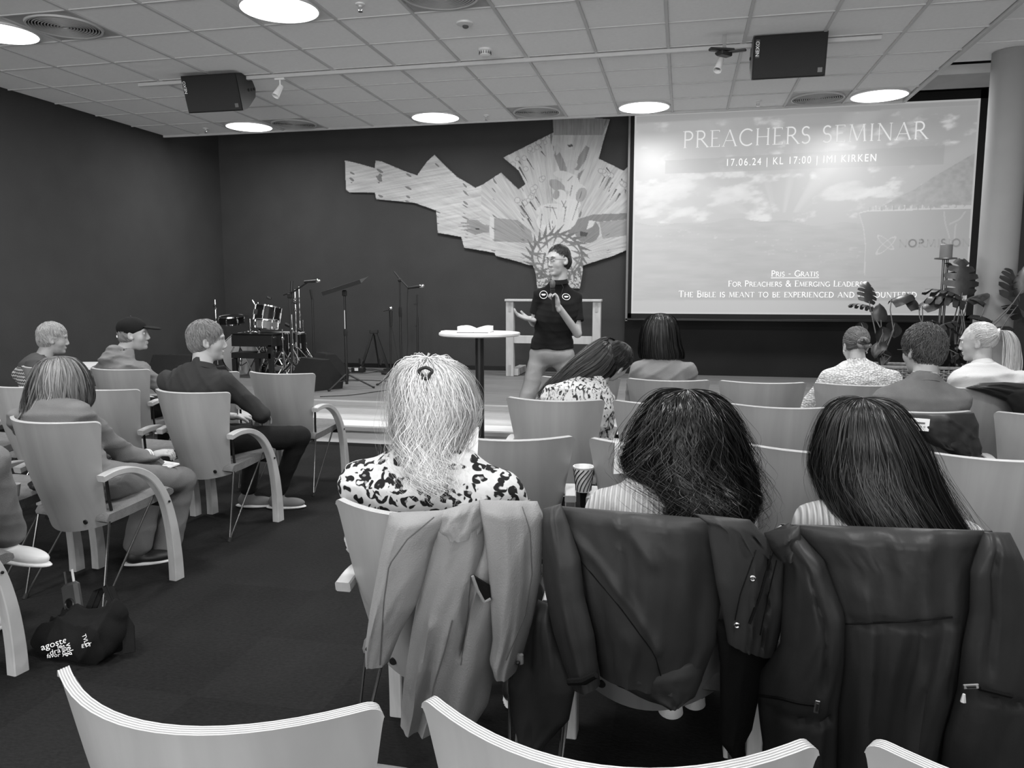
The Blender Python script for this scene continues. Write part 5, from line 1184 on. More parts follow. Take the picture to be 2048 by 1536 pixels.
def env_solid(rows, f=.88, na=48, K=28, seed=1, ridge=.05):
    Rw = np.array([[*c, *a, *b_] for c, a, b_ in rows], float); m = len(rows); t = np.linspace(0, 1, K)*(m-1); i = np.clip(np.floor(t).astype(int), 0, m-2); fr = (t-i)[:, None]
    p0 = Rw[np.clip(i-1, 0, m-1)]; p1 = Rw[i]; p2 = Rw[i+1]; p3 = Rw[np.clip(i+2, 0, m-1)]
    q = .5*(2*p1+(-p0+p2)*fr+(2*p0-5*p1+4*p2-p3)*fr**2+(-p0+3*p1-3*p2+p3)*fr**3); A = np.linspace(0, 2*PI, na, endpoint=False)
    rg = 1+ridge*(fbm(np.broadcast_to(A[None]*6, (K, na)).copy(), np.broadcast_to(np.linspace(0, 5, K)[:, None], (K, na)).copy(), seed, 3)-.5)*2
    P = q[:, None, :3]+f*rg[..., None]*(np.cos(A)[None, :, None]*q[:, None, 3:6]+np.sin(A)[None, :, None]*q[:, None, 6:9])
    P[0] = q[0, :3]+(P[0]-q[0, :3])*.02; P[-1] = q[-1, :3]+(P[-1]-q[-1, :3])*.3
    V = np.concatenate([P.reshape(-1, 3), q[:1, :3], q[-1:, :3]]); F = [(k*na+a, k*na+(a+1) % na, (k+1)*na+(a+1) % na, (k+1)*na+a) for k in range(K-1) for a in range(na)]
    n0 = K*na; F += [(n0, (a+1) % na, a, a) for a in range(0)]; F = [f+(f[0],) if len(f) == 3 else f for f in F]+[(n0, n0, (a+1) % na, a) for a in range(0)]; F = np.array(F)
    return V, F
def rows_px(Y, L_, dep, ylean=0.0, yoff=0.):
    out = []
    for k, (yy, xl, xr, *e) in enumerate(L_):
        yw = Y+(e[1] if len(e) > 1 else 0)+yoff; c = aty((xl+xr)/2, yy, yw); d = e[0] if e else dep
        if k == 0:
            c0_ = aty((xl+xr)/2, yy-1.5, yw); out.append((c0_, np.array([.003, 0, 0]), np.array([0, .003, 0])))
        v = _unit((c-CAM)*np.array([1, 1, 0])); hw = (xr-xl)/2*((c-CAM) @ _f)/FPX; out.append((c, np.array([v[1], -v[0], 0])*hw, v*d))
    return out
def hair(root, parts, m, name='hair'):
    st = [p[:2] for p in parts if len(p) == 3]; so = [p for p in parts if len(p) == 2]
    if so: geo_obj('hair_base', so, HB[m.name], root, 180)
    o = geo_obj(name, st, m, root, 180); setp(o, kind='stuff'); return o
def surf_strands(geo, prims, C, pole, n, length, K, seed, r0=.0009, lift=.003, jit=.35, keepf=None):
    """short strands grown on a hair surface, combed away from the pole point"""
    r = np.random.RandomState(seed); V = geo[0]; C = np.array(C); pole = _unit(pole)
    P = V[r.randint(0, len(V), n)]+.002*r.randn(n, 3)
    if keepf is not None: P = P[keepf(P)]
    n = len(P)
    def fld(Q): return field(Q.astype(np.float32), prims)
    def grad(Q):
        e = .002; f0 = fld(Q); g = np.stack([fld(Q+np.eye(3)[k]*e)-f0 for k in range(3)], 1); return f0, g/(np.linalg.norm(g, axis=1, keepdims=True)+1e-9)
    path = []; ph = fbm(P[:, 0:1]*60, P[:, 2:3]*60, seed, 2)[:, 0]; L_ = length*(.6+.6*r.rand(n)); off = .0005+lift*r.rand(n); jd = r.randn(n, 3)*jit*.5
    for k in range(K):
        f0, g = grad(P); P = P-g*(f0-off*math.sin(PI*min(.95, .15+k/(K-1)*.8)))[:, None]; path.append(P.copy())
        D = (P-C); D /= np.linalg.norm(D, axis=1, keepdims=True); d = -(pole[None]-(D @ pole)[:, None]*D)+jd+.5*(ph-.5)[:, None]*np.cross(D, pole)*2; d -= (d*g).sum(1)[:, None]*g; d /= np.linalg.norm(d, axis=1, keepdims=True)+1e-9
        P = P+d*(L_/(K-1))[:, None]
    return tubes_geo(np.stack(path, 1), r0, .25)
def scalp(C, R, s, rad=(.083, .103, .092), c=(0, -.015, .040)): return np.array(C)+np.array(R) @ (np.array(c)*s), np.array(rad)*s
def cap_solid(C, R, s, rad, c, fz=-.052, seed=1, amp=.003, extra=(), xs=()):
    Cc = np.array(C)+np.array(R) @ (np.array(c)*s); R = np.array(R)
    T = lambda x, y, z: np.array(C)+R @ (s*np.array([x, y, z]))
    prims = [(elp(Cc, np.array(rad)*s, R), .01)]+list(extra)
    subs = [(elp(T(0, .100, fz), np.array([.074, .075, .086])*s, R), .006), (elp(T(0, .02, -.125), np.array([.10, .09, .07])*s, R), .01)]+list(xs)
    return sdf_geo(prims, .005, subs, lambda P: (-amp*np.sin(P @ (R @ np.array([150., 40, 60])).astype(np.float32)+2*np.sin(P @ (R @ np.array([30., 50, 40])).astype(np.float32)))).astype(np.float32), .006)
SEAT = dict(pelvis=(0, -.04, .545), waist=(0, -.10, .69), chest=(0, -.12, .87), neck=(0, -.11, 1.015), shL=(-.175, -.12, .965), shR=(.175, -.12, .965), elL=(-.215, -.04, .715), elR=(.215, -.04, .715),
            wrL=(-.11, .16, .60), wrR=(.11, .16, .60), hipL=(-.09, 0, .535), hipR=(.09, 0, .535), knL=(-.12, .37, .51), knR=(.12, .37, .51), anL=(-.12, .36, .095), anR=(.12, .36, .095))
def seat(**k): d = dict(SEAT); d.update(k); return d
def shiftu(j, dx=0, dy=0, dz=0, keys=('neck', 'chest', 'shL', 'shR')):
    d = dict(j)
    for k in keys: f = .55 if k == 'chest' else 1; d[k] = (j[k][0]+dx*f, j[k][1]+dy*f, j[k][2]+dz*f)
    d['waist'] = (j['waist'][0]+dx*.2, j['waist'][1]+dy*.2, j['waist'][2]); return d
def wp(px, py, Y): p = aty(px, py, Y); return ('w', p[0], p[1], p[2])
def raycast(o, px, py):
    bpy.context.view_layer.update(); mi = o.matrix_world.inverted(); a = mi @ Vector(CAM); d = (mi.to_3x3() @ Vector(ray(px, py))).normalized()
    ok, loc, n, _ = o.ray_cast(a, d); return (np.array(o.matrix_world @ loc), np.array((o.matrix_world.to_3x3() @ n).normalized())) if ok else (None, None)
def child(root, nm): return [c for c in root.children if c.name.split('.')[0] == nm][0]
# cloth materials
M_coat_l = cloth('dark_cord', .03)
M_c_dark = cloth('dark_sweatshirt', .040); M_c_hood = cloth('grey_hoodie', .17); M_c_grey = cloth('mid_grey_sweater', .17); M_c_cream = cloth('white_tshirt', .52, .03); M_c_black = cloth('black_tshirt', .010, .1)
M_c_khaki = cloth('khaki_trousers', .27); M_c_black_tr = cloth('black_trousers', .012, .1); M_c_denim = cloth('washed_denim', .16, .15); M_c_grtr = cloth('grey_trousers', .16); M_c_shirt = cloth('grey_shirt', .14, .12); M_c_bobtop = cloth('soft_grey_top', .20)
def leopard(m, N, L, b, tc):
    g = N.new('ShaderNodeNewGeometry'); ns = N.new('ShaderNodeTexNoise'); ns.inputs['Scale'].default_value = 16; ns.inputs['Detail'].default_value = 2; L.new(g.outputs['Position'], ns.inputs[0])
    mx = N.new('ShaderNodeVectorMath'); mx.operation = 'MULTIPLY_ADD'; L.new(ns.outputs['Color'], mx.inputs[0]); mx.inputs[1].default_value = (.045, .045, .045); L.new(g.outputs['Position'], mx.inputs[2])
    mp = N.new('ShaderNodeMapping'); mp.inputs['Scale'].default_value = (1, .6, 1.35); L.new(mx.outputs[0], mp.inputs[0])
    v = N.new('ShaderNodeTexVoronoi'); v.inputs['Scale'].default_value = 25; v.inputs['Randomness'].default_value = .85; L.new(mp.outputs[0], v.inputs['Vector'])
    r = N.new('ShaderNodeValToRGB'); e = r.color_ramp.elements; e[0].position = 0; e[0].color = (.22, .22, .22, 1); e[1].position = 1; e[1].color = (.52, .52, .52, 1)
    for pos, c in ((.15, .22), (.21, .008), (.50, .008), (.54, .52)): q = e.new(pos); q.color = (c, c, c, 1)
    L.new(v.outputs['Distance'], r.inputs[0])
    n2 = N.new('ShaderNodeTexNoise'); n2.inputs['Scale'].default_value = 42; n2.inputs['Detail'].default_value = 1; L.new(g.outputs['Position'], n2.inputs[0])
    rr2 = N.new('ShaderNodeMapRange'); L.new(n2.outputs['Fac'], rr2.inputs[0]); rr2.inputs[1].default_value = .54; rr2.inputs[2].default_value = .57
    mi = N.new('ShaderNodeMix'); mi.data_type = 'RGBA'; L.new(rr2.outputs[0], mi.inputs['Factor']); L.new(r.outputs[0], mi.inputs['A']); mi.inputs['B'].default_value = (.48, .48, .48, 1)
    L.new(mi.outputs['Result'], b.inputs['Base Color'])
M_c_leo = mat('leopard_print', .6, .8, nodes=leopard, spec=.2)
def ribs(m, N, L, b, tc):
    w = N.new('ShaderNodeTexWave'); w.inputs['Scale'].default_value = 22; w.inputs['Distortion'].default_value = .6; w.bands_direction = 'X'; g = N.new('ShaderNodeNewGeometry'); L.new(g.outputs['Position'], w.inputs[0])
    bp = N.new('ShaderNodeBump'); bp.inputs['Strength'].default_value = .9; bp.inputs['Distance'].default_value = .006; L.new(w.outputs['Fac'], bp.inputs['Height']); L.new(bp.outputs[0], b.inputs['Normal'])
    r = N.new('ShaderNodeMapRange'); L.new(w.outputs['Fac'], r.inputs[0]); r.inputs[3].default_value = .36; r.inputs[4].default_value = .50; L.new(r.outputs[0], b.inputs['Base Color'])
M_c_rib = mat('ribbed_knit', .5, .9, nodes=ribs, spec=.1)
def knit(m, N, L, b, tc):
    v = N.new('ShaderNodeTexVoronoi'); v.inputs['Scale'].default_value = 75; v.inputs['Randomness'].default_value = .7; g = N.new('ShaderNodeNewGeometry'); mp = N.new('ShaderNodeMapping'); mp.inputs['Scale'].default_value = (.9, .3, 1.5); L.new(g.outputs['Position'], mp.inputs[0]); L.new(mp.outputs[0], v.inputs['Vector'])
    bp = N.new('ShaderNodeBump'); bp.invert = True; bp.inputs['Strength'].default_value = 1; bp.inputs['Distance'].default_value = .008; L.new(v.outputs['Distance'], bp.inputs['Height']); L.new(bp.outputs[0], b.inputs['Normal'])
    r = N.new('ShaderNodeMapRange'); L.new(v.outputs['Distance'], r.inputs[0]); r.inputs[1].default_value = .2; r.inputs[2].default_value = .65; r.inputs[3].default_value = .74; r.inputs[4].default_value = .42; L.new(r.outputs[0], b.inputs['Base Color'])
M_c_knit = mat('white_chunky_knit', .62, .9, nodes=knit, spec=.1)
def fair(m, N, L, b, tc):
    g = N.new('ShaderNodeNewGeometry'); s = N.new('ShaderNodeSeparateXYZ'); L.new(g.outputs['Position'], s.inputs[0])
    w = N.new('ShaderNodeMath'); w.operation = 'PINGPONG'; L.new(s.outputs['X'], w.inputs[0]); w.inputs[1].default_value = .011
    a = N.new('ShaderNodeMath'); a.operation = 'ADD'; L.new(s.outputs['Z'], a.inputs[0]); L.new(w.outputs[0], a.inputs[1])
    md = N.new('ShaderNodeMath'); md.operation = 'PINGPONG'; L.new(a.outputs[0], md.inputs[0]); md.inputs[1].default_value = .013
    st = N.new('ShaderNodeMath'); st.operation = 'GREATER_THAN'; L.new(md.outputs[0], st.inputs[0]); st.inputs[1].default_value = .0065
    zr = N.new('ShaderNodeMath'); zr.operation = 'LESS_THAN'; L.new(s.outputs['Z'], zr.inputs[0]); zr.inputs[1].default_value = .86
    mm = N.new('ShaderNodeMath'); mm.operation = 'MULTIPLY'; L.new(st.outputs[0], mm.inputs[0]); L.new(zr.outputs[0], mm.inputs[1])
    r = N.new('ShaderNodeMapRange'); L.new(mm.outputs[0], r.inputs[0]); r.inputs[3].default_value = .07; r.inputs[4].default_value = .55; L.new(r.outputs[0], b.inputs['Base Color'])
M_c_fair = mat('patterned_knit', .2, .9, nodes=fair, spec=.1)
def floral(m, N, L, b, tc):
    g = N.new('ShaderNodeNewGeometry'); n = N.new('ShaderNodeTexNoise'); n.inputs['Scale'].default_value = 24; n.inputs['Distortion'].default_value = 2.2; n.inputs['Detail'].default_value = 3; mp = N.new('ShaderNodeMapping'); mp.inputs['Scale'].default_value = (1.4, 1, .8); L.new(g.outputs['Position'], mp.inputs[0]); L.new(mp.outputs[0], n.inputs[0])
    r = N.new('ShaderNodeValToRGB'); e = r.color_ramp.elements; e[0].position = .40; e[0].color = (.03, .03, .03, 1); e[1].position = .50; e[1].color = (.60, .60, .60, 1); q = e.new(.45); q.color = (.3, .3, .3, 1)
    L.new(n.outputs['Fac'], r.inputs[0]); L.new(r.outputs[0], b.inputs['Base Color'])
M_c_floral = mat('patterned_blouse', .5, .85, nodes=floral, spec=.2)
H_blond = hair_mat('pale_blond_hair', .62, .45, .22); H_bl2 = hair_mat('blond_hair', .42, .45, .30); H_bl3 = hair_mat('ash_blond_hair', .50, .42, .40); H_dark = hair_mat('dark_hair', .011, .34, .8, .35); H_brown = hair_mat('brown_hair', .024, .36, .7, .38); H_mid = hair_mat('light_brown_hair', .13, .45, .35); H_grey = hair_mat('greying_hair', .075, .45, .5); H_sand = hair_mat('sandy_hair', .22, .45, .4)
def short_hair(root, hc, R, s, m, tm, n=900, fz=-.052, slen=.042, jit=.35, rad=(.083, .103, .094), c=(0, -.017, .044), pole=(0, -.35, .94), seed=3, lift=(.001, .010), amp=.003, r0=.0011, extra=(), xs=(), K=9):
    C0 = np.array(hc)+np.array(R) @ (np.array(c)*s); rd = np.array(rad)*s; extra = list(extra)+[(elp(np.array(hc)+np.array(R) @ (np.array([0, -.042, .0])*s), np.array([.080, .072, .078])*s, R), .01)]
    so = cap_solid(hc, R, s, np.array(rad)-.002, c, fz=fz, seed=seed, extra=extra, xs=xs); pr0 = [(elp(C0, rd-.002, R), .01)]+extra
    Ri = np.array(R).T; kf = lambda P: (((P-hc) @ Ri.T)[:, 1] < .080) & (((P-hc) @ Ri.T)[:, 2] > -.075+.3*np.clip(((P-hc) @ Ri.T)[:, 1], -.03, .1)) & ~((np.abs(((P-hc) @ Ri.T)[:, 1]) < .034) & (((P-hc) @ Ri.T)[:, 2] < .048) & (np.abs(((P-hc) @ Ri.T)[:, 0]) > .05))
    hair(root, [so, surf_strands(so, pr0, C0, np.array(R) @ np.array(pole), int(n*2.2), slen, 8, seed, r0, lift[1]*.8, jit, kf)], m)
def tmax_man(back=1.95, side=1.55, front=1.05):
    # azimuth 0.. measured so that cos>0 ... evaluated against the forward (+Y) direction below
    def f(a):
        y = math.sin(a); return side+(front-side)*max(0, -math.cos(a))*0+ (back-side)*0
    return f
def tm_head(pole, front, side, back):
    pole = _unit(pole); e1 = _unit(np.cross(pole, [0, 1, 0])); e2 = np.cross(pole, e1)
    def f(a):
        d = math.cos(a)*e1+math.sin(a)*e2; y = d[1]
        return side+(front-side)*max(0, y)**1.2+(back-side)*max(0, -y)**1.2
    return f
PL = (0, -.35, .94)
# ---- presenter, standing in front of the stage
PRZ = PI-.30
jp = dict(neck=wp(1118, 566, -2.92), chest=wp(1115, 624, -2.90), waist=wp(1107, 655, -2.90), pelvis=wp(1103, 708, -2.90), shL=wp(1150, 597, -2.87), shR=wp(1081, 591, -2.92), elL=wp(1155, 667, -2.93), elR=wp(1068, 645, -2.86),
          wrL=wp(1116, 612, -3.12), wrR=wp(1060, 638, -3.12), hipL=wp(1128, 712, -2.90), hipR=wp(1080, 712, -2.90), knL=('w', 1.11, -2.96, .52), knR=('w', .72, -3.0, .52), anL=('w', 1.14, -2.86, .095), anR=('w', .63, -2.88, .095))
hp = wp(1117, 523, -2.95)
root, hc, Rh, T = person('man in black T-shirt and glasses standing by the bar table, speaking into a microphone', (.95, -2.9), PRZ, jp, (hp, -.42+.12, -.06, .05, 1.02), dict(eyes=1, brow=H_brown, hem=.058), M_c_black, M_c_khaki, M_c_grey,
    h_top=.008, h_low=.012, short_sleeve=True, hand_cfg={'L': (_unit([-.15, -.1, .9]), (-.75, -.45, .0), 1.15), 'R': (_unit([-.85, -.35, .25]), (.2, -.2, 1), .45)}, fine=.0045, top_disp=(.0028, 4), width=1.06, hands_h=.0045, top_cut=aty(1105, 697, -2.9)[2], extra_top=[(elp(aty(1104, 690, -2.9), (.178, .135, .16)), .05), (elp(aty(1112, 640, -2.9), (.165, .12, .16)), .05)])
short_hair(root, hc, Rh, 1.02, H_brown, tm_head(PL, 1.05, 1.45, 2.0), 1500, fz=-.062, rad=(.081, .100, .092), c=(0, -.016, .044), lift=(.001, .005), r0=.0009)
g = MB()
for sx in (-1, 1):
    g.tube([T(sx*.033+.020*np.sign(math.cos(a))*abs(math.cos(a))**.6, .104, .010+.0115*np.sign(math.sin(a))*abs(math.sin(a))**.7) for a in np.linspace(0, 2*PI, 17)], .0016, 6, cap=False); g.tube([T(sx*.055, .104, .016), T(sx*.074, .08, .014), T(sx*.081, .0, .008)], .0016, 6)
g.tube([T(-.013, .108, .014), T(0, .112, .017), T(.013, .108, .014)], .0016, 6)
keep(g.build('glasses', M_black, smooth=60), root)
sh_o = child(root, 'shirt')
for (px, py, nm) in ((1087, 589.5, 'chest_emblem'), (1132, 594.5, 'chest_emblem')):
    loc, nn = raycast(sh_o, px, py)
    if loc is not None:
        z = nn; x_ = _unit(np.cross([0, 0, 1], z)); y_ = np.cross(z, x_); g = MB(); off = .007
        rg = [(r_, a) for r_ in (.029, .033) for a in np.linspace(0, 2*PI, 33)[:-1]]
        g.add([loc+z*off+r_*(math.cos(a)*x_+math.sin(a)*y_) for r_, a in rg], [(k, (k+1) % 32, 32+(k+1) % 32, 32+k) for k in range(32)])
        blob = [(math.cos(a)*(.017+.004*math.sin(3*a+px)), math.sin(a)*(.010+.003*math.cos(2*a))) for a in np.linspace(0, 2*PI, 20)[:-1]]
        g.add([loc+z*off+a*x_+b_*y_ for a, b_ in blob], [tuple(range(19))]); keep(g.build(nm, M_letter, smooth=None), root)
# microphone in his hand
wl = np.array(jp['wrL'][1:]); mb = wl+np.array([-.035, -.03, .075]); mt = aty(1105, 566, mb[1]-.02); dd3 = _unit(mt-mb)
t = empty('handheld_microphone', tuple(mb), 0, 'handheld microphone held up to the mouth by the speaking man', 'microphone')
MB().tube([-dd3*.12, dd3*.0, dd3*.06], [.011, .013, .017], 12).build('handle', M_black, t); q = mt-mb
MB().tube([q-dd3*.035, q-dd3*.02, q, q+dd3*.02, q+dd3*.026], [.016, .021, .023, .016, .004], 14).build('grille', M_duct, t)
keep(MB().tube([T(0.04, -.02, -.11), aty(1127, 575, -3.02), aty(1122, 590, -3.05), aty(1108, 605, -3.06), aty(1102, 590, -3.05), aty(1100, 570, -3.0)], .0022, 6).build('lanyard', M_coat_l), root)
# ---- leopard-print woman
LY0 = -7.0
j = seat(neck=(-.05, -.08, .965), chest=(-.035, -.085, .83), waist=(-.02, -.08, .69), shL=(-.245, -.10, .885), shR=(.175, -.10, .875), elL=(-.30, .02, .68), elR=(.26, .02, .66), wrL=(-.20, .17, .83), wrR=(.10, .24, .74))
root, hc, Rh, T = person('woman with long pale curly hair half tied up, in a leopard-print top', (1.30, -7.03), 0, j, ((-.075, -.02, 1.115), .12, -.12, -.05, .96), {}, M_c_leo, M_c_black_tr, female=True, bulk=1.22, h_top=.009, hand_cfg={'L': ((.35, -.1, .9), (.2, -.9, 0), .9), 'R': ((.2, .5, .8), (-.6, -.3, 0), .9)}, top_disp=(.003, 21), h_low=.02, neck_r=.9, extra_top=[(elp((1.27, -7.14, .835), (.245, .11, .125)), .05), (elp((1.27, -7.10, .70), (.215, .13, .14)), .05)])
Rr = rows_px(-7.05, [(722, 838, 872, .04), (728, 810, 900, .09), (745, 796, 922, .125), (775, 789, 937, .14), (820, 787, 946, .14, -.01), (865, 790, 932, .125, -.03), (900, 800, 915, .10, -.07), (935, 812, 900, .075, -.12), (958, 838, 905, .05, -.16), (975, 850, 890, .025, -.17)], .09)
hair(root, [env_solid(Rr, .88, seed=4, ridge=.09), ribbons_geo(env_paths(Rr, 5200, 34, 5, (PI-.2, 2*PI+.2), (.86, 1.08), (.012, 30), .22, .5, .0015, clump=75), .0011, .4), ribbons_geo(env_paths(Rr, 900, 34, 6, (PI-.3, 2*PI+.3), (.97, 1.17), (.018, 26), .12, .4, .008), .0007, .3),
            tubes_geo(cap_paths(aty(858, 752, LY0-.05), np.eye(3), (.07, .07, .045), (0, -.2, 1), lambda a: 1.9, 260, 22, 8, .009, (.0, .035)), .0009)], H_blond)
t = aty(852, 746, LY0-.185); keep(MB().tube([t+np.array([.016*math.cos(a)*(1+.3*math.sin(3*a)), -.004, .016*math.sin(a)]) for a in np.linspace(0, 4*PI, 90)], .005, 8).build('hair_tie', M_black), root)
loc = aty(924, 884, -6.88); o = paper('song_sheet', loc[0], -6.88, loc[2], .105, .10, .1, 'white printed sheet held up by the leopard-print woman, right of her hair', .001, tilt=(1.25, 0)); 
# ---- curly-haired woman
j = seat(neck=(.06, -.05, .905), chest=(.045, -.09, .785), waist=(.03, -.09, .65), pelvis=(.02, -.04, .54), shL=(-.125, -.085, .838), shR=(.225, -.07, .825), elL=(-.15, .06, .62), elR=(.28, .06, .62), wrL=(-.02, .25, .62), wrR=(.16, .25, .60), anL=wp(1342, 1400, -6.62), anR=wp(1388, 1392, -6.55), knL=('w', 1.80, -6.62, .49), knR=('w', 1.98, -6.6, .49))
root, hc, Rh, T = person('woman with long dark curly hair in a pale ribbed sweater', (1.90, -7.03), 0, j, ((.08, .0, 1.03), -.1, -.3, .06, .95), {}, M_c_rib, M_c_black_tr, M_c_cream, female=True, h_top=.009, top_disp=(.004, 31), h_low=.02, width=1.02, bulk=1.08)
Rr = rows_px(-7.05, [(781, 1352, 1396, .04), (790, 1320, 1426, .09), (815, 1298, 1452, .125), (850, 1278, 1472, .14), (890, 1262, 1486, .145), (930, 1250, 1496, .14, -.02), (965, 1275, 1506, .11, -.06), (1000, 1305, 1512, .085, -.11), (1030, 1322, 1504, .065, -.14), (1058, 1350, 1484, .035, -.16)], .09)
hair(root, [env_solid(Rr, .90, seed=7, ridge=.08), ribbons_geo(env_paths(Rr, 6000, 36, 15, (PI-.35, 2*PI+.35), (.86, 1.07), (.011, 34), .30, .4, .0012, clump=90), .0010, .35), ribbons_geo(env_paths(Rr, 600, 36, 16, (PI-.6, 2*PI+.6), (.98, 1.18), (.022, 30), .1, .3, .008), .0007, .4)], H_dark)
# ---- straight-haired woman
j = seat(neck=(.0, -.05, .895), chest=(.02, -.09, .785), waist=(.01, -.09, .65), shL=(-.150, -.085, .838), shR=(.205, -.085, .812), elL=(-.20, .06, .60), elR=(.24, .06, .60), wrL=(-.05, .24, .60), wrR=(.1, .24, .60))
root, hc, Rh, T = person('woman with very long straight dark hair in a pale top, right of the curly-haired woman', (2.48, -7.03), 0, j, ((-.01, .0, 1.02), .1, -.3, -.05, .95), {}, M_c_rib, M_c_black_tr, female=True, h_top=.009, top_disp=(.004, 41), h_low=.02, bulk=1.05)
Rr = rows_px(-7.05, [(797, 1702, 1750, .04), (806, 1676, 1782, .095), (830, 1655, 1806, .125), (870, 1642, 1830, .14), (910, 1634, 1848, .14), (950, 1632, 1862, .13, -.02), (990, 1645, 1882, .11, -.06), (1030, 1662, 1905, .09, -.10), (1060, 1680, 1922, .07, -.13), (1090, 1700, 1932, .05, -.15)], .09)
hair(root, [env_solid(Rr, .92, seed=9, ridge=.06), ribbons_geo(env_paths(Rr, 6000, 28, 25, (PI-.35, 2*PI+.35), (.88, 1.05), (.007, 15), .22, .4, .001, clump=80, tight=1.1), .0010, .35), ribbons_geo(env_paths(Rr, 500, 28, 26, (PI-.6, 2*PI+.6), (.98, 1.10), (.012, 12), .1, .3, .006), .0006, .4)], H_brown)
# ---- woman leaning aside, second row
j = seat(neck=(.19, .06, .93), chest=(.12, .0, .80), waist=(.03, -.05, .67), shL=(-.05, -.04, .86), shR=(.235, .08, .82), elL=(-.08, .10, .64), elR=(.24, .12, .62), wrL=(.05, .28, .62), wrR=(.22, .32, .60))
root, hc, Rh, T = person('woman leaning to the right with long dark hair hanging over a patterned blouse', (1.31, -4.90), 0, j, ((.285, .13, 1.04), -.6, -.35, .55, .94), {}, M_c_floral, M_c_black_tr, female=True, top_disp=(.006, 51), h_low=.02, bulk=1.08)
G0 = [((1228, 686), 14, .03), ((1222, 700), 30, .085), ((1200, 722), 38, .09), ((1170, 742), 34, .085), ((1140, 765), 30, .07), ((1112, 785), 26, .05), ((1088, 802), 18, .03)]
Rr = []
for (c, w_, d_) in G0:
    p = aty(c[0], c[1], -4.82); q = aty(c[0]+w_*.62, c[1]+w_*.78, -4.82); Rr.append((p, q-p, np.array([.02, d_, .0])))
hair(root, [env_solid(Rr, .92, seed=9, ridge=.06), ribbons_geo(env_paths(Rr, 2600, 22, 35, (0, 2*PI), (.90, 1.06), (.008, 12), .25, .4, .001, clump=60, tight=1.1), .0014, .35),
            cap_solid(hc, Rh, .94, (.083, .102, .094), (0, -.015, .04), seed=5), tubes_geo(cap_paths(*[np.array(hc)+Rh @ np.array([0, -.015, .04]), Rh], (.082, .10, .09), (0, .1, 1), tm_head((0, .1, 1), .9, 1.9, 2.3), 500, 10, 9, .002, (0, .006)), .0013)], H_brown)
# ---- woman with bobbed hair, front row
j = seat(neck=(-.06, -.05, 1.0), chest=(-.05, -.09, .85), shL=(-.205, -.08, .925), shR=(.135, -.08, .92), elL=(-.25, .02, .70), elR=(.20, .02, .69)); j['waist'] = (-.03, -.09, .68)
root, hc, Rh, T = person('woman with straight dark bobbed hair in a soft grey top, front row', (1.89, -3.85), 0, j, ((-.062, -.02, 1.16), .0, -.08, 0, .96), {}, M_c_bobtop, M_c_black_tr, female=True, top_disp=(.006, 61), h_low=.02, width=1.04)
Rr = rows_px(-3.88, [(628, 1308, 1334, .04), (633, 1298, 1346, .09), (645, 1288, 1354, .12), (665, 1282, 1358, .13), (690, 1279, 1362, .125), (706, 1278, 1367, .12), (718, 1282, 1366, .11)], .09)
hair(root, [env_solid(Rr, .93, seed=12, ridge=.05), ribbons_geo(env_paths(Rr, 1800, 14, 45, (PI-.5, 2*PI+.5), (.92, 1.04), (.003, 8), .06, .5, .001, clump=60, tight=1.1), .0013, .5)], H_brown)
# ---- woman in white knit, front row
j = seat(neck=(.03, -.03, .965), chest=(.03, -.07, .83), waist=(.02, -.08, .68), shL=(-.145, -.07, .885), shR=(.225, -.07, .88), elL=(-.27, .03, .66), elR=(.29, .03, .66), wrL=(-.14, .2, .56), wrR=(.15, .2, .56))
root, hc, Rh, T = person('woman with braided updo in a chunky white knitted sweater', (3.06, -3.85), 0, j, ((.02, .03, 1.09), .25, -.35, .05, .93), {}, M_c_knit, M_c_black_tr, female=True, top_disp=(.004, 71), h_low=.02, bulk=1.15, extra_top=[(cap(J((3.06, -3.85, 0), 0, (.03, -.03, .96)), J((3.06, -3.85, 0), 0, (.03, -.01, 1.01)), .068, .062), .015)], neck_r=.8)
C0 = np.array(hc)+Rh @ np.array([0, -.015, .04]); pn = Rh @ np.array([.02, -.80, -.35])
bun = np.array(hc)+Rh @ np.array([-.005, -.108, -.012]); th = np.linspace(0, 5.6*PI, 110)
knot = [bun+Rh @ np.array([.034*math.cos(a*.5)*(1+.25*math.sin(a*1.7)), -.012+.012*math.sin(a*2.1), .026*math.sin(a*.5)+.008*math.cos(a*1.9)]) for a in th]
hair(root, [cap_solid(hc, Rh, .93, (.081, .10, .092), (0, -.015, .04), seed=8), tubes_geo(cap_paths(C0, Rh, np.array([.081, .10, .092])*.94, (.02, -.80, -.35), tm_head((.02, -.8, -.35), 2.2, 2.2, 1.6), 700, 12, 19, .002, (0, .006)), .0012),
            tubes_geo(np.array(knot)[None], .012, .8, 8), tubes_geo(np.array([[p+Rh @ np.array([.008*math.cos(q), -.008, .008*math.sin(q)]) for p in knot[::3]] for q in np.linspace(0, 6, 20)]), .0022, .8)], H_mid)
keep(MB().ball(T(-.080, .004, -.038), .006).ball(T(.080, .004, -.038), .006).build('earring', M_chrome), root)
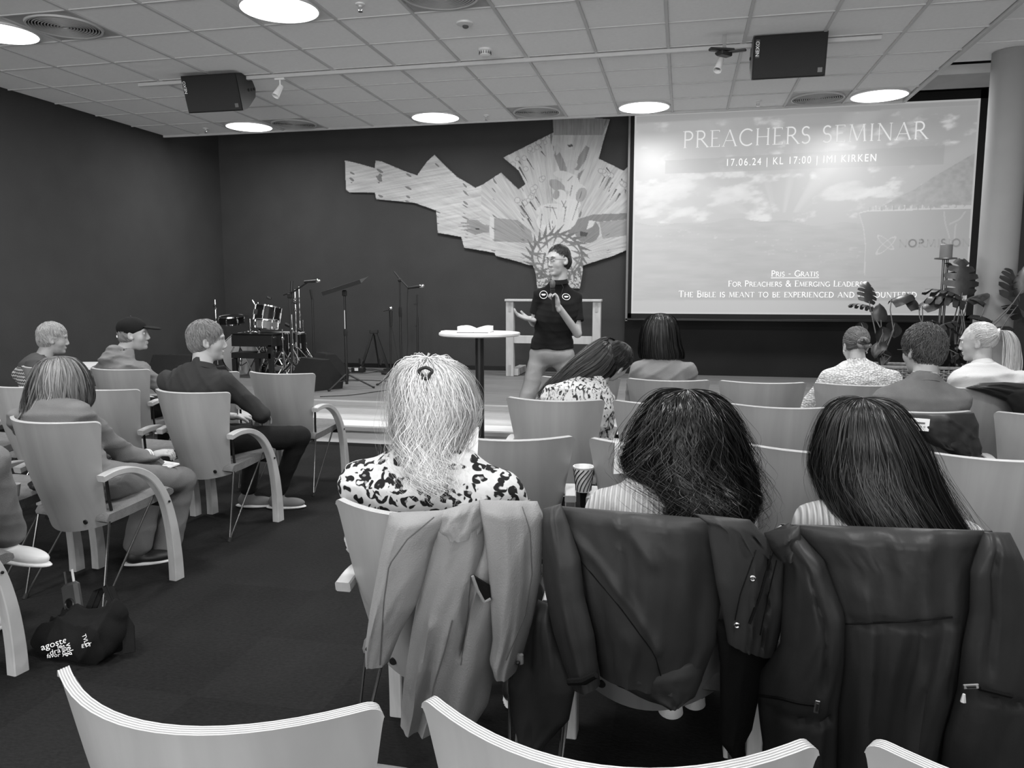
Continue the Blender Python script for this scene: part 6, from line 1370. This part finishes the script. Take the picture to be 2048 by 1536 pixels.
# ---- man in grey shirt
j = seat(neck=(.03, -.09, .985), chest=(.02, -.1, .84), shL=(-.155, -.10, .905), shR=(.19, -.10, .90), elL=(-.2, .0, .68), elR=(.24, .0, .68)); BX2 = (3.145, -4.90, 0)
root, hc, Rh, T = person('man with greying tousled hair in a grey shirt, glasses temple over his ear', (3.145, -4.90), 0, j, ((.03, -.02, 1.145), .50, -.12, .0, 1.0), {}, M_c_shirt, M_c_black_tr, top_disp=(.006, 81), h_low=.02, width=1.08, skin=M_skin_d, extra_top=[(cap(J(BX2, 0, (.03, -.10, .985)), J(BX2, 0, (.03, -.085, 1.02)), .070, .064), .01)], neck_r=.95, collar=(M_c_shirt, .034))
keep(MB().lathe([(.058, -.01), (.056, .05), (.053, .05), (.055, -.01)], c=J(BX2, 0, (.03, -.09, 1.0)), n=28).build('undershirt_collar', M_c_cream), root)
short_hair(root, hc, Rh, 1.0, H_grey, tm_head(PL, 1.15, 1.55, 2.45), 1800, slen=.06, jit=.6, rad=(.088, .108, .100), c=(0, -.018, .042), lift=(.002, .016), amp=.006, r0=.0013, seed=14)
keep(MB().tube([T(-.070, .09, .016), T(-.080, .05, .014), T(-.083, -.01, .010)], .0018, 6).build('glasses', M_black), root)
# ---- blonde with ponytail
j = seat(neck=(.10, -.02, .985), chest=(.11, -.06, .84), waist=(.06, -.07, .68), shL=(-.03, -.04, .905), shR=(.30, -.08, .90), elL=(-.08, .08, .68), elR=(.36, .0, .68)); 
root, hc, Rh, T = person('blonde woman with a long ponytail and white T-shirt, looking left', (3.72, -3.85), 0, j, ((.085, .03, 1.125), 1.15, -.12, .0, .98), {'eyes': 1, 'brow': H_bl2}, M_c_cream, M_c_denim, female=True, top_disp=(.006, 91), h_low=.02, bulk=1.05)
tie = np.array(hc)+Rh @ np.array([0, -.115, .065]); C0 = np.array(hc)+Rh @ np.array([0, -.015, .04])
pr_ = [(tie, .012, .012), (tie+np.array([.035, -.01, .0]), .028, .03), (tie+np.array([.06, -.02, -.05]), .042, .04), (tie+np.array([.07, -.03, -.13]), .05, .04), (tie+np.array([.072, -.04, -.21]), .052, .035), (tie+np.array([.068, -.05, -.28]), .045, .025), (tie+np.array([.06, -.05, -.33]), .02, .012)]
Rr = [(c, np.array([a, 0, 0]), np.array([0, b_, 0])) for c, a, b_ in pr_]
hair(root, [cap_solid(hc, Rh, .98, (.080, .100, .090), (0, -.015, .04), seed=8), tubes_geo(cap_paths(C0, Rh, np.array([.080, .100, .090])*.985, (0, -.95, .28), tm_head((0, -.95, .28), 2.05, 1.95, 1.6), 1000, 12, 29, .001, (0, .005), rag=.05), .0011),
            env_solid(Rr, .8, 24, 24), ribbons_geo(env_paths(Rr, 1600, 20, 55, (0, 2*PI), (.5, 1.10), (.006, 9), .25, .1, .001, clump=40), .0013, .4)], H_bl3)
keep(MB().lathe([(.016, -.006), (.019, 0), (.016, .006)], c=tie, n=16, M=Rh @ euler(PI/2, 0, 0)).build('hair_tie', M_white), root)
# ---- boy in dark sweatshirt
BZ = -.05
j = seat(neck=(.03, -.08, .99), chest=(.0, -.1, .85), shL=(-.20, -.10, .905), shR=(.165, -.07, .905), elL=(-.22, .05, .68), elR=(.30, .10, .70), wrL=(-.02, .28, .64), wrR=(.17, .33, .64), knR=(.34, .46, .49), knL=(-.03, .50, .49), hipR=(.12, 0, .535), anR=(.20, .42, .095), anL=(-.02, .40, .095), waist=(.0, -.10, .68))
root, hc, Rh, T = person('boy with a short light bowl cut in a dark sweatshirt, looking right', (-.86, -5.03), BZ, j, ((.035, -.03, 1.145), -1.0, -.02, .0, .98), {'sweater': 1, 'footL': (1, .25, 0), 'footR': (1, .30, 0), 'hem': .05}, M_c_dark, M_c_black_tr, M_c_grey, top_disp=(.007, 101), h_low=.011, bulk=1.12, h_top=.009)
short_hair(root, hc, Rh, .98, H_sand, tm_head(PL, 1.60, 1.85, 2.2), 1800, fz=-.082, rad=(.088, .107, .098), c=(0, -.015, .042), lift=(.002, .008), amp=.002, r0=.0012, seed=24)
# ---- man with cap and hoodie
BC = (-2.20, -4.01, 0)
j = seat(neck=(-.03, -.07, .93), chest=(-.05, -.09, .80), waist=(-.02, -.09, .66), shL=(-.24, -.10, .82), shR=(.15, -.02, .84), elL=(-.28, .05, .62), elR=(.24, .12, .64), wrR=(.18, .34, .60))
root, hc, Rh, T = person('man with a dark baseball cap and grey hoodie, looking right', (-2.20, -4.01), -.25, j, ((.02, .02, 1.11), -.95, .02, .0, 1.02), {'eyes': 1, 'brow': H_sand}, M_c_hood, M_c_black_tr, top_disp=(.007, 111), bulk=1.12, h_low=.02,
    extra_top=[(cap(J(BC, -.25, (-.03, -.12, .99)), J(BC, -.25, (-.05, -.15, .93)), .06, .075), .02), (cap(J(BC, -.25, (-.10, -.06, .97)), J(BC, -.25, (-.03, -.14, .95)), .042, .06), .015), (cap(J(BC, -.25, (.05, -.04, .96)), J(BC, -.25, (-.02, -.14, .95)), .04, .06), .015)], neck_r=.95)
short_hair(root, hc, Rh, 1.02, H_sand, tm_head(PL, .8, 1.5, 2.0), 500, rad=(.080, .099, .090), seed=34, lift=(.0, .004))
Cc = np.array(hc)+Rh @ (np.array([0, -.014, .055])*1.02)
parts = [sdf_geo([(elp(Cc, np.array([.087, .108, .085])*1.02, Rh), .01)], .005, [(elp(T(0, .05, -.10), (.16, .22, .115), Rh @ euler(-.12, 0, 0)), .003)]), ]
g = [(elp(T(0, .135, .052), np.array([.072, .068, .011]), Rh @ euler(-.18, 0, 0)), .01)]; parts.append(sdf_geo(g, .005))
co = geo_obj('baseball_cap', parts, M_c_black_tr, root); keep(MB().ball(T(0, -.014, .142), .006).build('cap_button', M_black), root)
keep(MB().box(T(-.045, -.104, .045), (.035, .005, .012), rot=Rh @ euler(0, 0, -.4)).build('cap_label', M_white, smooth=None), root); keep(MB().tube([T(-.06, -.085, .0), T(0, -.115, -.01), T(.06, -.085, .0)], .006, 6).build('cap_strap', M_black), root)
keep(MB().box(T(.03, -.108, -.005), (.016, .008, .016), rot=Rh).build('strap_buckle', M_chrome, smooth=None), root)
# ---- man in patterned sweater
j = seat(neck=(.0, -.05, .905), chest=(-.02, -.09, .78), waist=(0, -.09, .65), shL=(-.20, -.10, .79), shR=(.16, -.02, .81), elL=(-.26, .05, .6), elR=(.24, .12, .62))
root, hc, Rh, T = person('man with fair hair in a patterned wool sweater, far left of the front row', (-2.95, -4.01), -.2, j, ((.035, .02, 1.065), -.75, -.1, .0, .98), {'sweater': 1}, M_c_fair, M_c_black_tr, top_disp=(.004, 121), bulk=1.1, h_low=.02, skin=M_skin_d)
short_hair(root, hc, Rh, .98, H_bl2, tm_head(PL, 1.3, 1.6, 2.1), 1400, fz=-.065, rad=(.086, .105, .098), c=(0, -.015, .044), lift=(.002, .012), amp=.004, seed=44)
# ---- long-haired woman with notebook
j = seat(neck=(-.20, -.05, .905), chest=(-.16, -.08, .79), waist=(-.07, -.08, .65), pelvis=(.0, -.03, .54), shL=(-.36, -.07, .825), shR=(-.03, -.06, .865), elL=(-.38, .10, .62), elR=wp(243, 905, -5.86), wrL=(-.15, .28, .60), wrR=wp(303, 912, -5.70), knR=wp(365, 960, -5.55), anR=wp(330, 1120, -5.62), knL=(-.02, .40, .49), anL=(-.05, .30, .09))
root, hc, Rh, T = person('woman with wavy shoulder-length hair writing in a notebook, grey sweater', (-.80, -6.05), -.05, j, ((-.215, .02, .985), -.35, -.45, .1, .94), {'footR': (.9, .35, 0), 'footL': (.8, .5, 0), 'hem': .075}, M_c_grey, M_c_grtr, female=True, top_disp=(.006, 131), h_top=.009, h_low=.011, bulk=1.08, hand_cfg={'R': (_unit([.8, .35, .25]), (.1, .3, -.9), .9)}, hands_h=.005)
Rr = rows_px(-6.05, [(714, 102, 132, .04), (720, 84, 150, .09), (740, 72, 166, .12), (765, 64, 175, .135), (790, 60, 180, .13), (812, 55, 174, .11, -.02), (830, 48, 152, .085, -.05), (846, 40, 112, .06, -.07), (862, 36, 80, .03, -.08)], .09)
hair(root, [env_solid(Rr, .92, seed=17, ridge=.07), ribbons_geo(env_paths(Rr, 2600, 20, 65, (PI-.6, 2*PI+.6), (.88, 1.08), (.012, 14), .2, .5, .001, clump=46, tight=1.1), .0014, .4)], H_sand)
w_ = np.array(j['wrR'][1:]); e_ = _unit(w_-np.array(j['elR'][1:])); g = MB()
for k in range(2): g.tube([w_-e_*(.012+.014*k)+.033*(math.cos(a)*_unit(np.cross(e_, [0, 0, 1]))+math.sin(a)*np.array([0, 0, 1.])) for a in np.linspace(0, 2*PI, 20)], .0035, 6, cap=False)
keep(g.build('bracelet', M_white), root)
p = aty(322, 930, -5.66); paper('notebook', p[0], p[1], p[2]-.006, .16, .11, -.3, 'open white notebook on the lap of the long-haired woman', .008, 'notebook', tilt=(.12, 0))
# ---- person in jeans, mostly outside the photo
j = seat(knR=wp(-25, 925, -6.85), anR=wp(12, 1078, -6.70), hipR=(.1, 0, .56), knL=(-.1, .40, .52), anL=(-.1, .38, .095))
root, hc, Rh, T = person('person in washed jeans and white shoes with crossed legs, cut by the left photo edge', (-.80, -7.04), 0, j, ((0, -.04, 1.14), 0, -.1, 0, 1), {'footR': (1, .25, -.18), 'hem': .072}, M_c_grey, M_c_denim, M_white, h_low=.009, bulk=1.1, h_top=.016, fine=.008, hands_h=.009)
short_hair(root, hc, Rh, 1.0, H_brown, tm_head(PL, 1.0, 1.4, 1.95), 300)
# ------------------------------------------------------------------ coats hung on chair backs
def on_back(px, py, cx, cy, off=.02, hang=True):
    Y = cy-.38
    for _ in range(6):
        p = aty(px, py, Y); u = max(-1.1, min(1.1, (p[0]-cx)/.272)); Y = cy-.362+.13*u*u-off
    return aty(px, py, Y)
def resamp(P, n):
    P = np.array(P, float); d = np.r_[0, np.cumsum(np.linalg.norm(np.diff(P, axis=0), axis=1))]; q = np.linspace(0, d[-1], n); return np.stack([np.interp(q, d, P[:, k]) for k in range(P.shape[1])], 1)
def drape(name, Lp, Rp, mt, root, ch, off=.02, dep=.03, fold=.012, nf=3.0, seed=1, rows=46, cols=26, over=.0, thick=.012, edge=.6, tw=0., creases=()):
    """cloth panel between a left and a right outline (photo points on the chair-back surface), with folds and thickness"""
    A = resamp(Lp, rows); B = resamp(Rp, rows); cx, cy = ch; V = []
    s = np.linspace(0, 1, cols); t = np.linspace(0, 1, rows)
    S, T_ = np.meshgrid(s, t); n1 = fbm(S*nf+T_*.8+seed, T_*1.1+3*seed, seed, 3); rg = 1-np.abs(2*n1-1); fine = fbm(S*nf*4, T_*9, seed+7, 4)
    bulge = dep*np.sin(PI*np.clip(S, .001, .999))**edge; D = bulge+fold*2.6*(rg-.6)*np.sin(PI*np.clip(S*1.0, 0.02, .98))**.3+fold*.22*(fine-.5)
    for (s0, t0, s1, t1, w_, am) in creases:
        dd_, q = seg_d(S, T_, (s0, t0), (s1, t1)); D = D+am*np.exp(-(dd_/w_)**2)
    for i in range(rows):
        pa = on_back(*A[i], cx, cy, off); pb = on_back(*B[i], cx, cy, off)
        for k in range(cols):
            px, py = A[i]+(B[i]-A[i])*s[k]; p = on_back(px, py, cx, cy, off) if True else 0
            p = p+np.array([0, -D[i, k]*(min(1, (i+1.5)/4)), 0]); V.append(p)
    back = [v+np.array([0, (D.ravel()[q]*(min(1, (q//cols+1.5)/4))+thick*.3), 0]) for q, v in enumerate(V)]
    n = len(V); F = []
    for i in range(rows-1):
        for k in range(cols-1): a = i*cols+k; F += [(a, a+cols, a+cols+1, a+1), (n+a, n+a+1, n+a+cols+1, n+a+cols)]
    for k in range(cols-1): F += [(k, k+1, n+k+1, n+k), ((rows-1)*cols+k, n+(rows-1)*cols+k, n+(rows-1)*cols+k+1, (rows-1)*cols+k+1)]
    for i in range(rows-1): F += [(i*cols, n+i*cols, n+(i+1)*cols, (i+1)*cols), (i*cols+cols-1, (i+1)*cols+cols-1, n+(i+1)*cols+cols-1, n+i*cols+cols-1)]
    return geo_obj(name, [(np.array(V+back), np.array(F))], mt, root, 70)
def seam(name, pts, o, root, mt, r=.0016, off=.001):
    P = []
    for q in resamp(pts, max(6, len(pts)*5)):
        loc, nn = raycast(o, *q)
        if loc is not None: P.append(loc-np.array([0, off, 0]))
    if len(P) > 2: keep(MB().tube(P, r, 5).build(name, mt), root)
def snap(px, py, o, root, r=.008):
    loc, nn = raycast(o, px, py)
    if loc is None: return
    z = nn if nn[1] < 0 else -nn; x_ = _unit(np.cross([0, 0, 1], z)); M = np.stack([x_, np.cross(z, x_), z], 1)
    keep(MB().lathe([(r*.45, .001), (r, .001), (r, .004), (r*.7, .0055), (r*.45, .004)], c=loc, n=16, M=M).build('snap', M_chrome), root)
M_coat_b = cloth('beige_cotton', .25, .05, .75); M_seam_b = cloth('beige_seam', .12); M_coat_d = cloth('dark_raincoat', .032, .08, .48, bump=(60, .06)); M_coat_e = cloth('black_jacket', .026, .08, .42, bump=(60, .06)); M_seam_d = cloth('dark_seam', .006); M_coat_in = cloth('black_lining', .006)
ch = (1.30, -7.03)
root = empty('coat', (1.30, -7.42, .4), 0, 'light trench coat hanging over the chair back of the leopard-print woman', 'coat')
o1 = drape('coat_body', [(845, 1030), (862, 1084), (835, 1204), (809, 1354), (801, 1452)], [(1060, 1000), (1062, 1080), (1020, 1200), (992, 1330), (976, 1408), (948, 1452)], M_coat_b, root, ch, .018, .045, .020, 4.2, 3, creases=((.55, .05, .60, .62, .03, -.03), (.25, .5, .20, 1., .03, .015)))
o2 = drape('sleeve', [(779, 1026), (764, 1099), (741, 1222), (733, 1290), (735, 1322)], [(905, 1020), (868, 1084), (850, 1150), (833, 1208), (800, 1266), (776, 1326)], M_coat_b, root, ch, .05, .042, .010, 2.0, 5, creases=((.3, 0, .25, 1, .05, .008),))
o3 = drape('sleeve', [(958, 1000), (970, 1072), (979, 1170), (985, 1279), (978, 1322), (986, 1340)], [(1074, 1003), (1088, 1035), (1082, 1147), (1064, 1245), (1045, 1309), (1032, 1343)], M_coat_b, root, ch, .075, .050, .010, 2.0, 9, creases=((.75, .0, .7, 1, .06, .008),))
o3b = drape('collar', [(880, 1022), (878, 1060), (896, 1078)], [(975, 996), (972, 1040), (960, 1070)], M_coat_b, root, ch, .05, .03, .012, 3, 12, rows=16)
seam('seam', [(868, 1034), (815, 1078), (778, 1130), (768, 1200), (760, 1330)], o2, root, M_seam_b); seam('seam', [(1040, 1000), (1060, 1060), (1064, 1150), (1050, 1230), (1012, 1320)], o3, root, M_seam_b)
seam('seam', [(905, 1240), (890, 1300), (868, 1370), (856, 1440)], o1, root, M_seam_b, .0022); seam('seam', [(942, 1150), (935, 1240), (922, 1330)], o1, root, M_seam_b)
a = [on_back(x, y, *ch, .095) for x, y in ((946, 1152), (978, 1172), (981, 1198), (968, 1203))]; keep(MB().add(a+[p+np.array([0, .008, 0]) for p in a], [(0, 1, 2, 3), (7, 6, 5, 4), (0, 4, 5, 1), (1, 5, 6, 2), (2, 6, 7, 3), (3, 7, 4, 0)]).build('pocket_opening', M_coat_in, smooth=None), root)
keep(MB().tube([on_back(x, y, *ch, .098) for x, y in ((945, 1152), (955, 1180), (968, 1204), (981, 1198))], .004, 6).build('pocket_flap', M_coat_b), root)
keep(MB().box(on_back(1040, 1318, *ch, .115), (.018, .012, .03), rot=.3, bev=.003).build('cuff_tab', M_coat_b), root); keep(MB().ball(on_back(1036, 1326, *ch, .125), .006).build('button', M_black), root)
keep(MB().ball(on_back(735, 1298, *ch, .085), .006).build('button', M_black), root)
# dark raincoat on the curly-haired woman's chair
ch = (1.90, -7.03)
root = empty('raincoat', (1.90, -7.42, .4), 0, 'dark raincoat with snap buttons hanging over the chair back of the curly-haired woman', 'coat')
o1 = drape('coat_body', [(1112, 1012), (1140, 1080), (1166, 1180), (1190, 1280), (1200, 1352)], [(1440, 1040), (1436, 1100), (1442, 1200), (1430, 1290), (1412, 1335), (1392, 1386)], M_coat_d, root, ch, .02, .035, .016, 4, 13, rows=50, cols=36, creases=((.0, .1, .55, .75, .03, .012), (.35, .0, .55, .25, .04, .01), (.9, .3, .8, .9, .08, -.02)))
o1b = drape('coat_tail', [(1200, 1340), (1236, 1372), (1290, 1396), (1330, 1407)], [(1412, 1320), (1404, 1360), (1390, 1392), (1366, 1404)], M_coat_d, root, ch, .022, .030, .010, 3, 15, rows=16)
o2 = drape('sleeve', [(1086, 1018), (1084, 1090), (1086, 1160), (1106, 1260), (1128, 1330), (1146, 1374)], [(1122, 1008), (1140, 1056), (1161, 1117), (1169, 1192), (1189, 1271), (1196, 1330), (1200, 1368)], M_coat_d, root, ch, .055, .040, .008, 2, 17, creases=((.5, 0, .5, 1, .08, .008),))
o4 = drape('coat_front', [(1076, 1200), (1046, 1309), (1016, 1365), (1024, 1430), (1040, 1488)], [(1100, 1210), (1122, 1300), (1150, 1380), (1138, 1440), (1078, 1502)], M_coat_d, root, ch, .025, .045, .012, 2, 19)
o5 = drape('hood_flap', [(1388, 1028), (1414, 1046), (1420, 1091), (1432, 1165), (1450, 1252), (1455, 1284)], [(1500, 1040), (1526, 1069), (1570, 1117), (1571, 1204), (1562, 1262), (1549, 1314)], M_coat_d, root, ch, .065, .030, .012, 3, 21, creases=((.62, .1, .45, 1., .02, .012), (.80, .15, .66, 1., .015, -.02)))
o6 = drape('lining', [(1430, 1240), (1440, 1330), (1440, 1400), (1438, 1480), (1460, 1506)], [(1560, 1240), (1540, 1320), (1518, 1390), (1504, 1460), (1480, 1502)], M_coat_in, root, ch, .02, .035, .008, 2, 23)
for q in ((1505, 1156), (1473, 1249), (1534, 1074)): snap(*q, o5, root)
seam('placket', [(1544, 1100), (1520, 1190), (1499, 1246)], o5, root, M_seam_d, .004, .003); seam('seam', [(1553, 1120), (1534, 1200), (1520, 1270)], o5, root, M_seam_d); seam('seam', [(1512, 1100), (1480, 1190), (1470, 1240)], o5, root, M_seam_d); seam('seam', [(1160, 1120), (1240, 1215), (1310, 1310), (1330, 1380)], o1, root, M_seam_d)
keep(MB().tube([on_back(x, y, *ch, .11) for x, y in ((1138, 1364), (1168, 1362), (1192, 1350))], [.009, .010, .008], 8).build('cuff_strap', M_coat_in), root)
# dark jacket on the straight-haired woman's chair
ch = (2.48, -7.03)
root = empty('jacket', (2.48, -7.42, .4), 0, 'dark outdoor jacket with silver zip pulls hanging over the chair back of the straight-haired woman', 'jacket')
o1 = drape('jacket_body', [(1560, 1048), (1640, 1120), (1674, 1240), (1668, 1350), (1664, 1450), (1662, 1560)], [(1985, 1062), (1962, 1130), (1962, 1220), (1946, 1330), (1922, 1440), (1906, 1560)], M_coat_e, root, ch, .02, .04, .016, 5, 33, rows=56, cols=40, creases=((.2, .3, .25, 1, .05, .012), (.62, .35, .6, 1., .06, .014), (.9, .1, .85, .6, .05, -.016), (.1, .40, .85, .36, .012, -.008)))
o2 = drape('sleeve', [(1528, 1068), (1570, 1130), (1564, 1230), (1560, 1290), (1520, 1346), (1514, 1391), (1520, 1450), (1536, 1560)], [(1580, 1046), (1648, 1120), (1690, 1230), (1688, 1330), (1676, 1420), (1674, 1480), (1672, 1560)], M_coat_e, root, ch, .045, .045, .012, 2.5, 35, rows=50, creases=((.55, .2, .75, .6, .04, -.012), (.0, .70, .9, .76, .012, -.014)))
o3 = drape('sleeve', [(1968, 1064), (1940, 1140), (1938, 1220), (1924, 1290), (1914, 1380), (1890, 1470), (1878, 1560)], [(2020, 1066), (2060, 1150), (2085, 1250), (2095, 1350), (2095, 1450), (2090, 1560)], M_coat_e, root, ch, .05, .05, .012, 3, 37, rows=50, creases=((.3, .1, .25, .5, .05, -.012), (.2, .62, .9, .68, .012, -.014)))
o4 = drape('collar', [(1528, 1066), (1534, 1090), (1560, 1120)], [(1600, 1050), (1602, 1085), (1592, 1112)], M_coat_e, root, ch, .06, .035, .012, 2, 39, rows=14)
seam('back_seam', [(1672, 1248), (1740, 1246), (1820, 1242), (1905, 1234)], o1, root, M_seam_d, .0022); seam('zip', [(1516, 1390), (1560, 1396), (1600, 1406), (1632, 1410)], o2, root, M_seam_d, .004); seam('zip', [(1958, 1376), (1990, 1384), (2022, 1392)], o3, root, M_seam_d, .005)
for (x, y, R_) in ((1634, 1414, .1), (1942, 1373, 1.4)):
    p = on_back(x, y, *ch, .11); g = MB(); Rz = euler(0, R_, 0)
    g.box(p, (.012, .004, .032), rot=Rz, bev=.003); keep(g.build('zip_pull', M_chrome, smooth=None), root); keep(MB().box(p-np.array([0, .003, 0]), (.005, .003, .018), rot=Rz).build('pull_slot', M_black, smooth=None), root)
keep(MB().tube([on_back(1928, 1388, *ch, .1), on_back(1926, 1404, *ch, .1)], [.003, .006], 6).build('cord_end', M_white), root)
# jacket with white label on the shirted man's chair; jacket on the blonde's chair
ch = (3.09, -4.90)
root = empty('jacket', (3.09, -5.28, .6), 0, 'dark jacket with a white label inside, draped on the chair of the shirted man', 'jacket')
o1 = drape('jacket_body', [(1800, 828), (1812, 852), (1840, 876), (1868, 892)], [(1948, 826), (1957, 850), (1956, 880), (1964, 908)], M_coat_d, root, ch, .03, .035, .022, 4, 43, rows=26, creases=((.6, .1, .9, .6, .03, .015),))
o2 = drape('jacket_sleeve', [(1868, 880), (1880, 896), (1900, 908)], [(1958, 876), (1964, 896), (1962, 911)], M_coat_e, root, ch, .045, .03, .01, 3, 44, rows=10)
p = on_back(1838, 849, *ch, .075); keep(MB().box(p, (.088, .003, .058), rot=euler(0, .05, 0)).build('label_patch', M_letter, smooth=None), root); q = p-np.array([0, .003, 0]); keep(MB().box(q+np.array([0, 0, .008]), (.05, .001, .008), rot=euler(0, .05, 0)).build('label_print', M_seatfab, smooth=None), root); 
for k in range(4): keep(MB().box(q+np.array([-.022+.015*k, 0, -.010]), (.008, .001, .010)).build('label_print', M_vent, smooth=None), root)
ch = (3.70, -3.85)
root = empty('jacket', (3.80, -4.25, .7), 0, 'black jacket thrown over the chair back of the blonde woman', 'jacket')
drape('jacket_body', [(1930, 776), (1960, 784), (1990, 794), (2010, 802)], [(1960, 766), (2010, 764), (2060, 768), (2110, 790)], M_coat_e, root, ch, .03, .04, .016, 3, 46, rows=20)
drape('jacket_sleeve', [(2000, 775), (2012, 800), (2022, 815), (2030, 834)], [(2080, 770), (2090, 800), (2095, 820), (2098, 840)], M_coat_e, root, ch, .045, .04, .012, 2, 47, rows=20)
# ------------------------------------------------------------------ small things among the chairs
t = empty('paper_cup', (1.598, -6.185, .6505), 0, 'paper coffee cup with dark curved stripes on an armrest', 'cup')
MB().lathe([(0, .0), (.028, .0), (.029, .002), (.0405, .098), (.043, .100), (.043, .104), (.039, .104), (.028, .006), (0, .006)], n=40).build('cup_wall', M_paper, t)
for k in range(13):
    pts = []
    for q in range(9):
        f = q/8; a = 2*PI*k/13+1.5*f**1.5; r = .029+(.0405-.029)*f+.0008; pts.append((r*math.cos(a), r*math.sin(a), .004+.090*f))
    MB().tube(pts, [.0022]*9, 5).build('stripe', M_black, t)
ch = (1.89, -5.98); a = [on_back(x, y, *ch, .012) for x, y in ((1230, 884), (1264, 890), (1262, 946), (1227, 948))]
o = MB().add(a+[p+np.array([0, .002, 0]) for p in a], [(0, 1, 2, 3), (7, 6, 5, 4), (0, 4, 5, 1), (1, 5, 6, 2), (2, 6, 7, 3), (3, 7, 4, 0)]).build('sheet', M_paper, smooth=None); setp(o, 'white sheet on the chair back left of the curly-haired woman', 'paper')
# tote bag on the floor, lower left
bp = atz(126, 1338, 0); bx, by = bp[0], bp[1]+.12
root = empty('tote_bag', (bx, by, 0), .0, 'black tote bag with white print lying on the carpet beside the wooden chair leg', 'bag')
M_bag = cloth('black_canvas', .008, .2)
E_ = lambda x, y, z: np.array([bx+x, by+y, z])
o1 = geo_obj('bag_body', [sdf_geo([(elp(E_(0, 0, .085), (.185, .11, .088)), .03), (elp(E_(-.09, .02, .07), (.11, .12, .08)), .03), (elp(E_(.07, .0, .10), (.11, .09, .09)), .03), (cap(E_(-.15, -.02, .05), E_(.13, -.04, .06), .05, .05), .02), (cap(E_(-.11, .03, .15), E_(.13, .03, .17), .03, .025), .03)], .006, (), wrinkle(.032, (11, 11, 13), 7), .03)], M_bag, root)
keep(MB().tube([E_(-.02, .05, .15), E_(.0, .09, .24), E_(.04, .09, .26), E_(.10, .06, .19), E_(.12, .03, .14)], .004, 6).build('seam_cord', M_bag), root)
st = [E_(-.02, .05, .15), E_(.0, .09, .235), E_(.045, .09, .255), E_(.10, .06, .19), E_(.17, .04, .12), E_(.20, .0, .03)]; g = MB()
V = []; 
for p in st: V += [p+np.array([0, 0, .0])-np.array([.018, .012, 0]), p+np.array([.018, .012, .0])]
g.add(V+[v+np.array([0, .003, -.003]) for v in V], [(2*i, 2*i+1, 2*i+3, 2*i+2) for i in range(5)]+[(12+2*i+2, 12+2*i+3, 12+2*i+1, 12+2*i) for i in range(5)]); keep(g.build('strap', M_bag, smooth=50), root)
def decal(name, txt, px, py, size, rot, o, root, mt=M_letter):
    loc, nn = raycast(o, px, py)
    if loc is None: return
    z = -_unit(ray(px, py)); x_ = _unit(np.cross([0, 0, 1], z)); y_ = np.cross(z, x_); c, s = math.cos(rot), math.sin(rot)
    M = Matrix(np.stack([c*x_+s*y_, -s*x_+c*y_, z], 1)).to_4x4(); fo = text_obj(name, txt, size, Matrix.Translation(Vector(loc+z*.042)) @ M, None, mt); keep(fo, root)
decal('bag_print', 'agosten', 113, 1286, .034, .12, o1, root); decal('bag_print', 'velg', 139, 1298, .030, -1.45, o1, root); decal('bag_print', 'slikk', 128, 1301, .024, -1.5, o1, root); decal('bag_print', 'dra', 110, 1303, .028, .1, o1, root); decal('bag_print', 'favor', 107, 1311, .022, -.1, o1, root); decal('bag_print', 'seterik', 108, 1330, .024, -1.2, o1, root); decal('bag_print', 'le', 119, 1293, .022, .1, o1, root)
decal('bag_emblem', 'TVLD', 171, 1281, .020, -1.35, o1, root); decal('bag_emblem', 'ETT', 173, 1291, .020, .0, o1, root)
root = empty('leather_case', (bx-.09, by+.05, .02), 0, 'dark leather holder with two pens sticking out of the black tote bag', 'case')
M_lea = mat('dark_leather', .03, .5, noise=(20, .2)); R = euler(-.25, -.35, 0); c0 = np.array([bx-.085, by+.045, .19])
keep(MB().box(c0, (.085, .035, .17), rot=R, bev=.012).build('case_body', M_lea), root); keep(MB().lathe([(.016, 0), (.020, .003), (.024, 0)], c=c0+R @ np.array([0, -.02, -.0]), n=20, M=R @ euler(PI/2, 0, 0)).build('clasp_ring', M_blackmetal), root)
for k in (-1, 1): keep(MB().tube([c0+R @ np.array([k*.02, 0, .07]), c0+R @ np.array([k*.02, 0, .135])], .005, 8).build('pen', M_vent if k > 0 else M_black), root)
p = atz(147, 1228, .13); o = paper('receipt', p[0], p[1]-.02, .155, .03, .05, .2, 'small white slip of paper sticking out of the tote bag', .001, tilt=(1.0, .3))
# things on the seat at the far left, small table at the left edge
p = atz(42, 990, .47); o = geo_obj('scarf', [sdf_geo([(elp((p[0]+.05, p[1]+.12, .50), (.10, .09, .035)), .03), (elp((p[0]+.12, p[1]+.06, .495), (.06, .07, .025)), .03)], .008, (), wrinkle(.014, (16, 16, 16), 3), .012)], M_coat_e); setp(o, 'dark crumpled scarf on the seat at the far left', 'scarf')
t = empty('cup', (p[0]-.02, p[1]-.02, .468), 0, 'white cup on the seat at the far left', 'cup'); MB().lathe([(0, 0), (.022, 0), (.032, .06), (.030, .06), (.021, .005), (0, .005)], n=24).build('cup_wall', M_white, t)
t = empty('side_table', (-3.85, -2.75, 0), 0, 'pale round table at the left photo edge beyond the patterned sweater', 'table')
MB().lathe([(0, .70), (.34, .70), (.34, .725), (0, .725)], n=40).build('table_top', M_step, t); MB().tube([(0, 0, .02), (0, 0, .70)], .03, 14).build('pole', M_black, t); MB().lathe([(.22, 0), (.22, .015), (0, .03)], n=32).build('base_plate', M_black, t)
